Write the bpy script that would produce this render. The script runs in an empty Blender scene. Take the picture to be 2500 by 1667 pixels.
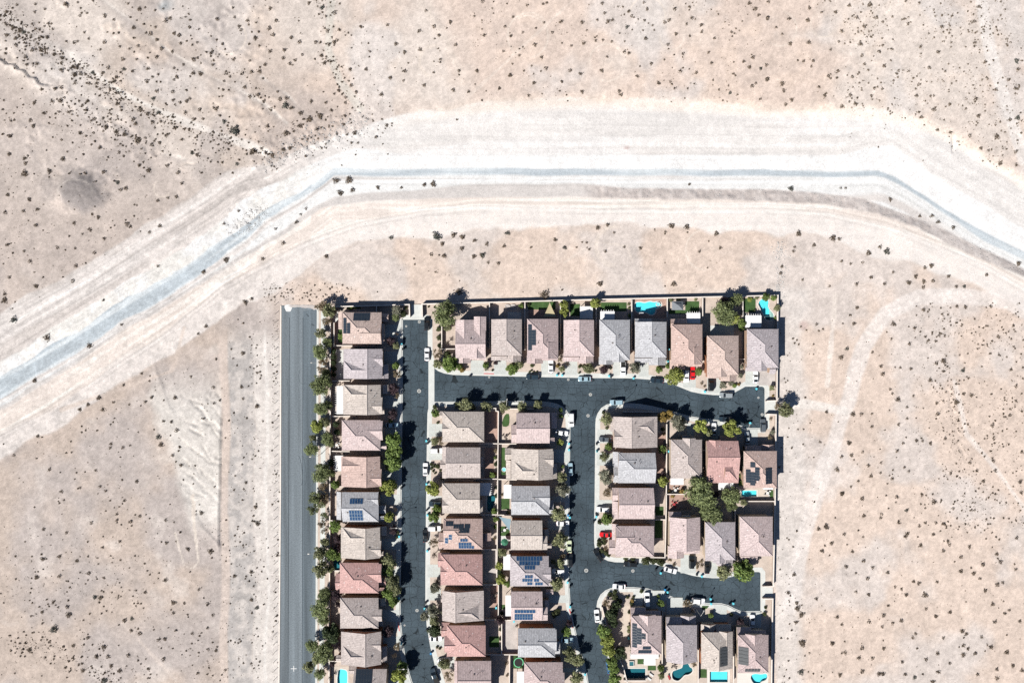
import bpy, bmesh, math, random
import numpy as np
from mathutils import Vector, Matrix

random.seed(7)
rng = np.random.default_rng(11)
SC = bpy.context.scene
COL = SC.collection

# ------------------------------------------------------------------ camera, sky, sun, exposure
CAM_H = 250.0                      # drone height above the street (m)
cam_d = bpy.data.cameras.new('camera')
cam_d.lens = 24.0; cam_d.sensor_width = 36.0
cam_d.clip_start = 1.0; cam_d.clip_end = 9000.0
cam = bpy.data.objects.new('camera', cam_d)
cam.location = (0, 0, CAM_H); cam.rotation_euler = (0, 0, 0)
COL.objects.link(cam); SC.camera = cam

SUN_EL = math.radians(41.0)
SUN_AZ = math.radians(226.0)       # compass bearing of the sun (south-west)
world = bpy.data.worlds.new('World'); SC.world = world; world.use_nodes = True
wn = world.node_tree; wn.nodes.clear()
sky = wn.nodes.new('ShaderNodeTexSky'); sky.sky_type = 'NISHITA'; sky.sun_disc = False
sky.sun_elevation = SUN_EL; sky.sun_rotation = SUN_AZ
sky.altitude = 900; sky.air_density = 0.7; sky.dust_density = 0.1
bg = wn.nodes.new('ShaderNodeBackground'); bg.inputs[1].default_value = 0.05
wo = wn.nodes.new('ShaderNodeOutputWorld')
wn.links.new(sky.outputs[0], bg.inputs[0]); wn.links.new(bg.outputs[0], wo.inputs[0])

sl = bpy.data.lights.new('sun', 'SUN'); sl.energy = 5.0; sl.angle = math.radians(0.5); sl.color = (1.0, 0.965, 0.91)
so = bpy.data.objects.new('sun', sl); COL.objects.link(so)
sd = Vector((-math.sin(SUN_AZ) * math.cos(SUN_EL), -math.cos(SUN_AZ) * math.cos(SUN_EL), -math.sin(SUN_EL)))
so.rotation_euler = sd.to_track_quat('-Z', 'Y').to_euler(); so.location = (-100, -100, 180)

SC.view_settings.view_transform = 'Standard'; SC.view_settings.look = 'None'
SC.view_settings.exposure = 0.60; SC.view_settings.gamma = 1.0; SC.view_settings.use_curve_mapping = False
SC.render.engine = 'CYCLES'
SC.cycles.use_denoising = False; SC.cycles.diffuse_bounces = 1; SC.cycles.max_bounces = 6
SC.render.resolution_x = 1024; SC.render.resolution_y = 682

# ------------------------------------------------------------------ survey: picture pixel at a height -> metres
M = 0.15                           # metres per photo pixel on the ground
def at(px, py, z=0.0):
    f = M * (1 - z / CAM_H)
    return Vector(((px - 1250) * f, (833.5 - py) * f, z))
SHEET = {'A': (660, 700, 5.6), 'B': (1040, 700, 5.6), 'C': (1420, 700, 5.6), 'D': (1580, 700, 5.6),
         'E': (660, 960, 5.6), 'F': (1040, 960, 5.6), 'G': (1420, 960, 5.6), 'H': (1580, 960, 5.6),
         'I': (660, 1200, 5.6), 'J': (1040, 1200, 5.6), 'K': (1420, 1200, 5.6),
         'L': (660, 1400, 5.6), 'M': (1040, 1400, 5.6), 'N': (1420, 1400, 4.704)}
def S(k, x, y):
    a, b, s = SHEET[k]
    return a + x / s, b + y / s
def sat(k, x, y, z=0.0):
    return at(*S(k, x, y), z)

# ------------------------------------------------------------------ materials
def lin(c):
    c = c / 255.0
    return c / 12.92 if c <= 0.04045 else ((c + 0.055) / 1.055) ** 2.4
def rgb(r, g, b, k=1.0):
    return (min(.85, lin(r) / k), min(.85, lin(g) / k), min(.85, lin(b) / k), 1)
def new_mat(name):
    m = bpy.data.materials.new(name); m.use_nodes = True
    nt = m.node_tree; p = nt.nodes['Principled BSDF']
    return m, nt, p
def node(nt, t, **kw):
    n = nt.nodes.new(t)
    for k, v in kw.items():
        if k.startswith('i_'):
            n.inputs[int(k[2:]) if k[2:].isdigit() else k[2:].replace('_', ' ')].default_value = v
        else: setattr(n, k, v)
    return n
def noisy(name, col, amp=0.25, scale=1.5, rough=0.85, bump=0.0, fine=None, coord='Object', spec=0.3, stretch=None, metal=0.0):
    """plain surface with two octaves of colour variation and optional relief"""
    m, nt, p = new_mat(name); L = nt.links
    tc = node(nt, 'ShaderNodeTexCoord'); vec = tc.outputs[coord]
    if stretch:
        mp = node(nt, 'ShaderNodeMapping'); mp.inputs['Scale'].default_value = stretch
        L.new(vec, mp.inputs[0]); vec = mp.outputs[0]
    n1 = node(nt, 'ShaderNodeTexNoise'); n1.inputs['Scale'].default_value = scale; n1.inputs['Detail'].default_value = 6; n1.inputs['Roughness'].default_value = .65
    L.new(vec, n1.inputs['Vector'])
    cr = node(nt, 'ShaderNodeValToRGB')
    e = cr.color_ramp.elements
    e[0].position = 0.28; e[1].position = 0.72
    e[0].color = tuple(c * (1 - amp) for c in col[:3]) + (1,)
    e[1].color = tuple(min(.9, c * (1 + amp)) for c in col[:3]) + (1,)
    L.new(n1.outputs[0], cr.inputs[0]); out = cr.outputs[0]
    if fine:
        n2 = node(nt, 'ShaderNodeTexNoise'); n2.inputs['Scale'].default_value = fine; n2.inputs['Detail'].default_value = 3
        L.new(vec, n2.inputs['Vector'])
        mr = node(nt, 'ShaderNodeMapRange'); mr.inputs[1].default_value = .3; mr.inputs[2].default_value = .7
        mr.inputs[3].default_value = 1 - amp; mr.inputs[4].default_value = 1 + amp
        L.new(n2.outputs[0], mr.inputs[0])
        mx = node(nt, 'ShaderNodeMix', data_type='RGBA', blend_type='MULTIPLY'); mx.inputs[0].default_value = 1
        L.new(out, mx.inputs[6]); L.new(mr.outputs[0], mx.inputs[7]); out = mx.outputs[2]
    L.new(out, p.inputs['Base Color'])
    p.inputs['Roughness'].default_value = rough; p.inputs['Specular IOR Level'].default_value = spec; p.inputs['Metallic'].default_value = metal
    if bump:
        b = node(nt, 'ShaderNodeBump'); b.inputs['Strength'].default_value = 1; b.inputs['Distance'].default_value = bump
        n3 = node(nt, 'ShaderNodeTexNoise'); n3.inputs['Scale'].default_value = fine or scale * 4; n3.inputs['Detail'].default_value = 5
        L.new(vec, n3.inputs['Vector']); L.new(n3.outputs[0], b.inputs['Height']); L.new(b.outputs[0], p.inputs['Normal'])
    return m
def tile_mat(name, col):
    """concrete roof tiles: barrels down the slope, courses across it, mottled batch colours, pale flecks"""
    m, nt, p = new_mat(name); L = nt.links
    uv = node(nt, 'ShaderNodeUVMap'); uv.uv_map = 'UVMap'
    sep = node(nt, 'ShaderNodeSeparateXYZ'); L.new(uv.outputs[0], sep.inputs[0])
    def tri(out, period):
        a = node(nt, 'ShaderNodeMath', operation='MULTIPLY'); a.inputs[1].default_value = 1 / period; L.new(out, a.inputs[0])
        f = node(nt, 'ShaderNodeMath', operation='FRACT'); L.new(a.outputs[0], f.inputs[0]); return f.outputs[0]
    fu, fv = tri(sep.outputs[0], .60), tri(sep.outputs[1], .42)
    def groove(f, w, lo):
        mr = node(nt, 'ShaderNodeMapRange'); mr.inputs[1].default_value = 0; mr.inputs[2].default_value = w
        mr.inputs[3].default_value = lo; mr.inputs[4].default_value = 1; L.new(f, mr.inputs[0]); return mr.outputs[0]
    gu, gv = groove(fu, .30, .62), groove(fv, .25, .82)
    g = node(nt, 'ShaderNodeMath', operation='MULTIPLY'); L.new(gu, g.inputs[0]); L.new(gv, g.inputs[1])
    sc = node(nt, 'ShaderNodeMapping'); sc.inputs['Scale'].default_value = (1 / .33, 1 / .42, 1); L.new(uv.outputs[0], sc.inputs[0])
    wh = node(nt, 'ShaderNodeTexWhiteNoise', noise_dimensions='3D')
    fl = node(nt, 'ShaderNodeVectorMath', operation='FLOOR'); L.new(sc.outputs[0], fl.inputs[0]); L.new(fl.outputs[0], wh.inputs['Vector'])
    mr = node(nt, 'ShaderNodeMapRange'); mr.inputs[3].default_value = .80; mr.inputs[4].default_value = 1.16; L.new(wh.outputs['Value'], mr.inputs[0])
    g2 = node(nt, 'ShaderNodeMath', operation='MULTIPLY'); L.new(g.outputs[0], g2.inputs[0]); L.new(mr.outputs[0], g2.inputs[1])
    n1 = node(nt, 'ShaderNodeTexNoise'); n1.inputs['Scale'].default_value = .35; n1.inputs['Detail'].default_value = 5; L.new(uv.outputs[0], n1.inputs['Vector'])
    m2 = node(nt, 'ShaderNodeMapRange'); m2.inputs[1].default_value = .3; m2.inputs[2].default_value = .7; m2.inputs[3].default_value = .9; m2.inputs[4].default_value = 1.1; L.new(n1.outputs[0], m2.inputs[0])
    g3 = node(nt, 'ShaderNodeMath', operation='MULTIPLY'); L.new(g2.outputs[0], g3.inputs[0]); L.new(m2.outputs[0], g3.inputs[1])
    mx = node(nt, 'ShaderNodeMix', data_type='RGBA', blend_type='MULTIPLY'); mx.inputs[0].default_value = 1
    mx.inputs[6].default_value = col; L.new(g3.outputs[0], mx.inputs[7])
    # bright specks of reflective vents and tiles, their glint painted into the colour
    v = node(nt, 'ShaderNodeTexVoronoi'); v.inputs['Scale'].default_value = .42; L.new(uv.outputs[0], v.inputs['Vector'])
    lt = node(nt, 'ShaderNodeMath', operation='LESS_THAN'); lt.inputs[1].default_value = .085; L.new(v.outputs['Distance'], lt.inputs[0])
    m3 = node(nt, 'ShaderNodeMix', data_type='RGBA'); L.new(lt.outputs[0], m3.inputs[0]); L.new(mx.outputs[2], m3.inputs[6])
    m3.inputs[7].default_value = tuple(min(.8, c * .5 + .36) for c in col[:3]) + (1,)
    L.new(m3.outputs[2], p.inputs['Base Color']); p.inputs['Roughness'].default_value = .8; p.inputs['Specular IOR Level'].default_value = .25
    b = node(nt, 'ShaderNodeBump'); b.inputs['Distance'].default_value = .05; b.inputs['Strength'].default_value = .8
    L.new(g.outputs[0], b.inputs['Height']); L.new(b.outputs[0], p.inputs['Normal'])
    return m
def leaf_mat(name, col, var=.45, rough=.6):
    m, nt, p = new_mat(name); L = nt.links
    g = node(nt, 'ShaderNodeNewGeometry')
    cr = node(nt, 'ShaderNodeValToRGB'); e = cr.color_ramp.elements
    e[0].color = tuple(c * (1 - var) for c in col[:3]) + (1,)
    e[1].color = tuple(min(.8, c * (1 + var)) for c in (col[0] * 1.12, col[1], col[2] * .9)) + (1,)
    L.new(g.outputs['Random Per Island'], cr.inputs[0])
    oi = node(nt, 'ShaderNodeObjectInfo')
    hs = node(nt, 'ShaderNodeHueSaturation')
    mr = node(nt, 'ShaderNodeMapRange'); mr.inputs[3].default_value = .8; mr.inputs[4].default_value = 1.2
    L.new(oi.outputs['Random'], mr.inputs[0]); L.new(mr.outputs[0], hs.inputs['Value']); L.new(cr.outputs[0], hs.inputs['Color'])
    L.new(hs.outputs[0], p.inputs['Base Color']); p.inputs['Roughness'].default_value = rough; p.inputs['Specular IOR Level'].default_value = .25
    tl = node(nt, 'ShaderNodeBsdfTranslucent'); L.new(hs.outputs[0], tl.inputs[0]); mxs = node(nt, 'ShaderNodeMixShader'); mxs.inputs[0].default_value = .38
    L.new(p.outputs[0], mxs.inputs[1]); L.new(tl.outputs[0], mxs.inputs[2]); L.new(mxs.outputs[0], nt.nodes['Material Output'].inputs[0])
    return m
def paint(name, col, rough=.25, metal=0.0):
    m, nt, p = new_mat(name); p.inputs['Base Color'].default_value = col
    n = node(nt, 'ShaderNodeTexNoise'); n.inputs['Scale'].default_value = 3; tc = node(nt, 'ShaderNodeTexCoord'); nt.links.new(tc.outputs['Object'], n.inputs['Vector'])
    mr = node(nt, 'ShaderNodeMapRange'); mr.inputs[3].default_value = rough * .7; mr.inputs[4].default_value = rough * 1.5
    nt.links.new(n.outputs[0], mr.inputs[0]); nt.links.new(mr.outputs[0], p.inputs['Roughness'])
    p.inputs['Metallic'].default_value = metal; p.inputs['Coat Weight'].default_value = .5 if rough < .4 else 0
    return m

MT = {}
K = 1.55
ROOF = {'pink': (230, 210, 208), 'rose': (221, 200, 198), 'red': (226, 184, 178), 'tan': (225, 213, 204), 'grey': (214, 214, 218),
        'mauve': (216, 206, 209), 'orange': (228, 200, 190), 'brown': (216, 203, 198), 'peach': (229, 206, 196)}
for k, c in ROOF.items():
    MT['roof_' + k] = tile_mat('roof_tile_' + k, rgb(*c, 1.64)); MT['cap_' + k] = noisy('ridge_tile_' + k, rgb(*c, 1.8), .15, 1.5, .85)
for k, c in {'stucco_tan': (190, 160, 138), 'stucco_cream': (214, 194, 172), 'stucco_rust': (178, 122, 92)}.items():
    MT[k] = noisy(k, rgb(*c, K), .12, .8, .9, .01, 6)
MT['block'] = noisy('block_wall', rgb(206, 190, 178, K), .15, 1.2, .9, .01, 5)
MT['cap'] = noisy('wall_cap', rgb(246, 236, 226, 1.35), .10, .7, .85, .005, 5)
MT['concrete'] = noisy('concrete', rgb(222, 224, 220, 1.4), .10, .6, .85, .005, 4)
MT['drive'] = noisy('driveway_concrete', rgb(216, 220, 216, 1.5), .14, .35, .8, .005, 3, stretch=(1, 1, 1))
MT['gravel'] = noisy('yard_gravel', rgb(216, 200, 187, 1.5), .2, .25, .95, .03, 5)
MT['gravel_grey'] = noisy('yard_gravel_grey', rgb(210, 202, 197, 1.5), .2, .3, .95, .03, 5)
MT['paver'] = noisy('paver', rgb(196, 164, 150, K), .18, .7, .85, .01, 4)
MT['deck'] = noisy('pool_deck', rgb(228, 214, 200, K), .08, .5, .85, .005, 3)
MT['turf'] = noisy('turf', rgb(74, 104, 58, K), .35, .5, .95, .02, 7)
MT['white'] = noisy('white_metal', rgb(250, 250, 250, 1.3), .04, .8, .5)
MT['lattice'] = noisy('patio_cover_panel', rgb(238, 238, 236, 1.35), .05, .8, .6)
MT['slate'] = noisy('grey_roofing', rgb(140, 146, 152, K), .15, .8, .8, .01, 4)
MT['glass'] = paint('window_glass', (.012, .016, .02, 1), .08)
MT['trim'] = noisy('trim', rgb(226, 214, 200, K), .05, 1, .7)
MT['door'] = noisy('garage_door_paint', rgb(210, 196, 180, K), .06, 1, .6)
MT['vent'] = noisy('vent_metal', rgb(120, 108, 102, K), .2, 3, .6)
MT['solar_blue'] = paint('solar_sky_sheen', (.020, .058, .135, 1), .5)  # blue is sky reflected in sunny panels, painted into the base colour
MT['solar_black'] = paint('solar_black_cells', (.022, .032, .048, 1), .5)
for k_ in ('solar_blue', 'solar_black'):
    p_ = MT[k_].node_tree.nodes['Principled BSDF']; p_.inputs['Specular IOR Level'].default_value = .08
MT['solar_dark'] = paint('solar_dark_frame', (.05, .065, .08, 1), .4)
MT['solar_frame'] = paint('solar_frame', (.32, .38, .42, 1), .4, .3)
MT['mat_black'] = noisy('pool_heater_mat', (.06, .065, .07, 1), .25, 2, .6, .01, 8)
MT['bark'] = noisy('bark', (.10, .075, .055, 1), .3, 3, .95, .02, 9)
MT['rubber'] = noisy('rubber', (.02, .02, .02, 1), .2, 3, .85)
MT['rim'] = paint('rim', (.5, .5, .52, 1), .3, .8)
MT['lamp_red'] = paint('tail_lamp', (.35, .01, .01, 1), .2)
MT['lamp_clear'] = paint('head_lamp', (.7, .7, .7, 1), .15)
MT['pole'] = noisy('galvanised_pole', (.42, .41, .39, 1), .1, 2, .5, metal=.3)
MT['post'] = noisy('post_steel', (.10, .07, .055, 1), .3, 3, .8)
MT['bin_teal'] = noisy('bin_turquoise', (.12, .52, .62, 1), .06, 2, .5)
MT['bin_black'] = noisy('bin_black', (.018, .024, .03, 1), .1, 2, .5)
MT['bin_blue'] = noisy('bin_blue', (.03, .22, .46, 1), .06, 2, .5)
MT['iron'] = noisy('manhole_iron', (.20, .20, .19, 1), .3, 4, .7, .01, 12)
MT['ring'] = noisy('manhole_collar', rgb(206, 206, 202, K), .12, 2, .9)
MT['red_paint'] = noisy('red_kerb_paint', (.50, .10, .10, 1), .2, 2, .8)
MT['rubber_mark'] = noisy('tyre_rubber_mark', (.06, .075, .088, 1), .3, 1, .9)
MT['seam'] = noisy('tar_seam', (.03, .04, .05, 1), .5, .8, .9)
MT['white_paint'] = noisy('road_paint', (.60, .60, .59, 1), .15, 3, .8)
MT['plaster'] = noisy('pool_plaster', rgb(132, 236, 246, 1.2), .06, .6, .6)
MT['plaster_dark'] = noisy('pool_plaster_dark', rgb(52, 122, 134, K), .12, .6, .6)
MT['coping'] = noisy('pool_coping', rgb(236, 230, 222, 1.4), .06, 1, .8)
MT['rock'] = noisy('rock', rgb(204, 201, 198, K), .3, 1.2, .95, .05, 4)
MT['sail_tan'] = noisy('sail_tan', rgb(206, 192, 154, K), .05, 1, .8)
MT['sail_grey'] = noisy('sail_grey', rgb(150, 176, 188, K), .05, 1, .8)
MT['umbrella'] = noisy('umbrella_green', rgb(64, 128, 100, K), .06, 1, .8)
MT['tramp_pad'] = noisy('trampoline_pad', rgb(128, 226, 172, K), .06, 1, .7)
MT['furn'] = noisy('furniture', rgb(120, 110, 104, K), .2, 2, .7)
MT['furn_white'] = noisy('furniture_white', rgb(236, 236, 234, 1.4), .05, 2, .6)
MT['furn_red'] = noisy('furniture_red', rgb(190, 70, 76, K), .1, 2, .7)
# clear pool water
m, nt, p = new_mat('pool_water'); nt.nodes.remove(p)
tr = node(nt, 'ShaderNodeBsdfTransparent'); tr.inputs[0].default_value = (.66, .95, .98, 1)
gl = node(nt, 'ShaderNodeBsdfGlossy'); gl.inputs['Roughness'].default_value = .06
fr = node(nt, 'ShaderNodeFresnel'); fr.inputs[0].default_value = 1.33
bp = node(nt, 'ShaderNodeBump'); bp.inputs['Distance'].default_value = .03; nz = node(nt, 'ShaderNodeTexNoise'); nz.inputs['Scale'].default_value = 1.6
nt.links.new(nz.outputs[0], bp.inputs['Height']); nt.links.new(bp.outputs[0], gl.inputs['Normal']); nt.links.new(bp.outputs[0], fr.inputs['Normal'])
ms = node(nt, 'ShaderNodeMixShader'); nt.links.new(fr.outputs[0], ms.inputs[0]); nt.links.new(tr.outputs[0], ms.inputs[1]); nt.links.new(gl.outputs[0], ms.inputs[2])
nt.links.new(ms.outputs[0], nt.nodes['Material Output'].inputs[0]); MT['water'] = m
# asphalt with a web of wavy cracks
def asphalt(name, col, crack, streak):
    m, nt, p = new_mat(name); L = nt.links
    tc = node(nt, 'ShaderNodeTexCoord'); v = tc.outputs['Object']
    n0 = node(nt, 'ShaderNodeTexNoise'); n0.inputs['Scale'].default_value = .25; n0.inputs['Detail'].default_value = 3; L.new(v, n0.inputs['Vector'])
    mx = node(nt, 'ShaderNodeMix', data_type='VECTOR'); mx.inputs[0].default_value = .5
    av = node(nt, 'ShaderNodeVectorMath', operation='MULTIPLY_ADD'); av.inputs[1].default_value = (3, 3, 0); L.new(n0.outputs['Color'], av.inputs[0]); L.new(v, av.inputs[2])
    vo = node(nt, 'ShaderNodeTexVoronoi', feature='DISTANCE_TO_EDGE'); vo.inputs['Scale'].default_value = .40; vo.inputs['Randomness'].default_value = .55; L.new(av.outputs[0], vo.inputs['Vector'])
    mr = node(nt, 'ShaderNodeMapRange'); mr.inputs[1].default_value = .008; mr.inputs[2].default_value = .03; mr.inputs[3].default_value = crack; mr.inputs[4].default_value = 1; L.new(vo.outputs['Distance'], mr.inputs[0])
    mp = node(nt, 'ShaderNodeMapping'); mp.inputs['Scale'].default_value = (.38, .010, 1) if streak else (.12, .12, 1); L.new(v, mp.inputs[0])
    n1 = node(nt, 'ShaderNodeTexNoise'); n1.inputs['Scale'].default_value = 1; n1.inputs['Detail'].default_value = 3; L.new(mp.outputs[0], n1.inputs['Vector'])
    m1 = node(nt, 'ShaderNodeMapRange'); m1.inputs[1].default_value = .3; m1.inputs[2].default_value = .7; m1.inputs[3].default_value = .66 if streak else .74; m1.inputs[4].default_value = 1.36 if streak else 1.3; L.new(n1.outputs[0], m1.inputs[0])
    n2 = node(nt, 'ShaderNodeTexNoise'); n2.inputs['Scale'].default_value = 2.5; n2.inputs['Detail'].default_value = 4; L.new(v, n2.inputs['Vector'])
    m2 = node(nt, 'ShaderNodeMapRange'); m2.inputs[1].default_value = .3; m2.inputs[2].default_value = .7; m2.inputs[3].default_value = .78; m2.inputs[4].default_value = 1.22; L.new(n2.outputs[0], m2.inputs[0])
    a = node(nt, 'ShaderNodeMath', operation='MULTIPLY'); L.new(mr.outputs[0], a.inputs[0]); L.new(m1.outputs[0], a.inputs[1])
    b = node(nt, 'ShaderNodeMath', operation='MULTIPLY'); L.new(a.outputs[0], b.inputs[0]); L.new(m2.outputs[0], b.inputs[1])
    c = node(nt, 'ShaderNodeMix', data_type='RGBA', blend_type='MULTIPLY'); c.inputs[0].default_value = 1; c.inputs[6].default_value = col; L.new(b.outputs[0], c.inputs[7])
    L.new(c.outputs[2], p.inputs['Base Color']); p.inputs['Roughness'].default_value = .9; p.inputs['Specular IOR Level'].default_value = .2
    return m
MT['asphalt'] = asphalt('asphalt_dark', (.046, .065, .080, 1), .30, False)
MT['asphalt_lane'] = asphalt('asphalt_lane', (.112, .138, .158, 1), .96, True)
MT['asphalt_worn'] = asphalt('asphalt_worn', (.146, .170, .188, 1), .96, True)
LEAF = {'mesq': (.20, .255, .125), 'broad': (.18, .27, .085), 'lime': (.28, .34, .10), 'olive': (.25, .285, .165), 'grey': (.23, .25, .20),
        'purple': (.085, .062, .078), 'dry': (.24, .205, .14), 'gold': (.32, .25, .09), 'hedge': (.095, .12, .06), 'feather': (.18, .225, .11),
        'dark': (.06, .09, .045), 'pinkp': (.28, .15, .16), 'lav': (.24, .18, .20), 'shrub': (.185, .157, .125), 'shrubg': (.12, .135, .125), 'shrubd': (.2, .17, .14)}
for k, c in LEAF.items(): MT['leaf_' + k] = leaf_mat('leaf_' + k, c + (1,))

# ------------------------------------------------------------------ mesh helpers
class MB:
    def __init__(s): s.v = []; s.f = []; s.m = []; s.uv = []
    def face(s, pts, mat=0, uv=None):
        i = len(s.v); s.v += [tuple(p) for p in pts]; s.f.append(tuple(range(i, i + len(pts)))); s.m.append(mat)
        s.uv.append(uv or [(0, 0)] * len(pts))
    def box(s, x0, y0, z0, x1, y1, z1, mat=0, bottom=True):
        a = [(x0, y0), (x1, y0), (x1, y1), (x0, y1)]
        for k in range(4):
            p, q = a[k], a[(k + 1) % 4]
            s.face([(*p, z0), (*q, z0), (*q, z1), (*p, z1)], mat)
        s.face([(*p, z1) for p in a], mat)
        if bottom: s.face([(*p, z0) for p in reversed(a)], mat)
    def tube(s, p, q, r0, r1, n=7, mat=0, cap=True):
        p, q = Vector(p), Vector(q); d = (q - p)
        if d.length < 1e-6: return
        d.normalize(); u = d.orthogonal().normalized(); w = d.cross(u)
        A = [p + (u * math.cos(t) + w * math.sin(t)) * r0 for t in [2 * math.pi * k / n for k in range(n)]]
        B = [q + (u * math.cos(t) + w * math.sin(t)) * r1 for t in [2 * math.pi * k / n for k in range(n)]]
        for k in range(n): s.face([A[k], A[(k + 1) % n], B[(k + 1) % n], B[k]], mat)
        if cap: s.face(B, mat); s.face(list(reversed(A)), mat)
    def loft(s, rings, mat=0, cap=True):
        for a, b in zip(rings, rings[1:]):
            n = len(a)
            for k in range(n): s.face([a[k], a[(k + 1) % n], b[(k + 1) % n], b[k]], mat)
        if cap: s.face(rings[-1], mat); s.face(list(reversed(rings[0])), mat)
    def mesh(s, name, mats, uv=False, merge=False, smooth=False):
        me = bpy.data.meshes.new(name); me.from_pydata(s.v, [], s.f)
        for x in mats: me.materials.append(MT[x] if isinstance(x, str) else x)
        if len(mats) > 1: me.polygons.foreach_set('material_index', s.m)
        if uv:
            l = me.uv_layers.new(name='UVMap'); l.data.foreach_set('uv', [c for f in s.uv for t in f for c in t])
        if merge:
            bm = bmesh.new(); bm.from_mesh(me); bmesh.ops.remove_doubles(bm, verts=bm.verts, dist=1e-4); bm.to_mesh(me); bm.free()
        if smooth: me.polygons.foreach_set('use_smooth', [True] * len(me.polygons))
        me.update(); return me
def link(name, data, parent=None, loc=(0, 0, 0), rz=0.0, scale=None):
    o = bpy.data.objects.new(name, data); COL.objects.link(o)
    o.location = loc; o.rotation_euler = (0, 0, rz)
    if scale is not None: o.scale = scale
    if parent: o.parent = parent
    return o
def tag(o, label, cat, group=None):
    o['label'] = label; o['category'] = cat
    if group: o['group'] = group
    return o
def struct(o, label=None):
    o['kind'] = 'structure'
    if label: o['label'] = label
    return o
def prism(pts, z0, z1, mat, name, holes=()):
    """flat polygon (any outline, optional holes) with side walls"""
    bm = bmesh.new(); edges = []
    for loop in [pts] + list(holes):
        vs = [bm.verts.new((p[0], p[1], z1)) for p in loop]
        edges += [bm.edges.new((vs[k], vs[(k + 1) % len(vs)])) for k in range(len(vs))]
    bmesh.ops.triangle_fill(bm, use_beauty=True, use_dissolve=False, edges=edges)
    bmesh.ops.recalc_face_normals(bm, faces=bm.faces)
    for f in bm.faces:
        if f.normal.z < 0: f.normal_flip()
    for loop in [pts] + list(holes):
        n = len(loop)
        for k in range(n):
            p, q = loop[k], loop[(k + 1) % n]
            bm.faces.new([bm.verts.new((*p, z0)), bm.verts.new((*q, z0)), bm.verts.new((*q, z1)), bm.verts.new((*p, z1))])
    bmesh.ops.remove_doubles(bm, verts=bm.verts, dist=1e-5)
    me = bpy.data.meshes.new(name); bm.to_mesh(me); bm.free(); me.materials.append(MT[mat]); return me
def strip(line, a, b, z0, z1, mat, name, closed=False):
    """ribbon between two offsets of a polyline (offset to the left of travel)"""
    P = [Vector((p[0], p[1])) for p in line]; n = len(P)
    def off(d):
        out = []
        for k in range(n):
            t0 = (P[k] - P[k - 1]).normalized() if k or closed else None
            t1 = (P[(k + 1) % n] - P[k]).normalized() if k < n - 1 or closed else None
            t0 = t0 or t1; t1 = t1 or t0
            n0, n1 = Vector((-t0.y, t0.x)), Vector((-t1.y, t1.x)); m = (n0 + n1)
            m = m / max(.5, m.length_squared / 2) if m.length > 1e-6 else n0
            out.append(P[k] + m * d)
        return out
    A, B = off(a), off(b); mb = MB()
    for k in range(n if closed else n - 1):
        j = (k + 1) % n
        a0, a1, b0, b1 = A[k], A[j], B[k], B[j]
        mb.face([(*a0, z1), (*a1, z1), (*b1, z1), (*b0, z1)])
        mb.face([(*a0, z0), (*a1, z0), (*a1, z1), (*a0, z1)]); mb.face([(*b1, z0), (*b0, z0), (*b0, z1), (*b1, z1)])
    for k in ([] if closed else [0, n - 1]):
        mb.face([(*A[k], z0), (*B[k], z0), (*B[k], z1), (*A[k], z1)])
    return mb.mesh(name, [mat])
def smooth_line(pts, n=6):
    """Catmull-Rom through the points"""
    out = []; P = [Vector(p) for p in pts]
    for k in range(len(P) - 1):
        a, b, c, d = P[max(0, k - 1)], P[k], P[k + 1], P[min(len(P) - 1, k + 2)]
        for i in range(n):
            t = i / n
            out.append(.5 * ((2 * b) + (c - a) * t + (2 * a - 5 * b + 4 * c - d) * t * t + (3 * b - a - 3 * c + d) * t ** 3))
    out.append(P[-1]); return out
ORD = ['first', 'second', 'third', 'fourth', 'fifth', 'sixth', 'seventh', 'eighth', 'ninth', 'tenth', 'eleventh', 'twelfth', 'thirteenth', 'fourteenth', 'fifteenth']
# ------------------------------------------------------------------ desert ground: one sheet out to the horizon
def vnoise(x, y, seed, scale):
    r = np.random.default_rng(seed); T = r.random((256, 256))
    u, v = x / scale + 1000.37, y / scale + 1000.71
    i, j = np.floor(u).astype(int), np.floor(v).astype(int); fu, fv = u - i, v - j
    fu, fv = fu * fu * (3 - 2 * fu), fv * fv * (3 - 2 * fv)
    g = lambda a, b: T[a % 256, b % 256]
    return (g(i, j) * (1 - fu) + g(i + 1, j) * fu) * (1 - fv) + (g(i, j + 1) * (1 - fu) + g(i + 1, j + 1) * fu) * fv
def fbm(x, y, seed, scale, oct=4, gain=.5):
    s = 0; a = 1; t = 0
    for k in range(oct):
        s = s + a * vnoise(x, y, seed + k, scale / 2 ** k); t += a; a *= gain
    return s / t
def sm(e0, e1, x):
    t = np.clip((x - e0) / (e1 - e0), 0, 1); return t * t * (3 - 2 * t)
def polydist(x, y, pts):
    """distance to a polyline and the side (positive = left of travel), picture pixels"""
    best = np.full(x.shape, 1e9); side = np.zeros(x.shape)
    for (x0, y0), (x1, y1) in zip(pts, pts[1:]):
        dx, dy = x1 - x0, y1 - y0; L2 = dx * dx + dy * dy
        t = np.clip(((x - x0) * dx + (y - y0) * dy) / L2, 0, 1)
        d = np.hypot(x - x0 - t * dx, y - y0 - t * dy)
        c = np.sign((x - x0) * dy - (y - y0) * dx)
        k = d < best; best = np.where(k, d, best); side = np.where(k, c, side)
    return best, side
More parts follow.
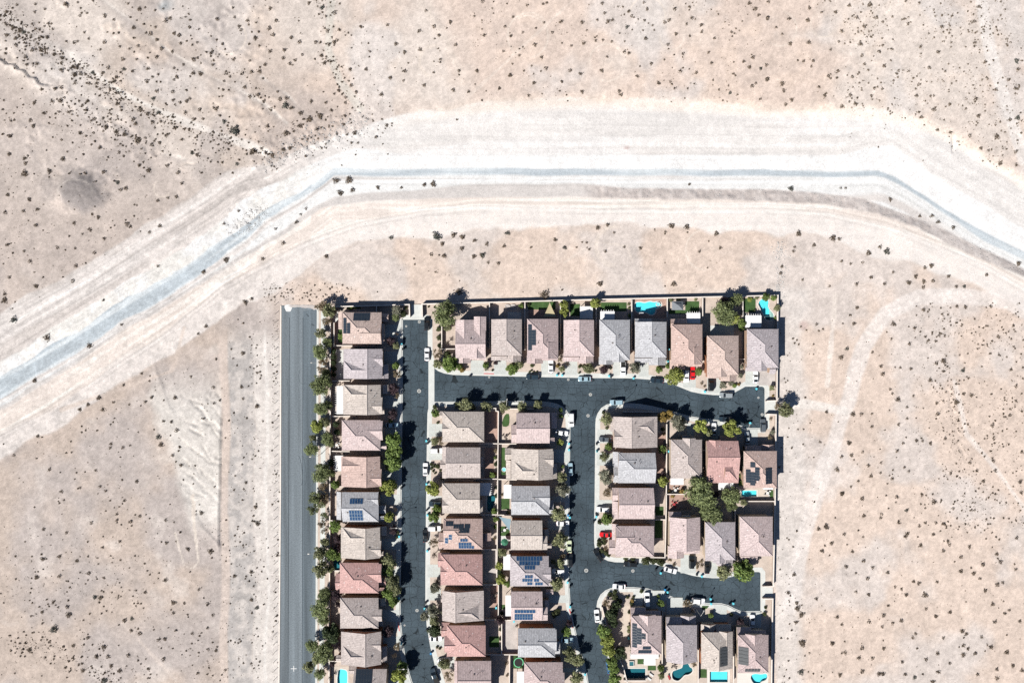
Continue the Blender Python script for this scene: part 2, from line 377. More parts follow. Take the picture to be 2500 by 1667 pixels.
# edges of the flood channel, as measured: (x, y) from west to east
C1 = [(-400, 985), (0, 762), (27, 744), (110, 697), (192, 651), (274, 601), (356, 546), (411, 513), (494, 464), (548, 426), (595, 407), (677, 387), (732, 360), (860, 318), (976, 290), (1031, 277), (1113, 263), (1196, 252), (1350, 244), (1514, 244), (1733, 252), (1857, 263), (2024, 265), (2107, 270), (2189, 277), (2271, 304), (2326, 329), (2408, 384), (2463, 411), (2500, 440), (2900, 700)]
C2 = [(-400, 1120), (0, 880), (137, 795), (274, 712), (411, 622), (521, 555), (630, 464), (716, 419), (812, 378), (867, 359), (976, 375), (1100, 376), (2000, 377), (2050, 376), (2120, 362), (2183, 354), (2244, 398), (2285, 431), (2326, 453), (2408, 497), (2477, 541), (2900, 800)]
C3 = [(-400, 1155), (0, 914), (82, 866), (213, 790), (425, 659), (562, 575), (610, 545), (650, 513), (732, 470), (787, 431), (814, 411), (1500, 411), (1860, 414), (2148, 416), (2189, 431), (2271, 483), (2353, 535), (2436, 579), (2500, 612), (2900, 860)]
C4 = [(-400, 1205), (0, 967), (82, 918), (213, 840), (425, 707), (540, 628), (600, 585), (650, 535), (732, 489), (787, 450), (814, 428), (1500, 428), (2140, 430), (2162, 433), (2216, 459), (2299, 513), (2408, 587), (2500, 632), (2900, 880)]
C5 = [(-400, 1230), (0, 988), (82, 934), (192, 870), (302, 796), (567, 634), (650, 588), (704, 552), (759, 511), (814, 483), (896, 470), (1006, 464), (1140, 450), (1414, 448), (1537, 459), (1771, 461), (1860, 461), (1997, 470), (2107, 483), (2216, 524), (2326, 568), (2408, 607), (2500, 656), (2900, 900)]
C6 = [(-400, 1240), (0, 1000), (302, 806), (567, 645), (704, 566), (787, 508), (896, 492), (1061, 483), (1140, 483), (1414, 481), (1551, 484), (1771, 487), (1860, 491), (1997, 497), (2134, 519), (2244, 557), (2326, 601), (2408, 637), (2500, 675), (2900, 920)]
C7 = [(-400, 1310), (0, 1062), (110, 1005), (247, 912), (411, 802), (540, 697), (622, 651), (732, 596), (869, 546), (1034, 513), (1171, 501), (1414, 505), (1771, 508), (1860, 508), (2024, 519), (2162, 549), (2299, 599), (2408, 645), (2500, 697), (2900, 950)]
C8 = [(-400, 1380), (0, 1128), (82, 1071), (165, 1027), (274, 950), (356, 903), (466, 835), (548, 771), (622, 740), (700, 690), (787, 630), (869, 601), (979, 579), (1116, 568), (1250, 566), (1387, 563), (1469, 549), (1606, 555), (1771, 563), (1860, 566), (1970, 579), (2079, 607), (2216, 648), (2326, 675), (2408, 716), (2500, 760), (2900, 1000)]
PAD = [(784, 744), (1899, 719), (1884, 1760), (782, 1760)]
def curve(C, x): return np.interp(x, [p[0] for p in C], [p[1] for p in C])
def ground_fields(px, py):
    """height (m) and base colour (photo tone) of the desert at picture pixels"""
    X, Y = px * M, py * M
    n1 = fbm(X, Y, 3, 42, 5); n2 = fbm(X, Y, 13, 9, 4); n3 = fbm(X, Y, 23, 2.2, 3)
    wob = (fbm(X, Y, 33, 12, 4) - .5)
    c = {k: curve(v, px) for k, v in zip(range(1, 9), (C1, C2, C3, C4, C5, C6, C7, C8))}
    def col(*t): return np.array(t, float)[None, :]
    def mix(a, b, w): return a * (1 - w[:, None]) + b * w[:, None]
    # open desert, greyer and darker in the west, pinker in the north-east
    g = sm(1150, 350, px + 260 * (n1 - .5))
    base = mix(col(229, 210, 197), col(208, 194, 183), g)
    base = mix(base, col(232, 221, 212), sm(.5, .72, n1) * .8)
    base = mix(base, col(190, 178, 172), sm(.52, .34, n1) * .55 * sm(1500, 500, px))
    base = mix(base, col(224, 202, 184), sm(.55, .75, n2) * .25)
    # bluish pale desert pavement
    base = mix(base, col(224, 217, 213), sm(.56, .70, fbm(X, Y, 53, 24, 4)) * .6)
    # grey wash zone far top left
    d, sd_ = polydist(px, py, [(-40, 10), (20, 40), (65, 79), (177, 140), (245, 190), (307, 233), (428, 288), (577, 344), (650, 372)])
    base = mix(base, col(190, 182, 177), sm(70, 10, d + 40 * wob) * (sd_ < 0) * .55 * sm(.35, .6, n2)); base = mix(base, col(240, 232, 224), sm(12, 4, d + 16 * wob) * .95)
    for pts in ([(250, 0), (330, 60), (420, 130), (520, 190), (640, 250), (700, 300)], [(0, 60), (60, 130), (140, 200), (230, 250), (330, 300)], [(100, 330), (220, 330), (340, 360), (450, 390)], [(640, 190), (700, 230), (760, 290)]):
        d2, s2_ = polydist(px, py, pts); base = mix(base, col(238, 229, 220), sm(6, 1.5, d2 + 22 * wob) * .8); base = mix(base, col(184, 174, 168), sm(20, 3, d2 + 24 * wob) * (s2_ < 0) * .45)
    low = sm(-30, 60, py - (150 + px * .55) + 60 * wob) * sm(620, 400, px); base = mix(base, col(203, 190, 182), low * .75)
    base = mix(base, col(186, 176, 171), sm(.5, .68, fbm(X, Y, 163, 14, 4)) * .5 * sm(800, 500, px))
    # the channel, bank by bank
    wl = wob * (7 + 22 * sm(900, 600, px))
    def step(k, w=8): return sm(-w, w, py - c[k] + wl)
    left = sm(900, 600, px)
    b1 = mix(col(240, 235, 231), col(226, 217, 211), left)
    b1 = mix(b1, col(246, 242, 239), sm(.45, .62, fbm(X * .3, (py - c[1]) * M * 2, 63, 14, 4)) * (1 - left * .7))
    streak = fbm(X * .07, (py - c[4]) * M * 2.2, 73, 7, 4)
    b1 = mix(b1, col(228, 219, 213), sm(.56, .70, streak) * .55)
    s2 = fbm(X * .045, (py - np.where(px < 760, c[4], c[3])) * M * 1.0, 173, 1.6, 3); s3 = fbm(X * .05, (py - c[4]) * M, 183, 4.5, 3)
    b1 = b1 * (1 + (.10 + .12 * left[:, None]) * (s2 - .5)[:, None] + (.05 + .10 * left[:, None]) * (s3 - .5)[:, None])
    blue = mix(col(200, 209, 215), col(221, 227, 230), sm(.40, .62, s2))
    white = mix(col(253, 251, 249), col(240, 236, 230), left * sm(.4, .62, n2))
    pale = mix(col(244, 243, 241), col(222, 214, 209), sm(.5, .68, streak) * .8)
    scarp = mix(col(217, 206, 200), col(229, 219, 213), sm(.4, .65, n3)); scarp = mix(scarp, col(230, 223, 218), sm(1480, 1400, px))
    path = mix(col(236, 224, 215), col(248, 239, 231), sm(.45, .6, s2))
    bank = mix(col(247, 239, 233), col(236, 227, 220), sm(.45, .65, n3) * .7); bank = mix(bank, col(228, 219, 213), left * .6)
    blue = blue * (1 + .12 * (s2 - .5)[:, None]); path = path * (1 + .10 * (s3 - .5)[:, None]); bank = bank * (1 + .08 * (s2 - .5)[:, None] + .08 * (n3 - .5)[:, None]); pale = pale * (1 + .10 * (s2 - .5)[:, None])
    ch = np.repeat(b1, 1, 0)
    for a, w, k in ((white, 3, 2), (blue, 2.5, 3), (pale, 3, 4), (scarp, 3, 5), (path, 3, 6), (bank, 6, 7)): ch = mix(ch, a, step(k, w))
    ins = sm(-5, 5, py - c[1] + 26 * wob) * (1 - sm(-6, 6, py - c[8] + 40 * wob))
    out = mix(base, ch, ins)
    out = mix(out, col(241, 226, 212), sm(26, 0, np.abs(py - c[1] - 6)) * .6 * sm(900, 1200, px))
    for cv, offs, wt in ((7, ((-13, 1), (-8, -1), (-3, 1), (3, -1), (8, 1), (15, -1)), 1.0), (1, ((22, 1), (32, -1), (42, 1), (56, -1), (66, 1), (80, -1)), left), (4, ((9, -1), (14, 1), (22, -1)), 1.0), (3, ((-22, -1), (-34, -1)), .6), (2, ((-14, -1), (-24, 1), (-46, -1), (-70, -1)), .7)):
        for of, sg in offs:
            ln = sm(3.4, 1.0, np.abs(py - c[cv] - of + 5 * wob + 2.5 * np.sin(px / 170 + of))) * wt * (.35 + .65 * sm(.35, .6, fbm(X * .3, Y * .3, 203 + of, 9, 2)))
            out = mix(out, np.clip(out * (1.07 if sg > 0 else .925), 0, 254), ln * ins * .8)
    south = sm(-6, 6, py - c[8] + 40 * wob)
    # south-west flats: tan with grey patches
    sw = south * sm(700, 640, px)
    t = mix(col(208, 192, 180), col(198, 187, 181), sm(.38, .60, fbm(X, Y, 83, 26, 4)))
    out = mix(out, mix(t, col(222, 212, 204), sm(.62, .8, n2) * .5), sw)
    # graded pad north and east of the houses
    p = sm(660, 720, px) * south
    out = mix(out, mix(col(228, 209, 195), col(225, 213, 205), sm(.45, .66, fbm(X, Y, 93, 18, 4))), p)
    e = sm(1890, 1900, px) * sm(690, 720, py) * sm(1985, 1950, px + 60 * wob); out = mix(out, col(228, 220, 214), e * .8)
    # eroded fan
    fan = sm(372, 400, px - (py - 1000) * .22 + 60 * wob) * sm(546, 536, px) * sm(880, 1010, py) * sm(1320, 1230, py + 60 * wob)
    out = mix(out, col(230, 224, 217), fan * .9)
    # strips beside the wide road
    v = sm(780, 860, py)
    xs = px + 3 * np.sin(py / 60)
    def band_x(a, b, w=3): return sm(a - w, a + w, xs + 10 * wob) * sm(b + w, b - w, xs + 10 * wob) * v
    out = mix(out, col(224, 208, 197), band_x(538, 558) * .8); out = mix(out, mix(col(196, 190, 186), col(212, 204, 198), sm(.4, .6, n3)), band_x(559, 622))
    out = mix(out, mix(col(232, 224, 217), col(216, 208, 202), sm(.45, .65, n3)), band_x(622, 700))
    out = mix(out, col(240, 234, 228), band_x(648, 655, 1.5) * .8)
    # dirt tracks
    for pts, w, cc, op in (([(2500, 760), (2463, 738), (2353, 722), (2244, 725), (2161, 766), (2107, 848), (2085, 917), (2074, 972), (2052, 1027), (2038, 1081), (2013, 1136), (1997, 1191), (1960, 1320), (1930, 1480)], 19, (242, 233, 227), .8),
                           ([(2035, 790), (2040, 720), (2020, 940)], 7, (242, 230, 220), .9), ([(1900, 1000), (1950, 985), (1985, 988), (2062, 1004)], 11, (243, 235, 228), .85),
                           ([(2500, 390), (2420, 140), (2395, 0)], 14, (240, 232, 226), .9), ([(2500, 1240), (2420, 1130), (2360, 1060), (2330, 930)], 5, (242, 230, 221), .9),
                           ([(150, 1000), (420, 905), (450, 800)], 4, (222, 206, 194), .6), ([(470, 1210), (476, 1300), (485, 1370), (470, 1388), (450, 1380), (435, 1330), (428, 1300)], 2.6, (236, 224, 212), .9),
                           ([(300, 1520), (430, 1660)], 3, (224, 210, 200), .6), ([(1400, 0), (1130, 250)], 3, (240, 226, 214), .5), ([(1030, 10), (1090, 110), (1125, 180)], 8, (238, 224, 212), .6),
                           ([(810, 0), (800, 120), (830, 200), (880, 265)], 9, (222, 216, 206), .7), ([(1380, 640), (1450, 590), (1530, 600), (1545, 640)], 2.5, (240, 226, 214), .6),
                           ([(2090, 100), (2170, 30), (2180, 0)], 3, (238, 226, 214), .6)):
        d, _ = polydist(px, py, pts); out = mix(out, col(*cc), sm(w * 1.25, w * .75, d + 8 * wob) * op)
    # rings left by turning wheels
    for cx, cy, r in ((1060, 150, 34), (1060, 150, 38), (1110, 105, 14), (1290, 90, 48), (1292, 88, 53), (1640, 90, 30), (1480, 150, 40), (1484, 152, 44), (1500, 600, 42), (1500, 602, 47), (1720, 610, 46), (140, 455, 18), (140, 458, 24), (560, 90, 40), (1905, 70, 40), (1580, 40, 44), (1110, 20, 60), (395, 460, 20), (2010, 60, 30)):
        d = np.abs(np.hypot(px - cx, (py - cy) * .95) - r); a = np.arctan2(py - cy, px - cx)
        out = mix(out, col(240, 226, 213), sm(2.6, .8, d) * .75 * sm(-.5, .3, np.sin(a + cx)) * (1 - ins))
    # spoil heap of dark grey grit
    md = np.hypot((px - 195) / 100, (py - 465) / 58); md2 = md + 1.2 * (n2 - .5)
    out = mix(out, col(152, 145, 143), sm(1.05, .45, md2) * .85)
    ring = np.abs(np.hypot((px - 190) / 1.5, py - 470) - 28 - 10 * (n2 - .5)); out = mix(out, col(206, 196, 188), sm(2.4, .6, ring) * sm(300, 200, px) * .8 * sm(490, 450, py))
    d = np.hypot(px - 400, (py - 15) * 1.3 + (px - 400) * .3); out = mix(out, col(172, 176, 178), sm(34, 8, d + 30 * wob) * .8)
    d = np.hypot((px - 1962), (py - 795)); out = mix(out, col(214, 192, 184), sm(16, 7, d + 12 * wob) * .8)
    d = np.hypot((px - 1531), (py - 360) * 1.7); out = mix(out, col(214, 196, 192), sm(11, 5, d + 6 * wob) * .9)
    for cx, cy in ((1180, 300), (1270, 290)): pass
    # dark scuffs of the north bank
    grit = vnoise(X, Y, 193, .62) - .5
    out = out * (1 + (.13 * (n3 - .5) + .09 * (n2 - .5) + .13 * grit) * (1 - .6 * ins * (1 - left)))[:, None]
    # ---- heights
    z = (n1 - .5) * 1.2 * sm(0, 60, np.abs(py - 1000)) * 0 + (n2 - .5) * .25 + (n3 - .5) * .10
    tt = np.clip((py - c[5]) / np.maximum(c[6] - c[5], 8), 0, 1)
    deep = sm(-20, 26, py - c[1]) * (1 - tt)
    z = z - deep * (.5 + .45 * sm(1300, 1700, px))
    rough = sm(-3, 3, py - c[5]) * (1 - sm(-3, 3, py - c[6])) * sm(1350, 1500, px)
    z = z + rough * (vnoise(X, Y, 103, 1.5) - .5) * .3
    z = z + 2.0 * sm(1.15, .1, md + .5 * (n2 - .5)) + .35 * (n3 - .5) * sm(1.1, .7, md)
    d, s = polydist(px, py, [(-60, 138), (8, 147), (18, 158), (34, 156), (46, 170), (60, 172), (72, 188), (88, 190), (98, 206), (112, 208)]); z = z + 1.1 * np.where(s < 0, np.exp(-d / 14), 0) * sm(0, 3, d) * (.5 + n2)
    d, s = polydist(px, py, [(386, 905), (399, 935), (408, 965), (420, 995)]); z = z + .45 * np.where(s < 0, np.exp(-d / 12), 0) * sm(0, 7, d) * (.4 + 1.2 * n2)
    d, s = polydist(px, py, [(478, 1250), (500, 1285), (532, 1318)]); z = z + .45 * np.where(s < 0, np.exp(-d / 12), 0) * sm(0, 6, d) * (.4 + 1.2 * n2)
    d, s = polydist(px, py, [(541, 1040), (540.3, 1095), (539, 1150), (537.4, 1240), (537, 1330)]); z = z + .75 * np.where(s < 0, np.exp(-d / 14), 0) * sm(0, 2.5, d)
    rill = fbm((X * .8 + Y * .6) * .22 + 3 * n2, (Y * .8 - X * .6) * 1.0 + 7 * (n2 - .5) + 9 * (n1 - .5), 113, 2.6, 3); z = z - fan * sm(.10, 0, np.abs(rill - .5)) * .42 * sm(425, 470, px) * sm(1340, 1060, py) * (.3 + 1.2 * n1)
    z = z + (vnoise(X, Y, 123, 1.6) - .5) * .55 * sm(.52, .66, n2) * sm(950, 500, px) * sm(520, 380, py)
    for pts, dp in (([(2310, 950), (2322, 962), (2320, 985), (2330, 1010)], .2), ([(2322, 1022), (2335, 1035), (2333, 1050), (2345, 1065)], .2), ([(2338, 1085), (2350, 1100), (2355, 1120)], .2), ([(2330, 335), (2333, 345), (2331, 368)], .5), ([(440, 405), (455, 398), (470, 402), (485, 395)], .4)):
        d, s = polydist(px, py, pts); z = z - dp * sm(3.2, .5, d + 9 * wob)
    z = z + (vnoise(X, Y, 143, 1.1) - .5) * .5 * sm(60, 20, np.abs(py - c[1] + 15)) * sm(600, 660, px) * sm(960, 880, px)
    ko = (vnoise(X, Y, 153, .9) - .5) * .25 * (np.hypot(px - 604, (py - 540)) < 58); z = z + ko
    flat = sm(650, 690, px) * sm(700, 725, py) * sm(1930, 1905, px); z = z * (1 - flat)
    under = sm(786, 796, px) * sm(1882, 1872, px) * sm(3, 8, py - (749 - (px - 812) * .0255)); z = z - under * 2.2
    road = sm(682, 686, px) * sm(742, 748, py) * (px < 1000); z = z - road * .12
    return z, np.clip(out, 5, 254)
def axis(a, b, step, far):
    mid = np.arange(a, b + step * .5, step); o = []; d = step * 2; v = 0
    while v < far: v += d; o.append(v); d *= 1.5
    o = np.array(o); return np.concatenate([a - o[::-1], mid, b + o])
gx = axis(-192, 192, .48, 3500); gy = axis(-129, 129, .48, 3500)
GX, GY = np.meshgrid(gx, gy); nx, ny = len(gx), len(gy)
PX = GX.ravel() / M + 1250; PY = 833.5 - GY.ravel() / M
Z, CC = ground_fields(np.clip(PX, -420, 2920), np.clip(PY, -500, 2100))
farm = sm(0, 60, np.maximum(np.maximum(-192 - GX, GX - 192), np.maximum(-129 - GY, GY - 129)).ravel()); Z = Z * (1 - farm)
me = bpy.data.meshes.new('desert_ground')
me.vertices.add(nx * ny); me.vertices.foreach_set('co', np.column_stack([GX.ravel(), GY.ravel(), Z]).astype(np.float32).ravel())
ii = (np.arange(ny - 1)[:, None] * nx + np.arange(nx - 1)[None, :]).ravel()
quads = np.column_stack([ii, ii + 1, ii + nx + 1, ii + nx]).astype(np.int32)
me.loops.add(len(quads) * 4); me.loops.foreach_set('vertex_index', quads.ravel())
me.polygons.add(len(quads)); me.polygons.foreach_set('loop_start', np.arange(len(quads), dtype=np.int32) * 4)
me.polygons.foreach_set('loop_total', np.full(len(quads), 4, dtype=np.int32))
me.update(calc_edges=True); me.validate()
LUT = np.array([lin(i) for i in range(256)])
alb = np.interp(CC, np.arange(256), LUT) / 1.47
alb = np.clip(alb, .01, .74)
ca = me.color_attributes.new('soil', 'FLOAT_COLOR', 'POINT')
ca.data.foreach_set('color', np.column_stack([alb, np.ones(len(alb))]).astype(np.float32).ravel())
m, nt, p = new_mat('desert_soil'); L = nt.links
at_ = node(nt, 'ShaderNodeAttribute'); at_.attribute_name = 'soil'
tc = node(nt, 'ShaderNodeTexCoord')
def nz_(scale, lo, hi, det=4, a=.3, b=.7):
    n = node(nt, 'ShaderNodeTexNoise'); n.inputs['Scale'].default_value = scale; n.inputs['Detail'].default_value = det; n.inputs['Roughness'].default_value = .7; L.new(tc.outputs['Object'], n.inputs['Vector'])
    r = node(nt, 'ShaderNodeMapRange'); r.inputs[1].default_value = a; r.inputs[2].default_value = b; r.inputs[3].default_value = lo; r.inputs[4].default_value = hi; L.new(n.outputs[0], r.inputs[0]); return n, r.outputs[0]
na, ra = nz_(2.4, .80, 1.16); nb, rb = nz_(.22, .95, 1.05)
vo = node(nt, 'ShaderNodeTexVoronoi'); vo.inputs['Scale'].default_value = 1.5; L.new(tc.outputs['Object'], vo.inputs['Vector'])
pr = node(nt, 'ShaderNodeMapRange'); pr.inputs[1].default_value = .10; pr.inputs[2].default_value = .17; pr.inputs[3].default_value = .78; pr.inputs[4].default_value = 1; L.new(vo.outputs['Distance'], pr.inputs[0])
a = node(nt, 'ShaderNodeMath', operation='MULTIPLY'); L.new(ra, a.inputs[0]); L.new(rb, a.inputs[1])
b = node(nt, 'ShaderNodeMath', operation='MULTIPLY'); L.new(a.outputs[0], b.inputs[0]); L.new(pr.outputs[0], b.inputs[1])
c = node(nt, 'ShaderNodeMix', data_type='RGBA', blend_type='MULTIPLY'); c.inputs[0].default_value = 1; L.new(at_.outputs['Color'], c.inputs[6]); L.new(b.outputs[0], c.inputs[7])
L.new(c.outputs[2], p.inputs['Base Color']); p.inputs['Roughness'].default_value = 1; p.inputs['Specular IOR Level'].default_value = .1
bb = node(nt, 'ShaderNodeBump'); bb.inputs['Distance'].default_value = .10; bb.inputs['Strength'].default_value = .7; L.new(na.outputs[0], bb.inputs['Height']); L.new(bb.outputs[0], p.inputs['Normal'])
me.materials.append(m)
me.polygons.foreach_set('use_smooth', [True] * len(me.polygons))
struct(link('desert_ground', me), 'pale tan desert ground with wash banks and dirt tracks')
def ground_z(x, y):
    i = np.clip(np.searchsorted(gx, x) - 1, 0, nx - 2); j = np.clip(np.searchsorted(gy, y) - 1, 0, ny - 2)
    return float(Z[j * nx + i])
# ------------------------------------------------------------------ streets and raised blocks
def W(pts, z=0.0): return [tuple(at(x, y, z)[:2]) for x, y in pts]
A_L = [(981, 778), (980.5, 960), (978, 1200), (977, 1350), (975, 1471), (976, 1516), (980.5, 1557), (987, 1602), (997.5, 1643), (1004, 1664), (1019, 1700)]
B_TOP = [(1869, 1047), (1869, 949), (1866.5, 943.5), (1861, 941), (1819, 941), (1803, 950), (1786, 959), (1764, 962), (1741, 961.6), (1715, 959), (1688, 953.6), (1652, 939), (1636, 933.5), (1622, 930), (1585, 924), (1545, 921), (1420, 920), (1147, 914), (1105, 912.5), (1085, 909), (1071, 903.5), (1061, 896), (1054, 886), (1050, 876), (1047, 860), (1047, 778)]
M_EDGE = [(1041, 1400), (1043, 1200), (1045, 1060), (1046, 1010), (1047.5, 1000), (1052, 990), (1061, 983), (1280, 981), (1325, 982), (1343, 984), (1358, 987.5), (1370, 993), (1380, 1001.5), (1386, 1011), (1389, 1022), (1390, 1035), (1388, 1210), (1386, 1400), (1388, 1436), (1390, 1471), (1395, 1507), (1406, 1552), (1411, 1578), (1426, 1621), (1433, 1659), (1440, 1700)]
M_WEST = [(1090, 1700), (1078, 1667), (1064, 1623), (1053, 1578), (1044, 1525), (1041, 1465)]
R_TOP = [(1454, 1230), (1456, 1035), (1457, 1022), (1461, 1010), (1470, 997), (1482, 989.5), (1500, 986), (1530, 986), (1560, 988), (1590, 993), (1616, 999), (1650, 1008.5), (1684, 1018), (1720, 1024), (1756, 1028), (1785, 1034), (1808, 1041), (1822, 1047), (1869, 1047)]
R_BOT = [(1859, 1493), (1859, 1398), (1855, 1393), (1815, 1393), (1800, 1400), (1785, 1405), (1765, 1408), (1740, 1408), (1715, 1406), (1691, 1402), (1665, 1394.5), (1638, 1385), (1600, 1375), (1565, 1371), (1500, 1369), (1485, 1366), (1470, 1358.5), (1460, 1347.5), (1454.5, 1336), (1453, 1325), (1453, 1271), (1454, 1230)]
S_TOP = [(1508, 1700), (1500, 1667), (1490, 1620), (1478, 1570), (1467, 1527), (1459.5, 1490), (1459, 1478), (1461, 1466), (1468, 1452), (1479, 1442.5), (1492, 1437), (1505, 1435), (1547, 1435), (1581, 1438), (1611, 1448), (1664, 1466), (1690, 1471), (1735, 1474), (1760, 1474), (1777, 1478.6), (1793, 1487), (1809, 1493.5), (1859, 1493)]
PZ = .17                                   # block surface; asphalt lies at .03
BLOCKS = {'west': [(776, 746), (1047, 742), (1047, 778)] + A_L + [(772, 1700)],
          'north': [(1047.02, 742), (1900, 720), (1895, 1046.9)] + B_TOP,
          'middle': M_EDGE + M_WEST,
          'right': R_TOP + [(1895, 1047.1), (1887, 1492.9)] + R_BOT[:-1],
          'south': S_TOP + [(1887, 1493.1), (1882, 1700)]}
# swimming pools: outline (sheet, points), shell tone, rounded?
def rect(x0, y0, x1, y1): return [(x0, y0), (x1, y0), (x1, y1), (x0, y1)]
POOLS = [
 ('north', 'C', [(722, 270), (735, 225), (790, 212), (860, 222), (930, 205), (990, 215), (1040, 208), (1080, 225), (1085, 262), (1040, 290), (1010, 300), (1005, 345), (975, 378), (930, 378), (880, 350), (800, 352), (745, 335)], 'plaster', 1, 'long free-form swimming pool with round spa', 'fifth house in northern row'),
 ('north', 'D', [(1515, 240), (1540, 190), (1590, 168), (1640, 172), (1655, 215), (1650, 260), (1668, 310), (1715, 365), (1728, 410), (1720, 445), (1680, 458), (1625, 448), (1600, 400), (1560, 330), (1535, 280)], 'plaster', 1, 'kidney-shaped turquoise swimming pool in the corner yard', ''),
 ('right', 'H', rect(1288, 1328, 1495, 1408), 'plaster', 0, 'rectangular turquoise swimming pool behind the solar-roofed corner house', ''),
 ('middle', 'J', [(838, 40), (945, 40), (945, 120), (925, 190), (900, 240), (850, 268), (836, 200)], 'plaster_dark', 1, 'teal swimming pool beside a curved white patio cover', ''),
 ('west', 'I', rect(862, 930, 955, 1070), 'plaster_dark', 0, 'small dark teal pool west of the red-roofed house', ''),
 ('west', 'L', [(930, 1320), (960, 1300), (1000, 1305), (1040, 1320), (1055, 1370), (1050, 1500), (1030, 1600), (940, 1600), (918, 1470), (922, 1390)], 'plaster', 1, 'bright turquoise pool at the bottom edge by a wall', ''),
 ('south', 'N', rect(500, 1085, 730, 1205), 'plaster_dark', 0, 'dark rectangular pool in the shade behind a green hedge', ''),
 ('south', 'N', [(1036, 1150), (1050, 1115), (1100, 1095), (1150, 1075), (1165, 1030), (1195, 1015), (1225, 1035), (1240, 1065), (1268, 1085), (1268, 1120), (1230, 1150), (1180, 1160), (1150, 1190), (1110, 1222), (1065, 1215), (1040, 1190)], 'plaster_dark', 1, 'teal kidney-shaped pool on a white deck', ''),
 ('south', 'N', rect(1470, 1120, 1675, 1240), 'plaster', 0, 'rectangular pale turquoise pool on a white deck', ''),
 ('south', 'N', [(1940, 1195), (1950, 1160), (1990, 1145), (2060, 1150), (2115, 1145), (2130, 1180), (2110, 1215), (2060, 1235), (2040, 1265), (1990, 1262), (1960, 1235)], 'plaster', 1, 'pale turquoise free-form pool at the bottom right', '')]
holes = {k: [] for k in BLOCKS}; pool_w = []
for blk, sh, pts, tone, rnd, lab, _ in POOLS:
    q = [S(sh, x, y) for x, y in pts]
    w = W(q)
    if rnd:
        w = [tuple(v) for v in smooth_line(w + [w[0]], 4)[:-1]]
    pool_w.append(w); holes[blk].append(w)
for k, pts in BLOCKS.items():
    struct(link('yard_ground', prism(W(pts), -.3, PZ, 'gravel', 'yard_ground', holes[k])), {'west': 'tan gravel yards of the western house row', 'north': 'tan gravel yards of the northern house row', 'middle': 'tan gravel yards of the middle block', 'right': 'tan gravel yards of the right-hand block', 'south': 'tan gravel yards of the southern row'}[k])
def sheet(name, pts, z, mat, label=None):
    mb = MB(); mb.face([(x, y, z) for x, y in pts]); me = mb.mesh(name, [mat]); o = link(name, me); struct(o, label); return o
st_ = W([(970, 770), (1878, 770), (1872, 1700), (970, 1700)])
struct(link('street', prism(st_, .0, .03, 'asphalt', 'street', [h for h, q in zip(pool_w, POOLS) if min(p[0] for p in h) > st_[0][0] + .5 and max(p[1] for p in h) < st_[0][1] - .5])), 'dark cracked asphalt residential streets')
sheet('wide_road', W([(687, 746), (779, 746), (775, 1900), (682, 1900)][::-1]), .03, 'asphalt_worn', 'wide worn grey asphalt road west of the houses')
# concrete walks with kerbs along every street edge, gutter pans beside them
def kerb(line, side, label, w=1.35):
    l = W(line)
    struct(link('sidewalk', strip(l, .02 * side, w * side, 0, PZ + .006, 'concrete', 'sidewalk')), label)
    struct(link('gutter', strip(l, -.38 * side, 0, 0, .045, 'concrete', 'gutter')))
kerb(A_L, -1, 'concrete sidewalk along the west side of the left street')
kerb([(1047, 778), (981, 778)], -1, 'concrete sidewalk at the dead end of the left street')
kerb(B_TOP, -1, 'concrete sidewalk along the northern row')
kerb(M_WEST + M_EDGE, -1, 'concrete sidewalk round the middle block')
kerb(R_TOP, -1, 'concrete sidewalk on the north side of the right block')
kerb(R_BOT, -1, 'concrete sidewalk on the south side of the right block')
kerb(S_TOP, -1, 'concrete sidewalk in front of the southern row')
kerb([(776, 746), (775, 1000), (772, 1700)], 1, 'thin kerb along the east side of the wide road', .35)
struct(link('sidewalk', strip(W([(784, 760), (783, 1200), (779, 1700)]), 0, 1.75, 0, PZ + .006, 'concrete', 'sidewalk')), 'concrete sidewalk beside the wide road under street trees')
struct(link('kerb', strip(W([(687, 746), (686, 1200), (682, 1700)]), -.35, .05, 0, .16, 'cap', 'kerb')), 'thin pale kerb on the west edge of the wide road')
sheet('cross_gutter', W(rect(1046, 862, 1060.5, 1012)[::-1]), .04, 'concrete', 'concrete cross gutter where two streets meet')
# emergency-access openings in the perimeter wall
for r, lb in ((rect(1005, 744, 1029, 777), 'concrete walkway to the gap in the north wall'), (rect(1870, 978, 1893, 1012), 'concrete walkway to the gap in the east wall'), (rect(1861, 1433, 1886, 1462), 'concrete walkway to the southern gap in the east wall')):
    sheet('walkway', W(r[::-1]), PZ + .01, 'concrete', lb)
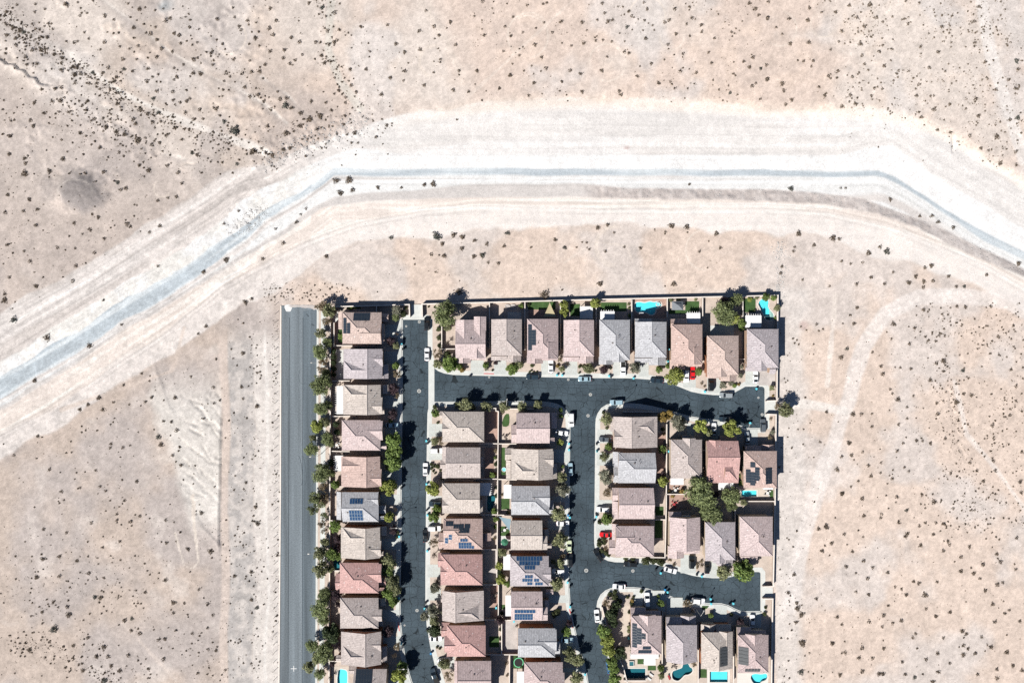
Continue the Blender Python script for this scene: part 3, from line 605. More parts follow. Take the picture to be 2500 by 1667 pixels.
# ------------------------------------------------------------------ driveways: each made of poured slabs
DRIVES = [('A', 1545, 520, 1790, 690), ('A', 1530, 880, 1790, 1060), ('E', 1520, 30, 1785, 200), ('E', 1545, 395, 1785, 560), ('E', 1520, 1060, 1775, 1180), ('E', 1470, 1380, 1770, 1520),
 ('I', 1500, 640, 1770, 790), ('I', 1500, 1050, 1765, 1160), ('L', 1520, 490, 1760, 650), ('L', 1505, 850, 1780, 1000), ('L', 1590, 1440, 1900, 1600),
 ('F', 38, 415, 225, 590), ('F', 38, 740, 220, 910), ('F', 28, 1400, 215, 1560), ('J', 26, 350, 210, 530), ('J', 20, 990, 195, 1165), ('J', 18, 1310, 205, 1480), ('M', 60, 850, 250, 1000), ('M', 140, 1130, 390, 1290),
 ('F', 1750, 480, 1955, 600), ('F', 1735, 770, 1945, 945), ('J', 1690, 60, 1940, 140), ('J', 1660, 380, 1930, 520), ('J', 1700, 1040, 1935, 1160), ('M', 1680, 290, 1945, 395), ('M', 1770, 840, 2050, 1020), ('M', 1880, 1280, 2140, 1340),
 ('B', 610, 1005, 790, 1195), ('B', 930, 1005, 1100, 1195), ('B', 1575, 1005, 1755, 1200), ('B', 1900, 1020, 2070, 1205), ('C', 425, 1020, 605, 1212), ('C', 780, 1035, 915, 1226), ('C', 1385, 1090, 1560, 1375), ('C', 1715, 1240, 1900, 1450), ('D', 1340, 1150, 1520, 1340),
 ('G', 212, 490, 440, 680), ('G', 206, 810, 430, 985), ('K', 198, 110, 415, 270), ('K', 194, 440, 420, 640), ('H', 545, 415, 640, 590), ('H', 880, 385, 990, 625), ('H', 1345, 490, 1510, 715),
 ('K', 1350, 860, 1560, 1110), ('K', 1690, 945, 1860, 1165), ('N', 725, 190, 955, 430), ('N', 975, 270, 1160, 500), ('N', 1515, 360, 1665, 580), ('N', 1930, 445, 2060, 630)]
_slab = {}
for i, (sh, x0, y0, x1, y1) in enumerate(DRIVES):
    a, b = sat(sh, x0, y1), sat(sh, x1, y0)
    root = link('driveway', None, loc=(a.x, a.y, PZ)); struct(root)
    w, h = b.x - a.x, b.y - a.y
    nxs, nys = max(1, round(w / 3.0)), max(1, round(h / 3.0)); sw, sh_ = w / nxs, h / nys
    mb = MB(); mb.box(.02, .02, 0, sw - .02, sh_ - .02, .012 + .003 * (i % 3)); ms_ = mb.mesh('slab', ['drive'])
    for u in range(nxs):
        for v in range(nys): link('slab', ms_, root, (u * sw, v * sh_, 0))
# ------------------------------------------------------------------ lawns, decks and paved yards
LAWN = [('A', rect(930, 585, 985, 765)), ('A', rect(1045, 275, 1240, 305)), ('B', rect(1395, 205, 1770, 312)), ('B', rect(1970, 235, 2105, 400)), ('C', rect(255, 215, 615, 335)), ('C', rect(1415, 200, 1605, 375)), ('C', rect(1190, 320, 1414, 372)),
 ('D', rect(1320, 160, 1480, 350)), ('F', [(1075, 300), (1100, 278), (1135, 280), (1142, 330), (1140, 400), (1130, 440), (1095, 456), (1050, 450), (1040, 400), (1055, 345)]), ('F', rect(1030, 740, 1092, 1115)), ('J', rect(1030, 92, 1142, 240)), ('J', rect(1010, 470, 1145, 600)),
 ('K', rect(1005, 200, 1118, 320)), ('K', rect(1000, 385, 1100, 630)), ('M', rect(865, 850, 1000, 1000)), ('M', rect(1030, 420, 1082, 480)), ('M', rect(1190, 1112, 1342, 1290)), ('N', rect(640, 975, 715, 1033)), ('N', rect(758, 1052, 852, 1105)), ('N', rect(1358, 1090, 1436, 1190)), ('N', [(1380, 365), (1462, 365), (1440, 395), (1400, 412), (1382, 410)]),
 ('H', [(1690, 1320), (1728, 1320), (1728, 1415), (1690, 1425), (1660, 1400), (1665, 1350)])]
for sh, pts in LAWN: sheet('lawn', [tuple(sat(sh, x, y)[:2]) for x, y in pts][::-1], PZ + .035, 'turf')
DECK = [('C', rect(715, 168, 1160, 430), 'paver'), ('D', [(1440, 200), (1480, 165), (1560, 175), (1700, 180), (1735, 240), (1730, 340), (1745, 470), (1560, 480), (1530, 330), (1470, 330), (1440, 260)], 'deck'), ('H', rect(1258, 1300, 1655, 1425), 'deck'), ('J', rect(780, 0, 965, 300), 'deck'),
 ('L', rect(850, 1260, 1075, 1640), 'deck'), ('N', rect(480, 975, 760, 1225), 'deck'), ('N', rect(950, 1010, 1320, 1250), 'deck'), ('N', rect(1440, 1095, 1700, 1270), 'coping'), ('N', rect(1785, 1135, 2140, 1280), 'coping'), ('I', rect(845, 915, 975, 1130), 'deck'),
 ('F', rect(800, 245, 985, 660), 'paver'), ('F', rect(800, 740, 930, 1150), 'paver'), ('M', rect(1050, 645, 1250, 1095), 'gravel_grey'), ('F', rect(1035, 560, 1135, 650), 'deck'), ('J', rect(800, 800, 965, 1260), 'gravel_grey'), ('M', rect(880, 160, 985, 600), 'paver'), ('K', rect(1165, 40, 1500, 250), 'paver'),
 ('G', rect(1190, 1150, 1400, 1340), 'paver'), ('C', rect(1755, 530, 2080, 665), 'concrete'), ('B', rect(1115, 345, 1300, 480), 'concrete'), ('B', rect(1400, 310, 1800, 430), 'paver'), ('N', rect(480, 365, 565, 545), 'deck'), ('N', rect(350, 540, 530, 830), 'deck'), ('N', [(590, 195), (715, 200), (700, 370), (610, 370)], 'concrete'),
 ('A', rect(895, 860, 1000, 1275), 'concrete'), ('A', rect(870, 345, 930, 485), 'concrete'), ('G', rect(1020, 540, 1150, 1230), 'paver'), ('D', rect(1520, 1150, 1745, 1345), 'gravel_grey'), ('A', rect(1560, 600, 1790, 690), 'concrete'), ('J', rect(985, 590, 1150, 780), 'concrete'), ('G', rect(1410, 400, 1500, 430), 'concrete')]
def holed(pts, z, mat, holes_, name, label=None):
    me = prism(pts, PZ - .02, z, mat, name, holes_); o = link(name, me); struct(o, label); return o
def inside(p, poly):
    c = False; n = len(poly)
    for i in range(n):
        (x0, y0), (x1, y1) = poly[i], poly[i - 1]
        if (y0 > p[1]) != (y1 > p[1]) and p[0] < (x1 - x0) * (p[1] - y0) / (y1 - y0) + x0: c = not c
    return c
for k, (sh, pts, mt) in enumerate(DECK):
    w = [tuple(sat(sh, x, y)[:2]) for x, y in pts]
    hs = [h for h in pool_w if all(inside(p, w) for p in h)]
    cut = [h for h in pool_w if any(inside(p, w) for p in h) and h not in hs]
    if cut: continue
    holed(w, PZ + .014 + .0015 * (k % 5), mt, hs, 'patio_paving')
for (blk, sh, pts, tone, rnd, lab, _), w in zip(POOLS, pool_w):
    cx, cy = sum(p[0] for p in w) / len(w), sum(p[1] for p in w) / len(w)
    root = tag(link('swimming_pool', None, loc=(cx, cy, 0)), lab, 'pool', 'backyard swimming pools')
    l = [(p[0] - cx, p[1] - cy) for p in w]
    area = sum(l[i][0] * l[i - 1][1] - l[i - 1][0] * l[i][1] for i in range(len(l)))
    mb = MB(); mb.face([(*p, -.55) for p in l]); n = len(l)
    for i in range(n): mb.face([(*l[i], -.55), (*l[(i + 1) % n], -.55), (*l[(i + 1) % n], PZ), (*l[i], PZ)])
    link('basin', mb.mesh('basin', [tone]), root)
    mb = MB(); mb.face([(*p, .06) for p in l]); link('water', mb.mesh('water', ['water']), root)
    sgn = -1 if area > 0 else 1
    link('coping', strip(l, -.0 * sgn, -.38 * sgn, PZ - .02, PZ + .05, 'coping', 'coping', True), root)
# painted marks and iron covers in the road
c = sat('L', 320, 1295); mb = MB(); r = 1.05
for s in (0, 1):
    d = (r * 1.02, .12) if s == 0 else (.12, r)
    z = .036 + .004 * s
    mb.face([(-d[0], -d[1], z), (d[0], -d[1], z), (d[0], d[1], z), (-d[0], d[1], z)])
struct(link('road_marking', mb.mesh('road_marking', ['white_paint']), loc=(c.x, c.y, 0)), 'white painted cross on the wide grey road')
for sh, ln in (('B', [(790, 1186), (930, 1188)]), ('L', [(1745, 650), (1765, 780)]), ('M', [(1958, 480), (1975, 540)]), ('M', [(1975, 590), (2005, 740)])):
    l = [tuple(sat(sh, x, y)[:2]) for x, y in ln]
    struct(link('kerb_marking', strip(l, -.15, .2, .1, PZ + .02, 'red_paint', 'kerb_marking')), None)
MAN = [('A', 1857, 540, 14, 'small cover near the dead end'), ('A', 2037, 480, 20, 'cover at the dead end by a black car'), ('A', 2033, 1425, 27, 'large cover at the first junction on the left street'), ('B', 863, 1235, 14, 'small cover below the red painted kerb'), ('B', 1945, 1268, 17, 'cover beside a silver sedan on the upper street'), ('B', 2248, 1473, 22, 'cover in the middle of the upper street'),
 ('D', 1520, 1515, 15, 'small cover in the upper cul-de-sac'), ('F', 2215, 305, 22, 'cover at the central junction'), ('H', 1572, 290, 20, 'cover by the grey car in the upper cul-de-sac'), ('J', 2190, 1075, 27, 'large cover on the right street at the lower junction'), ('K', 700, 1080, 22, 'cover below the black car on the lower street'), ('L', 2005, 500, 22, 'cover on the lower left street'), ('L', 1835, 703, 13, 'small cover beside red kerb paint')]
for sh, x, y, r, lb in MAN:
    c = sat(sh, x, y); R = r / 5.6 * M
    root = tag(link('manhole', None, loc=(c.x, c.y, .03)), 'round manhole, ' + lb, 'manhole', 'manholes in the streets')
    mb = MB(); mb.tube((0, 0, 0), (0, 0, .012), R, R, 20); link('collar', mb.mesh('collar', ['ring']), root)
    mb = MB(); mb.tube((0, 0, .008), (0, 0, .02), R * .6, R * .6, 18); link('cover', mb.mesh('cover', ['iron']), root)

c = at(704, 752); mb = MB(); n = 16
mb.face([(math.cos(t) * (1.35 + .25 * math.sin(3 * t)), math.sin(t) * (1.6 + .3 * math.cos(2 * t)), .036) for t in [2 * math.pi * k / n for k in range(n)]])
struct(link('paint_spill', mb.mesh('paint_spill', ['white_paint']), loc=(c.x, c.y, 0)), 'white spilled patch at the top end of the wide road')

for k, (sh, ln, w_) in enumerate([('E', [(390, 850), (420, 950), (438, 1080), (440, 1180), (425, 1258)], .16), ('E', [(440, 830), (470, 950), (490, 1080), (492, 1180), (475, 1258)], .16), ('A', [(410, 1130), (385, 1210), (400, 1290), (450, 1330), (490, 1300)], .1), ('A', [(225, 1250), (240, 1350), (235, 1500)], .12), ('A', [(560, 510), (600, 530)], .5), ('A', [(495, 370), (525, 410)], .45)]):
    l = [tuple(v) for v in smooth_line([sat(sh, x, y)[:2] for x, y in ln], 5)]
    struct(link('skid_mark', strip(l, -w_ / 2, w_ / 2, .031, .034 + .0006 * k, 'rubber_mark', 'skid_mark')))
for k, (x0, x1) in enumerate(((706.5, 703), (740, 737.5))):
    struct(link('pavement_seam', strip(W([(x0, 775), (x0 - 1, 1100), (x1, 1700)]), -.09, .09, .031, .0345 + .001 * k, 'seam', 'pavement_seam')))
for k, ln in enumerate(([(1003, 782), (1002, 1200), (999, 1480)], [(1024, 782), (1023, 1200), (1020, 1480)], [(1064, 933), (1500, 941), (1640, 950)], [(1064, 962), (1450, 966), (1620, 978)], [(1412, 1010), (1410, 1400), (1425, 1560)], [(1434, 1040), (1431, 1330)], [(1480, 1400), (1600, 1405), (1700, 1440)])):
    struct(link('pavement_seam', strip(W(ln), -.07, .07, .031, .0345 + .0007 * k, 'seam', 'pavement_seam')))

for k, (px, py, a_, b_) in enumerate(((722, 747, 2.6, .5), (748, 748, 3.0, .7), (768, 751, 1.6, .8))):
    c = at(px, py); mb = MB(); n = 22; rr = random.Random(k)
    mb.face([(math.cos(t) * a_ * rr.uniform(.7, 1.2), math.sin(t) * b_ * rr.uniform(.7, 1.2), .037 + .001 * k) for t in [2 * math.pi * i / n for i in range(n)]])
    struct(link('sand_drift', mb.mesh('sand_drift', ['gravel_grey']), loc=(c.x, c.y, 0)))

sheet('road_lane', W([(740, 760), (777, 752), (773.5, 1800), (737, 1800)][::-1]), .0335, 'asphalt_lane')
# ------------------------------------------------------------------ houses
PITCH = .40
WIN = {}
def window_mesh(w, h):
    if (w, h) not in WIN:
        f = MB()
        for a in ((-w / 2 - .08, -h / 2 - .08, w / 2 + .08, -h / 2), (-w / 2 - .08, h / 2, w / 2 + .08, h / 2 + .08), (-w / 2 - .08, -h / 2, -w / 2, h / 2), (w / 2, -h / 2, w / 2 + .08, h / 2)):
            f.box(a[0], 0, a[1], a[2], .07, a[3])
        g = MB(); g.box(-w / 2, .0, -h / 2, w / 2, .035, h / 2)
        WIN[(w, h)] = (f.mesh('window', ['trim']), g.mesh('pane', ['glass']))
    return WIN[(w, h)]
_mb = MB(); _mb.tube((0, 0, -.3), (0, 0, .45), .06, .06, 8); _mb.tube((0, 0, .45), (0, 0, .55), .11, .10, 8); VENT = _mb.mesh('roof_vent', ['vent'])
_mb = MB(); _mb.box(-.2, -.2, -.2, .2, .2, .2); VENTBOX = _mb.mesh('roof_vent', ['vent'])
HOUSES = []
class House:
    def __init__(s, sheet_, short, colour, roofs, front, stucco='stucco_tan', feature=''):
        s.sh = sheet_; s.short = short; s.col = colour; s.front = front; s.stucco = stucco; s.vols = []
        k, x0, y0, x1, y1, ax, ends, z, rp = roofs[0]
        c = sat(sheet_, (x0 + x1) / 2, (y0 + y1) / 2, z)
        s.o = Vector((c.x, c.y, 0)); s.root = link('house', None, loc=(c.x, c.y, PZ)); HOUSES.append(s)
        for i, r in enumerate(roofs): s.volume(i, *r)
        s.finish(feature)
    def volume(s, i, kind, x0, y0, x1, y1, ax, ends, z, rp):
        A, B = sat(s.sh, x0, y0, z), sat(s.sh, x1, y1, z)
        X0, X1, Y0, Y1 = A.x - s.o.x, B.x - s.o.x, B.y - s.o.y, A.y - s.o.y; z = z - PZ
        eps = .004 * i
        X0 += eps; X1 -= eps; Y0 += eps; Y1 -= eps; z -= eps
        if ax == 'x':
            r = (Y0 + Y1) / 2 if rp is None else sat(s.sh, x0, rp, z + 1.8).y - s.o.y
            r = min(max(r, Y0 + .8), Y1 - .8); d1, d2 = r - Y0, Y1 - r
        else:
            r = (X0 + X1) / 2 if rp is None else sat(s.sh, rp, y0, z + 1.8).x - s.o.x
            r = min(max(r, X0 + .8), X1 - .8); d1, d2 = r - X0, X1 - r
        pit = PITCH * (1.4 if kind == 'g' and 'h' in ends else 1.12 if kind == 'g' else 1.0)
        h = pit * min(d1, d2) if rp is not None else pit * (d1 + d2) / 2
        if kind == 'lean': h = .9
        ins = h / pit
        L = (X1 - X0) if ax == 'x' else (Y1 - Y0)
        ia = ins if ends[0] == 'h' else 0; ib = ins if ends[1] == 'h' else 0
        if ia + ib > L - .4: f = (L - .4) / (ia + ib); ia *= f; ib *= f
        t = .22
        if ax == 'x':
            R0, R1 = Vector((X0 + ia, r, z + h)), Vector((X1 - ib, r, z + h))
        else:
            R0, R1 = Vector((r, Y1 - ia, z + h)), Vector((r, Y0 + ib, z + h))
        c = {'sw': Vector((X0, Y0, z)), 'se': Vector((X1, Y0, z)), 'ne': Vector((X1, Y1, z)), 'nw': Vector((X0, Y1, z))}
        mb = MB(); caps = []
        def slope(pts, mat=0):
            e = (pts[1] - pts[0]).normalized(); nrm = (pts[1] - pts[0]).cross(pts[2] - pts[0]).normalized(); g = nrm.cross(e)
            mb.face(pts, mat, [((p - pts[0]).dot(e) + 13.1 * i, (p - pts[0]).dot(g)) for p in pts])
        if ax == 'x':
            slope([c['sw'], c['se'], R1, R0]); slope([c['ne'], c['nw'], R0, R1])
            slope([c['nw'], c['sw'], R0], 0 if ia else 1); slope([c['se'], c['ne'], R1], 0 if ib else 1)
            caps = [(R0, R1)] + ([(c['sw'], R0), (c['nw'], R0)] if ia else []) + ([(c['se'], R1), (c['ne'], R1)] if ib else [])
        else:
            slope([c['nw'], c['sw'], R1, R0]); slope([c['se'], c['ne'], R0, R1])
            slope([c['ne'], c['nw'], R0], 0 if ia else 1); slope([c['sw'], c['se'], R1], 0 if ib else 1)
            caps = [(R0, R1)] + ([(c['nw'], R0), (c['ne'], R0)] if ia else []) + ([(c['sw'], R1), (c['se'], R1)] if ib else [])
        k = ['sw', 'se', 'ne', 'nw']; dn = Vector((0, 0, -t))
        for a in range(4): mb.face([c[k[a]] + dn, c[k[(a + 1) % 4]] + dn, c[k[(a + 1) % 4]], c[k[a]]], 2)
        mb.face([c[q] + dn for q in reversed(k)], 2)
        name = {'m': 'roof', 'g': 'gable_roof', 'w': 'wing_roof', 'l': 'porch_roof', 'lean': 'porch_roof'}[kind]
        ro = link(name, mb.mesh(name, ['roof_' + s.col, s.stucco, 'trim'], uv=True), s.root)
        cb = MB()
        for p, q in caps:
            if (q - p).length > .5: cb.tube(p + Vector((0, 0, .02)), q + Vector((0, 0, .02)), .13, .13, 5)
        link('ridge_cap', cb.mesh('ridge_cap', ['cap_' + s.col]), ro)
        v = dict(kind=kind, X0=X0, X1=X1, Y0=Y0, Y1=Y1, z=z, ax=ax, r=r, h=h, d1=d1, d2=d2, ro=ro, ia=ia, ib=ib); s.vols.append(v)
        if kind in 'mwl' or kind == 'lean':
            e = .5 if kind == 'm' else .35; e += .013 * i
            if X1 - X0 < 2 * e + .3 or Y1 - Y0 < 2 * e + .3: return
            wb = MB(); wb.box(X0 + e, Y0 + e, -.05, X1 - e, Y1 - e, z - t + .01)
            v['wall'] = link('wall' if kind == 'm' else 'wing_wall', wb.mesh('wall', [s.stucco]), s.root); v['e'] = e
    def zroof(s, v, side, x, y):
        if side == 'S': return v['z'] + (y - v['Y0']) * (v['h'] / v['d1'] if v['ax'] == 'x' else PITCH)
        if side == 'N': return v['z'] + (v['Y1'] - y) * (v['h'] / v['d2'] if v['ax'] == 'x' else PITCH)
        if side == 'W': return v['z'] + (x - v['X0']) * (v['h'] / v['d1'] if v['ax'] == 'y' else PITCH)
        return v['z'] + (v['X1'] - x) * (v['h'] / v['d2'] if v['ax'] == 'y' else PITCH)
    def tilt(s, v, side):
        sl_ = {'S': v['h'] / v['d1'] if v['ax'] == 'x' else PITCH, 'N': v['h'] / v['d2'] if v['ax'] == 'x' else PITCH, 'W': v['h'] / v['d1'] if v['ax'] == 'y' else PITCH, 'E': v['h'] / v['d2'] if v['ax'] == 'y' else PITCH}[side]
        a = math.atan(sl_)
        return {'S': (a, 0, 0), 'N': (-a, 0, 0), 'W': (0, -a, 0), 'E': (0, a, 0)}[side], math.cos(a)
    def solar(s, side, rects, tone='solar_blue', mat_=False):
        v = s.vols[0]; rot, ca = s.tilt(v, side)
        for (x0, y0, x1, y1) in rects:
            z = v['z'] + 1.0
            for _ in range(4):
                p, q = sat(s.sh, x0, y0, z + PZ) - s.o, sat(s.sh, x1, y1, z + PZ) - s.o
                z = s.zroof(v, side, (p.x + q.x) / 2, (p.y + q.y) / 2)
            w, h = q.x - p.x, p.y - q.y
            if side in 'NS': cw, ch = 1.0, 1.62 * ca
            else: cw, ch = 1.62 * ca, 1.0
            if mat_: cw, ch = (w, 1.2) if side in 'WE' else (1.2, h)
            nc, nr = max(1, round(w / cw)), max(1, round(h / ch)); cw, ch = w / nc, h / nr
            sx, sy = (cw, ch / ca) if side in 'NS' else (cw / ca, ch)
            key = ('sol', round(sx, 2), round(sy, 2), tone)
            if key not in WIN:
                a = MB(); g = .03 if not mat_ else .05
                a.box(-sx / 2 + g, -sy / 2 + g, 0, sx / 2 - g, sy / 2 - g, .05, 1); b = .045 + g
                if not mat_: a.box(-sx / 2 + b, -sy / 2 + b, .045, sx / 2 - b, sy / 2 - b, .056, 0)
                WIN[key] = a.mesh('solar_panel', [tone, ('solar_dark' if tone == 'solar_black' else 'solar_frame') if not mat_ else 'mat_black'])
            for i in range(nc):
                for j in range(nr):
                    x, y = p.x + (i + .5) * cw, q.y + (j + .5) * ch
                    o = link('pool_heater_strip' if mat_ else 'solar_panel', WIN[key], v['ro'], (x, y, s.zroof(v, side, x, y) + .10)); o.rotation_euler = rot
        return s
    def finish(s, feature):
        v = s.vols[0]; rnd = random.Random(s.short); e = v['e']
        # vents near the ridge
        for k in range(rnd.choice((3, 4, 4, 5))):
            if v['ax'] == 'x':
                x = rnd.uniform(v['X0'] + max(2, v['ia']), v['X1'] - max(2, v['ib'])); y = v['r'] + rnd.choice((-1.6, -1, 1.1, 1.9, 2.6)); sd_ = 'S' if y < v['r'] else 'N'
            else:
                y = rnd.uniform(v['Y0'] + max(2, v['ib']), v['Y1'] - max(2, v['ia'])); x = v['r'] + rnd.choice((-1.6, -1, 1.1, 1.9, 2.6)); sd_ = 'W' if x < v['r'] else 'E'
            if not (v['X0'] + .5 < x < v['X1'] - .5 and v['Y0'] + .5 < y < v['Y1'] - .5): continue
            link('roof_vent', VENT if k else VENTBOX, v['ro'], (x, y, s.zroof(v, sd_, x, y)))
        # windows on both storeys
        sides = {'S': ((v['X0'] + e, v['X1'] - e), v['Y0'] + e, math.pi), 'N': ((v['X0'] + e, v['X1'] - e), v['Y1'] - e, 0), 'W': ((v['Y0'] + e, v['Y1'] - e), v['X0'] + e, math.pi / 2), 'E': ((v['Y0'] + e, v['Y1'] - e), v['X1'] - e, -math.pi / 2)}
        for sd_, ((a, b), c, rot) in sides.items():
            for t in rnd.sample((.17, .36, .58, .8), rnd.choice((2, 3))):
                w = rnd.choice((.9, 1.2, 1.6)); f, g = window_mesh(w, 1.2)
                u = a + t * (b - a); loc = (u, c, 3.95) if sd_ in 'NS' else (c, u, 3.95)
                o = link('window', f, s.root, loc, rot); link('pane', g, o)
        # garage door and entrance on the street side
        lows = [q for q in s.vols[1:] if q['kind'] in ('l', 'w') and 'wall' in q]
        key = {'E': lambda q: q['X1'], 'W': lambda q: -q['X0'], 'N': lambda q: q['Y1'], 'S': lambda q: -q['Y0']}[s.front]
        span = lambda q: (q['Y1'] - q['Y0']) if s.front in 'EW' else (q['X1'] - q['X0'])
        cand = [q for q in lows if key(q) > key(v) - .3 and span(q) > 3.6]
        q = max(cand, key=span) if cand else v; ee = q['e']
        c = {'E': q['X1'] - ee, 'W': q['X0'] + ee, 'N': q['Y1'] - ee, 'S': q['Y0'] + ee}[s.front]; rot = {'N': 0, 'S': math.pi, 'W': math.pi / 2, 'E': -math.pi / 2}[s.front]
        u = (q['Y0'] + q['Y1']) / 2 if s.front in 'EW' else (q['X0'] + q['X1']) / 2
        w = min(4.8, span(q) - 1.4)
        mb = MB()
        for k in range(4): mb.box(-w / 2, 0, k * .54, w / 2, .05, k * .54 + .52)
        link('garage_door', mb.mesh('garage_door', ['door']), s.root, (c, u, 0) if s.front in 'EW' else (u, c, 0), rot)
        if q is not v:
            c = {'E': v['X1'] - e, 'W': v['X0'] + e, 'N': v['Y1'] - e, 'S': v['Y0'] + e}[s.front]
        mb = MB(); mb.box(-.5, 0, 0, .5, .06, 2.1); d_ = span(v) * .36
        u = ((v['Y0'] + v['Y1']) / 2 if s.front in 'EW' else (v['X0'] + v['X1']) / 2) + d_
        link('front_door', mb.mesh('front_door', ['bark']), s.root, (c, u, 0) if s.front in 'EW' else (u, c, 0), rot)
        shape = 'hipped' if v['ia'] or v['ib'] else 'gabled'
        cn = s.col
        tag(s.root, ('house with %s %s roof%s, %s' % (cn, shape, feature, s.short)), 'house', 'tiled-roof houses of the subdivision')
# roof pieces: kind, outline on the survey sheet (left, top, right, bottom), ridge direction, ends, eave height, ridge position
# m main roof, g cross gable on the main walls, w full-height wing, l single-storey roof
def WR(n): return '%s down in western row' % ORD[n]
def ML(n): return '%s down, left row of middle block' % ORD[n]
def MR(n): return '%s down, right row of middle block' % ORD[n]
def NR(n): return '%s from left in northern row' % ORD[n]
def RL(n): return '%s down, left row of right block' % ORD[n]
EV, LO = 5.6, 3.1
HS = {}
HS[1] = House('A', WR(0), 'peach', [('m', 987, 350, 1520, 780, 'x', 'hh', EV, None), ('g', 1230, 494, 1519, 779, 'x', 'gg', EV, None), ('l', 1480, 365, 1615, 480, 'x', 'gg', LO, None), ('l', 1480, 505, 1560, 780, 'y', 'gg', LO, None), ('l', 930, 345, 1040, 580, 'y', 'gg', LO, None)], 'E', 'stucco_rust', ' and black solar panels')
HS[1].solar('N', [(1135, 358, 1360, 465)], 'solar_black').solar('W', [(995, 425, 1045, 640), (1045, 495, 1095, 640)], 'solar_black')
HS[2] = House('A', WR(1), 'mauve', [('m', 1000, 850, 1532, 1257, 'y', 'gg', EV, 1330), ('g', 1003, 1015, 1330, 1256, 'x', 'hg', EV, None), ('g', 1380, 880, 1540, 1092, 'x', 'gg', EV, None), ('l', 1490, 1060, 1615, 1255, 'y', 'gg', LO, None)], 'E')
HS[3] = House('A', WR(2), 'tan', [('m', 995, 1340, 1510, 1746, 'y', 'gg', EV, 1325), ('g', 1003, 1342, 1325, 1585, 'x', 'hg', EV, None), ('g', 1380, 1510, 1534, 1742, 'x', 'gg', EV, None), ('l', 1480, 1340, 1612, 1462, 'y', 'gg', LO, None), ('l', 1490, 1640, 1560, 1744, 'x', 'gg', LO, None)], 'E')
HS[4] = House('E', WR(3), 'pink', [('m', 978, 365, 1505, 780, 'x', 'hh', EV, None), ('g', 1330, 375, 1538, 640, 'x', 'gg', EV, None), ('l', 1470, 660, 1590, 775, 'x', 'gg', LO, None), ('l', 1480, 470, 1560, 570, 'x', 'gg', LO, None)], 'E')
HS[5] = House('E', WR(4), 'orange', [('m', 970, 862, 1500, 1275, 'y', 'gg', EV, 1315), ('g', 992, 866, 1315, 1095, 'x', 'gg', EV, None), ('g', 1350, 1035, 1522, 1270, 'x', 'gg', EV, None)], 'E')
HS[6] = House('I', WR(5), 'grey', [('m', 990, 5, 1480, 410, 'x', 'gh', EV, None), ('g', 1330, 5, 1478, 190, 'x', 'gg', EV, None), ('l', 905, 0, 1040, 380, 'y', 'gg', LO, None), ('l', 1450, 185, 1580, 300, 'x', 'gg', LO, None), ('l', 1440, 330, 1556, 400, 'x', 'gg', LO, None)], 'E', 'stucco_tan', ' and two solar arrays')
HS[6].solar('N', [(1085, 95, 1265, 165)], 'solar_blue').solar('S', [(1080, 245, 1265, 400)])
HS[7] = House('I', WR(6), 'tan', [('m', 965, 485, 1500, 905, 'y', 'gg', EV, 1303), ('g', 985, 488, 1303, 738, 'x', 'hg', EV, None), ('g', 1370, 668, 1516, 890, 'x', 'gg', EV, None), ('l', 1460, 470, 1592, 595, 'y', 'gg', LO, None), ('l', 1480, 810, 1546, 890, 'x', 'gg', LO, None)], 'E', 'stucco_rust')
HS[8] = House('I', WR(7), 'red', [('m', 950, 970, 1480, 1385, 'x', 'hh', EV, None), ('g', 1320, 985, 1521, 1240, 'x', 'gg', EV, None), ('l', 895, 1115, 1000, 1345, 'x', 'gg', LO, None), ('l', 1460, 1170, 1578, 1280, 'x', 'gg', LO, None), ('l', 1450, 1310, 1560, 1365, 'x', 'gg', LO, None)], 'E')
HS[9] = House('L', WR(8), 'brown', [('m', 955, 330, 1478, 745, 'x', 'hh', EV, None), ('g', 1350, 485, 1527, 650, 'x', 'gg', EV, None), ('l', 1450, 330, 1577, 435, 'y', 'gg', LO, None), ('l', 1460, 650, 1540, 715, 'x', 'gg', LO, None)], 'E')
HS[10] = House('L', WR(9), 'brown', [('m', 968, 790, 1515, 1240, 'y', 'gg', EV, 1303), ('g', 990, 978, 1303, 1232, 'x', 'hg', EV, None), ('g', 1370, 845, 1518, 1066, 'x', 'gg', EV, None), ('l', 900, 1110, 1040, 1192, 'x', 'gg', LO, None), ('l', 1480, 990, 1595, 1200, 'y', 'gg', LO, None)], 'E', 'stucco_rust')
HS[11] = House('L', WR(10), 'brown', [('m', 1145, 1300, 1595, 1720, 'x', 'gg', EV, None), ('l', 1075, 1255, 1180, 1368, 'x', 'gg', LO, None)], 'E', 'stucco_tan', ' and black solar array')
HS[11].solar('N', [(1165, 1312, 1390, 1500)], 'solar_black')
HS[12] = House('F', ML(0), 'tan', [('m', 225, 250, 795, 665, 'x', 'hh', EV, None), ('g', 222, 395, 400, 560, 'x', 'gg', EV, None), ('l', 190, 245, 300, 345, 'x', 'gg', LO, None)], 'W')
HS[13] = House('F', ML(1), 'brown', [('m', 275, 738, 745, 1155, 'x', 'gg', EV, 952), ('l', 222, 730, 330, 1158, 'y', 'gg', LO, None), ('l', 195, 910, 290, 1030, 'x', 'gg', LO, None), ('l', 690, 865, 780, 1000, 'y', 'gg', LO, None)], 'W')
HS[14] = House('F', ML(2), 'tan', [('m', 222, 1228, 738, 1638, 'x', 'hg', EV, 1445), ('g', 222, 1440, 380, 1600, 'x', 'gg', EV, None), ('l', 690, 1450, 777, 1635, 'y', 'gg', LO, None)], 'W')
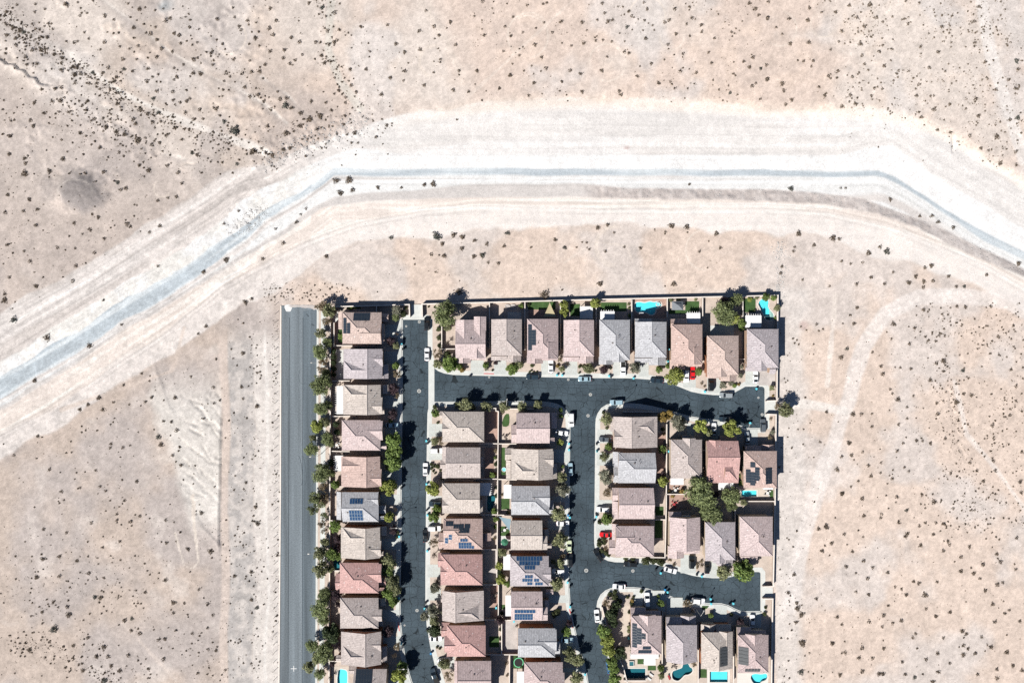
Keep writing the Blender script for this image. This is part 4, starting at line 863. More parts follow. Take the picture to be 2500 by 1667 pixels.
HS[15] = House('J', ML(3), 'orange', [('m', 240, 368, 775, 785, 'x', 'hh', EV, None), ('g', 240, 368, 470, 658, 'x', 'gg', EV, None), ('l', 175, 560, 300, 780, 'x', 'gg', LO, None), ('l', 740, 560, 892, 668, 'y', 'gg', LO, None)], 'W', 'stucco_tan', ' and scattered solar panels')
HS[15].solar('N', [(270, 405, 375, 465), (375, 445, 515, 500), (525, 445, 600, 500), (445, 505, 590, 560)], 'solar_black').solar('W', [(257, 628, 305, 705), (308, 585, 358, 655)], 'solar_blue').solar('S', [(467, 637, 570, 683), (445, 686, 622, 780), (622, 735, 658, 780)], 'solar_blue')
HS[16] = House('J', ML(4), 'red', [('m', 200, 855, 772, 1275, 'x', 'hh', EV, None), ('w', 165, 835, 330, 1030, 'x', 'gg', EV - .6, None), ('g', 200, 1000, 370, 1160, 'x', 'gg', EV, None)], 'W')
HS[17] = House('M', ML(5), 'brown', [('m', 222, 232, 790, 640, 'y', 'gg', EV, 405), ('g', 405, 398, 745, 640, 'x', 'gh', EV, None), ('l', 205, 285, 330, 390, 'x', 'gg', LO, None)], 'W')
HS[18] = House('M', ML(6), 'red', [('m', 285, 705, 815, 1130, 'x', 'hh', EV, None), ('g', 252, 850, 430, 1075, 'x', 'gg', EV, None), ('l', 210, 665, 330, 860, 'x', 'gg', LO, None)], 'W')
HS[19] = House('M', ML(7), 'rose', [('m', 440, 1190, 892, 1650, 'x', 'gg', EV, None), ('l', 388, 1185, 470, 1640, 'y', 'gg', LO, None), ('l', 840, 1340, 905, 1640, 'y', 'gg', LO, None)], 'W')
HS[20] = House('F', MR(0), 'pink', [('m', 1235, 268, 1690, 682, 'x', 'gg', EV, 480), ('l', 1165, 430, 1290, 678, 'x', 'gg', LO, None), ('l', 1640, 262, 1790, 475, 'y', 'gg', LO, None), ('l', 1640, 605, 1757, 675, 'x', 'gg', LO, None)], 'E')
HS[21] = House('F', MR(1), 'tan', [('m', 1165, 758, 1735, 1175, 'y', 'gg', EV, 1537), ('g', 1198, 925, 1537, 1172, 'x', 'hg', EV, None), ('g', 1560, 790, 1742, 1005, 'x', 'gg', EV, None), ('l', 1080, 748, 1200, 912, 'x', 'gg', LO, None), ('l', 1095, 913, 1220, 1165, 'y', 'gg', LO, None), ('l', 1660, 960, 1792, 1165, 'y', 'gg', LO, None)], 'E')
HS[22] = House('J', MR(2), 'grey', [('m', 1165, -80, 1685, 315, 'x', 'gh', EV, None), ('g', 1450, -75, 1692, 210, 'x', 'gg', EV, None), ('l', 1580, 110, 1742, 300, 'x', 'gg', LO, None)], 'E')
HS[23] = House('J', MR(3), 'tan', [('m', 1158, 392, 1590, 795, 'x', 'gg', EV, 598), ('w', 1480, 605, 1658, 793, 'x', 'gg', EV - .5, None), ('l', 1560, 510, 1682, 655, 'y', 'gg', LO, None), ('l', 1600, 700, 1716, 770, 'x', 'gg', LO, None)], 'E', 'stucco_rust')
HS[24] = House('J', MR(4), 'mauve', [('m', 1150, 878, 1678, 1290, 'x', 'hh', EV, None), ('g', 1480, 1030, 1708, 1200, 'x', 'gg', EV, None), ('l', 1620, 1190, 1726, 1290, 'x', 'gg', LO, None)], 'E', 'stucco_tan', ' and blue solar panels')
HS[24].solar('N', [(1235, 884, 1588, 940), (1273, 946, 1552, 1002), (1345, 1008, 1490, 1060)]).solar('S', [(1350, 1133, 1460, 1182), (1315, 1183, 1457, 1230), (1383, 1232, 1455, 1275), (1475, 1183, 1547, 1230), (1490, 1233, 1597, 1278)])
HS[25] = House('M', MR(5), 'pink', [('m', 1162, 242, 1592, 640, 'x', 'gg', EV, 455), ('w', 1480, 458, 1662, 638, 'x', 'gg', EV - .5, None), ('l', 1560, 355, 1687, 512, 'y', 'gg', LO, None), ('l', 1640, 212, 1740, 280, 'x', 'gg', LO, None)], 'E', 'stucco_tan', ' and blue solar block')
HS[25].solar('S', [(1210, 487, 1495, 538), (1210, 540, 1460, 635)])
HS[26] = House('M', MR(6), 'grey', [('m', 1257, 745, 1765, 1140, 'x', 'gh', EV, None), ('g', 1520, 760, 1785, 1050, 'x', 'gg', EV, None), ('l', 1660, 925, 1832, 1105, 'x', 'gg', LO, None)], 'E', 'stucco_rust')
HS[27] = House('M', MR(7), 'rose', [('m', 1342, 1208, 1870, 1640, 'x', 'hh', EV, None), ('g', 1690, 1350, 1892, 1620, 'x', 'gg', EV, None)], 'E', 'stucco_rust')
HS[28] = House('B', NR(0), 'pink', [('m', 405, 590, 815, 975, 'x', 'gg', EV, 782), ('w', 402, 452, 655, 800, 'y', 'gg', EV, None), ('w', 655, 408, 822, 800, 'y', 'gg', EV, None), ('g', 580, 830, 815, 976, 'y', 'gg', EV, None), ('l', 405, 930, 615, 1045, 'y', 'gg', LO, None), ('l', 600, 930, 820, 1000, 'x', 'gg', LO, None)], 'S')
HS[29] = House('B', NR(1), 'brown', [('m', 893, 445, 1310, 940, 'y', 'gh', EV, None), ('l', 890, 890, 1110, 1008, 'x', 'gg', LO, None), ('l', 1090, 890, 1300, 1030, 'y', 'gg', LO, None), ('l', 1020, 428, 1120, 482, 'x', 'gg', LO, None)], 'S')
HS[30] = House('B', NR(2), 'rose', [('m', 1383, 440, 1808, 982, 'y', 'hh', EV, None), ('g', 1532, 760, 1807, 984, 'y', 'gg', EV, None), ('l', 1378, 940, 1600, 1050, 'y', 'gg', LO, None), ('l', 1590, 950, 1800, 1010, 'x', 'gg', LO, None)], 'S', 'stucco_tan', ' and black solar strip')
HS[30].solar('W', [(1395, 515, 1448, 870), (1450, 590, 1503, 800)], 'solar_black')
HS[31] = House('B', NR(3), 'pink', [('m', 1882, 455, 2297, 950, 'y', 'gh', EV, None), ('l', 1870, 900, 2095, 1022, 'x', 'gg', LO, None), ('l', 2080, 905, 2290, 1045, 'y', 'gg', LO, None), ('l', 2010, 440, 2105, 492, 'x', 'gg', LO, None)], 'S')
HS[32] = House('C', NR(4), 'grey', [('m', 243, 452, 660, 1005, 'y', 'hh', EV, None), ('g', 420, 870, 590, 1030, 'y', 'gg', EV, None), ('l', 235, 960, 430, 1062, 'y', 'gg', LO, None)], 'S')
HS[33] = House('C', NR(5), 'grey', [('m', 730, 480, 1160, 965, 'y', 'gh', EV, None), ('l', 725, 435, 960, 520, 'x', 'gg', LO, None), ('l', 720, 915, 960, 1040, 'x', 'gg', LO, None), ('l', 915, 920, 1150, 1072, 'y', 'gg', LO, None)], 'S')
HS[34] = House('C', NR(6), 'orange', [('m', 1225, 515, 1650, 1055, 'y', 'hh', EV, None), ('g', 1400, 830, 1648, 1058, 'y', 'gg', EV, None), ('l', 1205, 1000, 1412, 1130, 'y', 'gg', LO, None), ('l', 1405, 1010, 1640, 1092, 'x', 'gg', LO, None), ('l', 1215, 440, 1440, 560, 'x', 'gg', LO, None)], 'S')
HS[35] = House('C', NR(7), 'peach', [('m', 1715, 668, 2145, 1205, 'y', 'hh', EV, None), ('g', 1800, 1060, 1990, 1230, 'y', 'gg', EV, None), ('l', 1712, 1150, 1905, 1250, 'x', 'gg', LO, None), ('l', 1900, 1160, 2118, 1288, 'y', 'gg', LO, None)], 'S', 'stucco_rust')
HS[36] = House('D', NR(8), 'mauve', [('m', 1365, 578, 1795, 1108, 'y', 'hh', EV, None), ('g', 1450, 970, 1640, 1150, 'y', 'gg', EV, None), ('l', 1340, 1050, 1530, 1155, 'x', 'gg', LO, None), ('l', 1668, 1060, 1755, 1192, 'x', 'gg', LO, None)], 'S')
HS[37] = House('G', RL(0), 'brown', [('m', 435, 318, 1035, 738, 'y', 'gg', EV, 680), ('g', 680, 325, 1010, 570, 'x', 'gh', EV, None), ('g', 440, 480, 640, 690, 'x', 'gg', EV, None), ('l', 393, 318, 520, 522, 'y', 'gg', LO, None)], 'W')
HS[38] = House('G', RL(1), 'grey', [('m', 500, 812, 1008, 1225, 'x', 'hg', EV, None), ('g', 500, 813, 740, 1008, 'x', 'gg', EV, None), ('l', 425, 798, 560, 1000, 'y', 'gg', LO, None), ('l', 432, 1000, 560, 1220, 'x', 'gg', LO, None)], 'W')
HS[39] = House('K', RL(2), 'pink', [('m', 500, -52, 985, 372, 'x', 'gg', EV, 176), ('l', 415, -55, 560, 130, 'x', 'gg', LO, None), ('l', 418, 130, 560, 368, 'y', 'gg', LO, None), ('l', 930, 175, 1002, 370, 'y', 'gg', LO, None)], 'W')
HS[40] = House('K', RL(3), 'pink', [('m', 462, 468, 990, 885, 'x', 'hh', EV, None), ('g', 462, 469, 710, 748, 'x', 'gg', EV, None), ('l', 370, 655, 510, 852, 'x', 'gg', LO, None), ('l', 415, 438, 510, 655, 'y', 'gg', LO, None)], 'W')
HS[41] = House('G', 'left of northern trio in right block', 'brown', [('m', 1220, 632, 1645, 1162, 'y', 'hh', EV, None), ('g', 1380, 612, 1560, 800, 'y', 'gg', EV, None), ('l', 1375, 575, 1545, 690, 'y', 'gg', LO, None)], 'N', 'stucco_cream')
HS[42] = House('G', 'middle of northern trio in right block', 'red', [('m', 1705, 650, 2142, 1225, 'x', 'gg', EV, 872), ('g', 1940, 900, 2141, 1200, 'x', 'gh', EV, None), ('l', 1890, 585, 2115, 720, 'x', 'gg', LO, None), ('g', 1740, 640, 1900, 800, 'y', 'gg', EV, None)], 'N')
HS[43] = House('H', 'right of northern trio in right block', 'orange', [('m', 1320, 788, 1772, 1292, 'y', 'hh', EV, None), ('l', 1335, 715, 1560, 850, 'x', 'gg', LO, None), ('l', 1560, 700, 1742, 850, 'y', 'gg', LO, None)], 'N', 'stucco_tan', ' and staggered solar panels')
HS[43].solar('W', [(1412, 938, 1475, 1012), (1350, 1038, 1410, 1220), (1410, 1075, 1475, 1258), (1475, 1010, 1532, 1195)], 'solar_black').solar('E', [(1610, 1018, 1712, 1238)], 'solar_black')
HS[44] = House('K', 'left of southern trio in right block', 'pink', [('m', 1205, 348, 1620, 800, 'y', 'gg', EV, None), ('l', 1180, 740, 1400, 905, 'y', 'gg', LO, None), ('l', 1395, 740, 1612, 846, 'x', 'gg', LO, None), ('l', 1190, 272, 1360, 400, 'x', 'gg', LO, None)], 'S', 'stucco_cream')
HS[45] = House('K', 'middle of southern trio in right block', 'mauve', [('m', 1690, 415, 2100, 932, 'y', 'hh', EV, None), ('g', 1790, 800, 1960, 970, 'y', 'gg', EV, None), ('l', 1690, 880, 1860, 945, 'x', 'gg', LO, None), ('l', 1840, 880, 2070, 1005, 'y', 'gg', LO, None)], 'S', 'stucco_cream')
HS[46] = House('K', 'right of southern trio in right block', 'pink', [('m', 2162, 338, 2612, 880, 'y', 'hh', EV, None), ('l', 2170, 830, 2400, 930, 'x', 'gg', LO, None)], 'S', 'stucco_cream')
HS[47] = House('N', 'first from left in southern row', 'pink', [('m', 568, 482, 917, 925, 'y', 'hh', EV, None), ('g', 660, 470, 850, 640, 'y', 'gg', EV, None), ('l', 560, 388, 735, 520, 'x', 'gg', LO, None), ('l', 735, 425, 905, 520, 'x', 'gg', LO, None)], 'N', 'stucco_tan', ' and stepped solar panels')
HS[47].solar('W', [(580, 568, 635, 845), (635, 625, 688, 810), (688, 685, 735, 750)], 'solar_black').solar('S', [(700, 828, 795, 870), (648, 870, 802, 915)], 'solar_black')
HS[48] = House('N', 'second from left in southern row', 'mauve', [('m', 972, 590, 1325, 1010, 'y', 'hg', EV, None), ('l', 965, 495, 1150, 640, 'x', 'gg', LO, None), ('l', 1135, 480, 1312, 640, 'y', 'gg', LO, None)], 'N', 'stucco_cream')
HS[49] = House('N', 'third from left in southern row', 'tan', [('m', 1375, 672, 1735, 1085, 'y', 'hg', EV, None), ('l', 1368, 578, 1555, 720, 'y', 'gg', LO, None), ('l', 1540, 580, 1712, 720, 'x', 'gg', LO, None), ('g', 1580, 662, 1734, 820, 'y', 'gg', EV, None)], 'N', 'stucco_rust', ' and dark heater mat')
HS[49].solar('E', [(1580, 840, 1680, 1060)], 'mat_black', True)
HS[50] = House('N', 'fourth from left in southern row', 'rose', [('m', 1795, 702, 2145, 1135, 'y', 'hh', EV, None), ('g', 1880, 690, 2070, 860, 'y', 'gg', EV, None), ('l', 1780, 612, 1945, 760, 'x', 'gg', LO, None), ('l', 1930, 650, 2115, 760, 'x', 'gg', LO, None)], 'N', 'stucco_cream', ' and dark heater mats')
HS[50].solar('W', [(1805, 840, 1910, 1045)], 'mat_black', True).solar('S', [(1875, 1085, 2050, 1125)], 'mat_black', True)
def near_house(x, y):
    best = min(HOUSES, key=lambda h: max(abs(h.o.x - x), abs(h.o.y - y)))
    dx, dy = x - best.o.x, y - best.o.y
    d = ('north' if dy > 4 else 'south' if dy < -4 else '') + ('east' if dx > 4.5 else 'west' if dx < -4.5 else '')
    return best, d or 'beside'
USED = {}
def where(x, y):
    h, d = near_house(x, y)
    s = h.short.replace(' down in', ' house in').replace(' down,', ' house in').replace(' from left', ' house')
    s = s.replace(' of northern trio', ' house of northern trio').replace(' of southern trio', ' house of southern trio')
    return ('%s of %s' % (d, s)) if d != 'beside' else 'beside ' + s
# ------------------------------------------------------------------ garden and perimeter walls
def wall_run(pts, h, label, sheet_=None, t=.22, mats=('block', 'cap')):
    w = [(sat(sheet_, x, y, h) if sheet_ else at(x, y, h)) for x, y in pts]
    o = w[0]; l = [(p.x - o.x, p.y - o.y) for p in w]
    root = tag(link('block_wall', None, loc=(o.x, o.y, 0)), label, 'wall', 'garden and perimeter walls')
    link('masonry', strip(l, -t / 2, t / 2, -.2, h - .09, mats[0], 'masonry'), root)
    link('wall_cap', strip(l, -t / 2 - .05, t / 2 + .05, h - .09, h, mats[1], 'wall_cap'), root)
HP = 1.75
wall_run([(812.7, 749), (999, 743.5), (1000, 774)], HP, 'northern perimeter wall behind the top house of western row', t=.3)
wall_run([(1031, 774), (1030, 742.5), (1272, 736), (1460, 731), (1840, 722.5), (1899.5, 721), (1898, 845), (1897, 978), (1872, 979)], HP, 'long perimeter wall around the northern row and its east end', t=.3)
wall_run([(1872, 1011), (1895, 1012), (1894, 1083), (1892.5, 1224), (1888, 1431), (1864, 1432)], HP, 'eastern perimeter wall beside the right block', t=.3)
wall_run([(1864, 1461.5), (1887, 1461.5), (1885.6, 1525), (1883.4, 1700)], HP, 'eastern perimeter wall beside the southern row', t=.3)
wall_run([(812.5, 749.5), (806, 757), (806, 1000), (803, 1700)], HP, 'long wall between the wide road and western row', t=.3)
IW = [('B', [(868, 222), (865, 850)]), ('B', [(1352, 207), (1352, 865)]), ('B', [(1838, 202), (1838, 865)]), ('B', [(2328, 195), (2324, 575)]), ('C', [(687, 178), (682, 865), (730, 865)]), ('C', [(1172, 160), (1170, 420)]), ('C', [(1657, 153), (1655, 430)]), ('C', [(2205, 142), (2205, 580)]), ('B', [(215, 520), (215, 850), (400, 850)]),
 ('F', [(890, 205), (955, 205), (955, 242), (990, 248), (985, 690), (980, 1170), (978, 1660)]), ('J', [(978, 315), (972, 790), (967, 1268)]), ('M', [(990, 155), (988, 600)]), ('M', [(1278, 632), (1075, 636), (1035, 640), (1035, 1105)]), ('M', [(1145, 1110), (1140, 1560)]),
 ('F', [(725, 686), (984, 688)]), ('F', [(986, 690), (1235, 690)]), ('F', [(650, 1168), (978, 1170)]), ('F', [(982, 1174), (1240, 1182)]), ('J', [(740, 313), (976, 314)]), ('J', [(980, 318), (1180, 320)]), ('J', [(775, 790), (970, 790)]), ('J', [(974, 792), (1160, 792)]), ('J', [(770, 1270), (965, 1270)]), ('M', [(760, 630), (960, 630)]), ('M', [(820, 1105), (1033, 1107)]), ('M', [(1037, 1105), (1255, 1107)]), ('F', [(1030, 212), (1480, 215)]),
 ('A', [(870, 490), (870, 805), (1430, 805)]), ('A', [(845, 1286), (1085, 1286)]), ('E', [(840, 315), (1165, 312)]), ('E', [(840, 790), (1085, 795)]), ('E', [(845, 1275), (1060, 1272)]), ('I', [(820, 392), (1000, 415)]), ('L', [(815, 240), (950, 245)]), ('L', [(820, 1195), (985, 1200)]), ('A', [(1452, 265), (1452, 350)]),
 ('G', [(1165, 420), (1162, 800), (1158, 1567)]), ('K', [(1158, 225), (1150, 480), (1140, 900), (535, 893)]), ('G', [(562, 250), (1060, 255)]), ('G', [(860, 1242), (1155, 1245)]), ('K', [(870, 380), (1148, 382)]), ('H', [(263, 1378), (520, 1378)]), ('H', [(1240, 1475), (1750, 1475)]), ('H', [(1250, 858), (1320, 858)]), ('K', [(2098, 250), (2098, 415)]), ('H', [(750, 775), (805, 775)]),
 ('N', [(235, 385), (300, 650), (400, 900), (480, 1080), (530, 1270)]), ('N', [(930, 440), (925, 1080), (905, 1256)]), ('N', [(1342, 590), (1338, 1250)]), ('N', [(1748, 640), (1745, 1250)]), ('N', [(485, 1228), (740, 1228)]), ('D', [(1245, 988), (1335, 988)])]
lab_used = {}
def uniq(label, extra=('larger', 'smaller')):
    n = lab_used.get(label, 0); lab_used[label] = n + 1; return n
def shared_label(base, x, y):
    return '%s %s' % (base, where(x, y))
for sh, pts in IW:
    c = sat(sh, *[sum(p[k] for p in pts) / len(pts) for k in (0, 1)])
    dx, dy = abs(pts[-1][0] - pts[0][0]), abs(pts[-1][1] - pts[0][1])
    wall_run(pts, 1.7, shared_label('pale block wall running %s,' % ('east-west' if dx > dy else 'north-south'), c.x, c.y), sh)
# ------------------------------------------------------------------ patio covers (posts and roofing), gazebo, sails
def cover(sh, x0, y0, x1, y1, kind, label, z=2.75, teeth=None):
    A, B = sat(sh, x0, y1, z), sat(sh, x1, y0, z); cx, cy = (A.x + B.x) / 2, (A.y + B.y) / 2; w, d = (B.x - A.x) / 2, (B.y - A.y) / 2
    root = tag(link('patio_cover', None, loc=(cx, cy, PZ)), label, 'patio cover', 'white patio covers'); zz = z - PZ
    mb = MB(); n = max(3, int(2 * w / .6)); 
    mb.box(-w, -d, zz - .12, w, d, zz); link('panel', mb.mesh('panel', [kind]), root)
    for sx in (-1, 1):
        for sy in (-1, 1):
            p = MB(); p.box(sx * (w - .25) - .08, sy * (d - .25) - .08, 0, sx * (w - .25) + .08, sy * (d - .25) + .08, zz - .122); link('post', p.mesh('post', ['white']), root)
    if teeth:
        L_ = 2 * w if teeth in 'NS' else 2 * d; k = max(3, int(L_ / .75)); rm = MB()
        if teeth in 'NS': rm.box(-.06, 0, -.2, .06, .55, 0)
        else: rm.box(0, -.06, -.2, .55, .06, 0)
        me = rm.mesh('rafter_tail', ['white'])
        for i in range(k):
            t = -L_ / 2 + (i + .5) * L_ / k
            loc = {'N': (t, d, zz), 'S': (t, -d - .55, zz), 'E': (w, t, zz), 'W': (-w - .55, t, zz)}[teeth]; link('rafter_tail', me, root, loc)
for a in (('A', 905, 1355, 1000, 1740, 'lattice', 'long white patio cover on the west of the third western house', 2.75, 'W'), ('E', 885, 850, 995, 1062, 'lattice', 'white patio cover under tree shadows behind fifth western house', 2.75, 'W'),
 ('B', 2105, 268, 2280, 440, 'lattice', 'ribbed pale patio cover behind fourth northern house', 2.75, None), ('C', 255, 335, 450, 448, 'white', 'white patio cover with rafter tails beside a lawn', 2.75, 'N'), ('C', 1435, 358, 1622, 500, 'white', 'white patio cover with rafter tails by the gazebo yard', 2.75, 'N'),
 ('D', 1345, 392, 1562, 556, 'white', 'white patio cover with rafter tails beside the kidney pool', 2.75, 'N'), ('F', 738, 1225, 882, 1395, 'white', 'shaded white patio cover over the teal pool edge', 2.75, 'E'), ('F', 1062, 1250, 1168, 1435, 'white', 'bright white patio cover above a small square lawn', 2.75, None),
 ('J', 1058, 855, 1152, 1068, 'white', 'white patio cover beside yellow-green trees', 2.75, None), ('M', 1087, 295, 1164, 578, 'white', 'tall narrow white patio cover left of blue solar roof', 2.75, None), ('M', 1242, 1335, 1340, 1600, 'white', 'white patio cover below the trampoline', 2.75, None),
 ('G', 1215, 1158, 1395, 1250, 'white', 'small white patio cover south of left trio house', 2.75, None), ('G', 1870, 1205, 2085, 1320, 'white', 'white patio cover half under a green tree', 2.75, None), ('N', 560, 915, 885, 975, 'lattice', 'wide grey-white slatted patio cover by the dark pool', 2.75, None), ('N', 715, 976, 850, 1050, 'lattice', 'small pale slatted cover next to a lawn square', 2.6, None),
 ('H', 1590, 1255, 1722, 1312, 'white', 'small white cover beside the rectangular pool', 2.75, None), ('K', 1372, 322, 1490, 392, 'white', 'small white cover at the back of left southern-trio house', 2.75, None)): cover(*a)
A, B = sat('C', 1238, 318, 3.0), sat('C', 1392, 198, 3.0); cx, cy = (A.x + B.x) / 2, (A.y + B.y) / 2; w, d = (B.x - A.x) / 2, (B.y - A.y) / 2
root = tag(link('gazebo', None, loc=(cx, cy, PZ)), 'grey hip-roofed garden gazebo on lawn in the northern row', 'gazebo')
mb = MB(); mb.loft([[(-w, -d, 2.5), (w, -d, 2.5), (w, d, 2.5), (-w, d, 2.5)], [(-w * .35, -d * .35, 3.3), (w * .35, -d * .35, 3.3), (w * .35, d * .35, 3.3), (-w * .35, d * .35, 3.3)]]); link('roof', mb.mesh('roof', ['slate']), root)
mb = MB(); mb.loft([[(-w * .45, -d * .45, 3.36), (w * .45, -d * .45, 3.36), (w * .45, d * .45, 3.36), (-w * .45, d * .45, 3.36)], [(-.02, -.02, 3.9), (.02, -.02, 3.9), (.02, .02, 3.9), (-.02, .02, 3.9)]]); link('cupola', mb.mesh('cupola', ['slate']), root)
for sx in (-1, 1):
    for sy in (-1, 1):
        mb = MB(); mb.box(sx * (w - .3) - .09, sy * (d - .3) - .09, 0, sx * (w - .3) + .09, sy * (d - .3) + .09, 2.55); link('post', mb.mesh('post', ['trim']), root)
def sail(sh, pts, mat, label):
    P = [sat(sh, x, y, z) for x, y, z in pts]; o = Vector((P[0].x, P[0].y, 0)); root = tag(link('shade_sail', None, loc=(o.x, o.y, 0)), label, 'shade sail')
    n = 8; C = sum(P, Vector()) / 3 - Vector((0, 0, .45)); mb = MB()
    def pt(a, b, c):
        q = P[0] * a + P[1] * b + P[2] * c; k = 27 * a * b * c; e = (1 - k) * .0
        m = [a, b, c]; edge = sum(4 * m[i] * m[(i + 1) % 3] * (1 - m[(i + 2) % 3]) ** 1.0 for i in range(3)) / 3
        return q.lerp(C, .16 * edge + .1 * k) - o
    for i in range(n):
        for j in range(n - i):
            a = [(n - i - j, i, j), (n - i - j - 1, i + 1, j), (n - i - j - 1, i, j + 1)]
            mb.face([pt(*(t / n for t in q)) for q in a])
            if i + j < n - 1: mb.face([pt(*(t / n for t in q)) for q in [(n - i - j - 1, i + 1, j), (n - i - j - 2, i + 1, j + 1), (n - i - j - 1, i, j + 1)]])
    link('fabric', mb.mesh('fabric', [mat], merge=True, smooth=True), root)
    for p in P:
        mb = MB(); mb.tube((p.x - o.x, p.y - o.y, 0), (p.x - o.x, p.y - o.y, p.z + .05), .06, .05, 8); link('mast', mb.mesh('mast', ['pole']), root)
sail('B', [(1692, 215, 3.0), (1782, 412, 3.4), (1605, 412, 3.0)], 'sail_tan', 'tan triangular shade sail over artificial turf in northern row')
sail('J', [(995, 338, 3.2), (1165, 372, 3.2), (1145, 535, 2.8)], 'sail_grey', 'blue-grey triangular shade sail in right row of middle block')
c = sat('J', 1075, 690, 2.4); root = tag(link('umbrella', None, loc=(c.x, c.y, PZ)), 'green patio umbrella beside tan gabled house', 'umbrella')
mb = MB(); r = 1.35; ring = [(r * math.cos(k * math.pi / 4), r * math.sin(k * math.pi / 4), 2.0) for k in range(8)]
for k in range(8): mb.face([ring[k], ring[(k + 1) % 8], (0, 0, 2.55)])
link('canopy', mb.mesh('canopy', ['umbrella']), root); mb = MB(); mb.tube((0, 0, 0), (0, 0, 2.6), .03, .03, 6); link('mast', mb.mesh('mast', ['pole']), root)
c = sat('M', 1266, 1210, .8); root = tag(link('trampoline', None, loc=(c.x, c.y, PZ)), 'round trampoline with mint green rim on a lawn', 'trampoline')
R = 68 / 5.6 * M; mb = MB(); mb.tube((0, 0, .72), (0, 0, .75), R * .86, R * .86, 28); link('mat', mb.mesh('mat', ['rubber']), root)
mb = MB(); n = 28
for k in range(n):
    a, b = 2 * math.pi * k / n, 2 * math.pi * (k + 1) / n
    q = lambda t, rr, z: (rr * math.cos(t), rr * math.sin(t), z)
    mb.face([q(a, R * .84, .80), q(a, R, .80), q(b, R, .80), q(b, R * .84, .80)]); mb.face([q(a, R, .80), q(a, R, .7), q(b, R, .7), q(b, R, .80)])
link('rim_pad', mb.mesh('rim_pad', ['tramp_pad']), root)
for k in range(6):
    t = k * math.pi / 3; mb = MB(); mb.tube((R * .95 * math.cos(t), R * .95 * math.sin(t), 0), (R * .95 * math.cos(t), R * .95 * math.sin(t), .72), .04, .04, 6); link('leg', mb.mesh('leg', ['pole']), root)
def spa(sh, x, y, r, lab, tone='plaster', sq=False):
    c = sat(sh, x, y, .4); R = r / SHEET[sh][2] * M; n = 4 if sq else 20; f = math.pi / 4 if sq else 0
    root = tag(link('hot_tub', None, loc=(c.x, c.y, PZ)), lab, 'hot tub')
    q = lambda rr, z: [(rr * math.cos(2 * math.pi * k / n + f), rr * math.sin(2 * math.pi * k / n + f), z) for k in range(n)]
    mb = MB(); mb.loft([q(R * 1.25, 0), q(R * 1.25, .42), q(R, .42), q(R, .1)], cap=False); link('rim', mb.mesh('rim', ['coping']), root)
    mb = MB(); mb.face(q(R, .3)); link('water', mb.mesh('water', [tone]), root)
spa('C', 1045, 240, 24, 'round spa at the end of the northern pool'); spa('N', 572, 1030, 34, 'square spa tub beside the dark pool', 'plaster_dark', True); spa('F', 1066, 1040, 26, 'round blue-rimmed paddling pool on a narrow lawn')
for k, x in enumerate((1113, 1190)):
    c = sat('B', x, 265); root = tag(link('raised_planter', None, loc=(c.x, c.y, PZ)), '%s oval white-edged planter ring behind second northern house' % ('left', 'right')[k], 'planter', 'oval planters')
    q = lambda s_, z: [(s_ * .98 * math.cos(t), s_ * .62 * math.sin(t), z) for t in [2 * math.pi * i / 20 for i in range(20)]]
    mb = MB(); mb.loft([q(1, 0), q(1, .35), q(.88, .35), q(.88, .1)], cap=False); link('rim', mb.mesh('rim', ['coping']), root)
    mb = MB(); mb.face(q(.88, .2)); link('soil', mb.mesh('soil', ['gravel_grey']), root)
# patio furniture: tables with chairs, loungers
def table_set(sh, x, y, mat, lab, n=4, r=.55):
    c = sat(sh, x, y); root = tag(link('patio_table', None, loc=(c.x, c.y, PZ)), lab, 'table')
    mb = MB(); mb.tube((0, 0, .7), (0, 0, .75), r, r, 14); link('top', mb.mesh('top', [mat]), root); mb = MB(); mb.tube((0, 0, 0), (0, 0, .7), .06, .05, 7); mb.tube((0, 0, 0), (0, 0, .03), .3, .3, 10); link('pedestal', mb.mesh('pedestal', [mat]), root)
    seat = MB(); seat.box(-.24, -.24, .4, .24, .24, .46); back = MB(); back.box(-.24, .2, .46, .24, .26, .9); lg = MB()
    for sx in (-.2, .2):
        for sy in (-.2, .2): lg.box(sx - .02, sy - .02, 0, sx + .02, sy + .02, .4)
    s_, b_, l_ = seat.mesh('seat', [mat]), back.mesh('backrest', [mat]), lg.mesh('frame', ['furn'])
    for k in range(n):
        t = 2 * math.pi * k / n + .6; ch = tag(link('patio_chair', None, loc=(c.x + 1.05 * math.cos(t), c.y + 1.05 * math.sin(t), PZ), rz=t - math.pi / 2), 'patio chair around the ' + lab, 'chair', 'chairs around ' + lab)
        link('seat', s_, ch); link('backrest', b_, ch); link('frame', l_, ch)
table_set('E', 915, 700, 'furn_white', 'white table in shade behind fourth western house'); table_set('F', 1085, 590, 'furn', 'round fire table on circular paving', 3); table_set('H', 378, 1315, 'furn_white', 'white table between yellow bushes'); table_set('K', 1255, 165, 'furn_red', 'red table on pink paving')
table_set('M', 940, 285, 'furn', 'dark table on a narrow paved yard', 3); table_set('N', 1060, 1045, 'furn', 'dark table on the white pool deck'); table_set('H', 1635, 1355, 'furn_white', 'white table by the rectangular pool'); table_set('J', 1075, 515, 'furn_white', 'white table below blue-grey sail', 2)
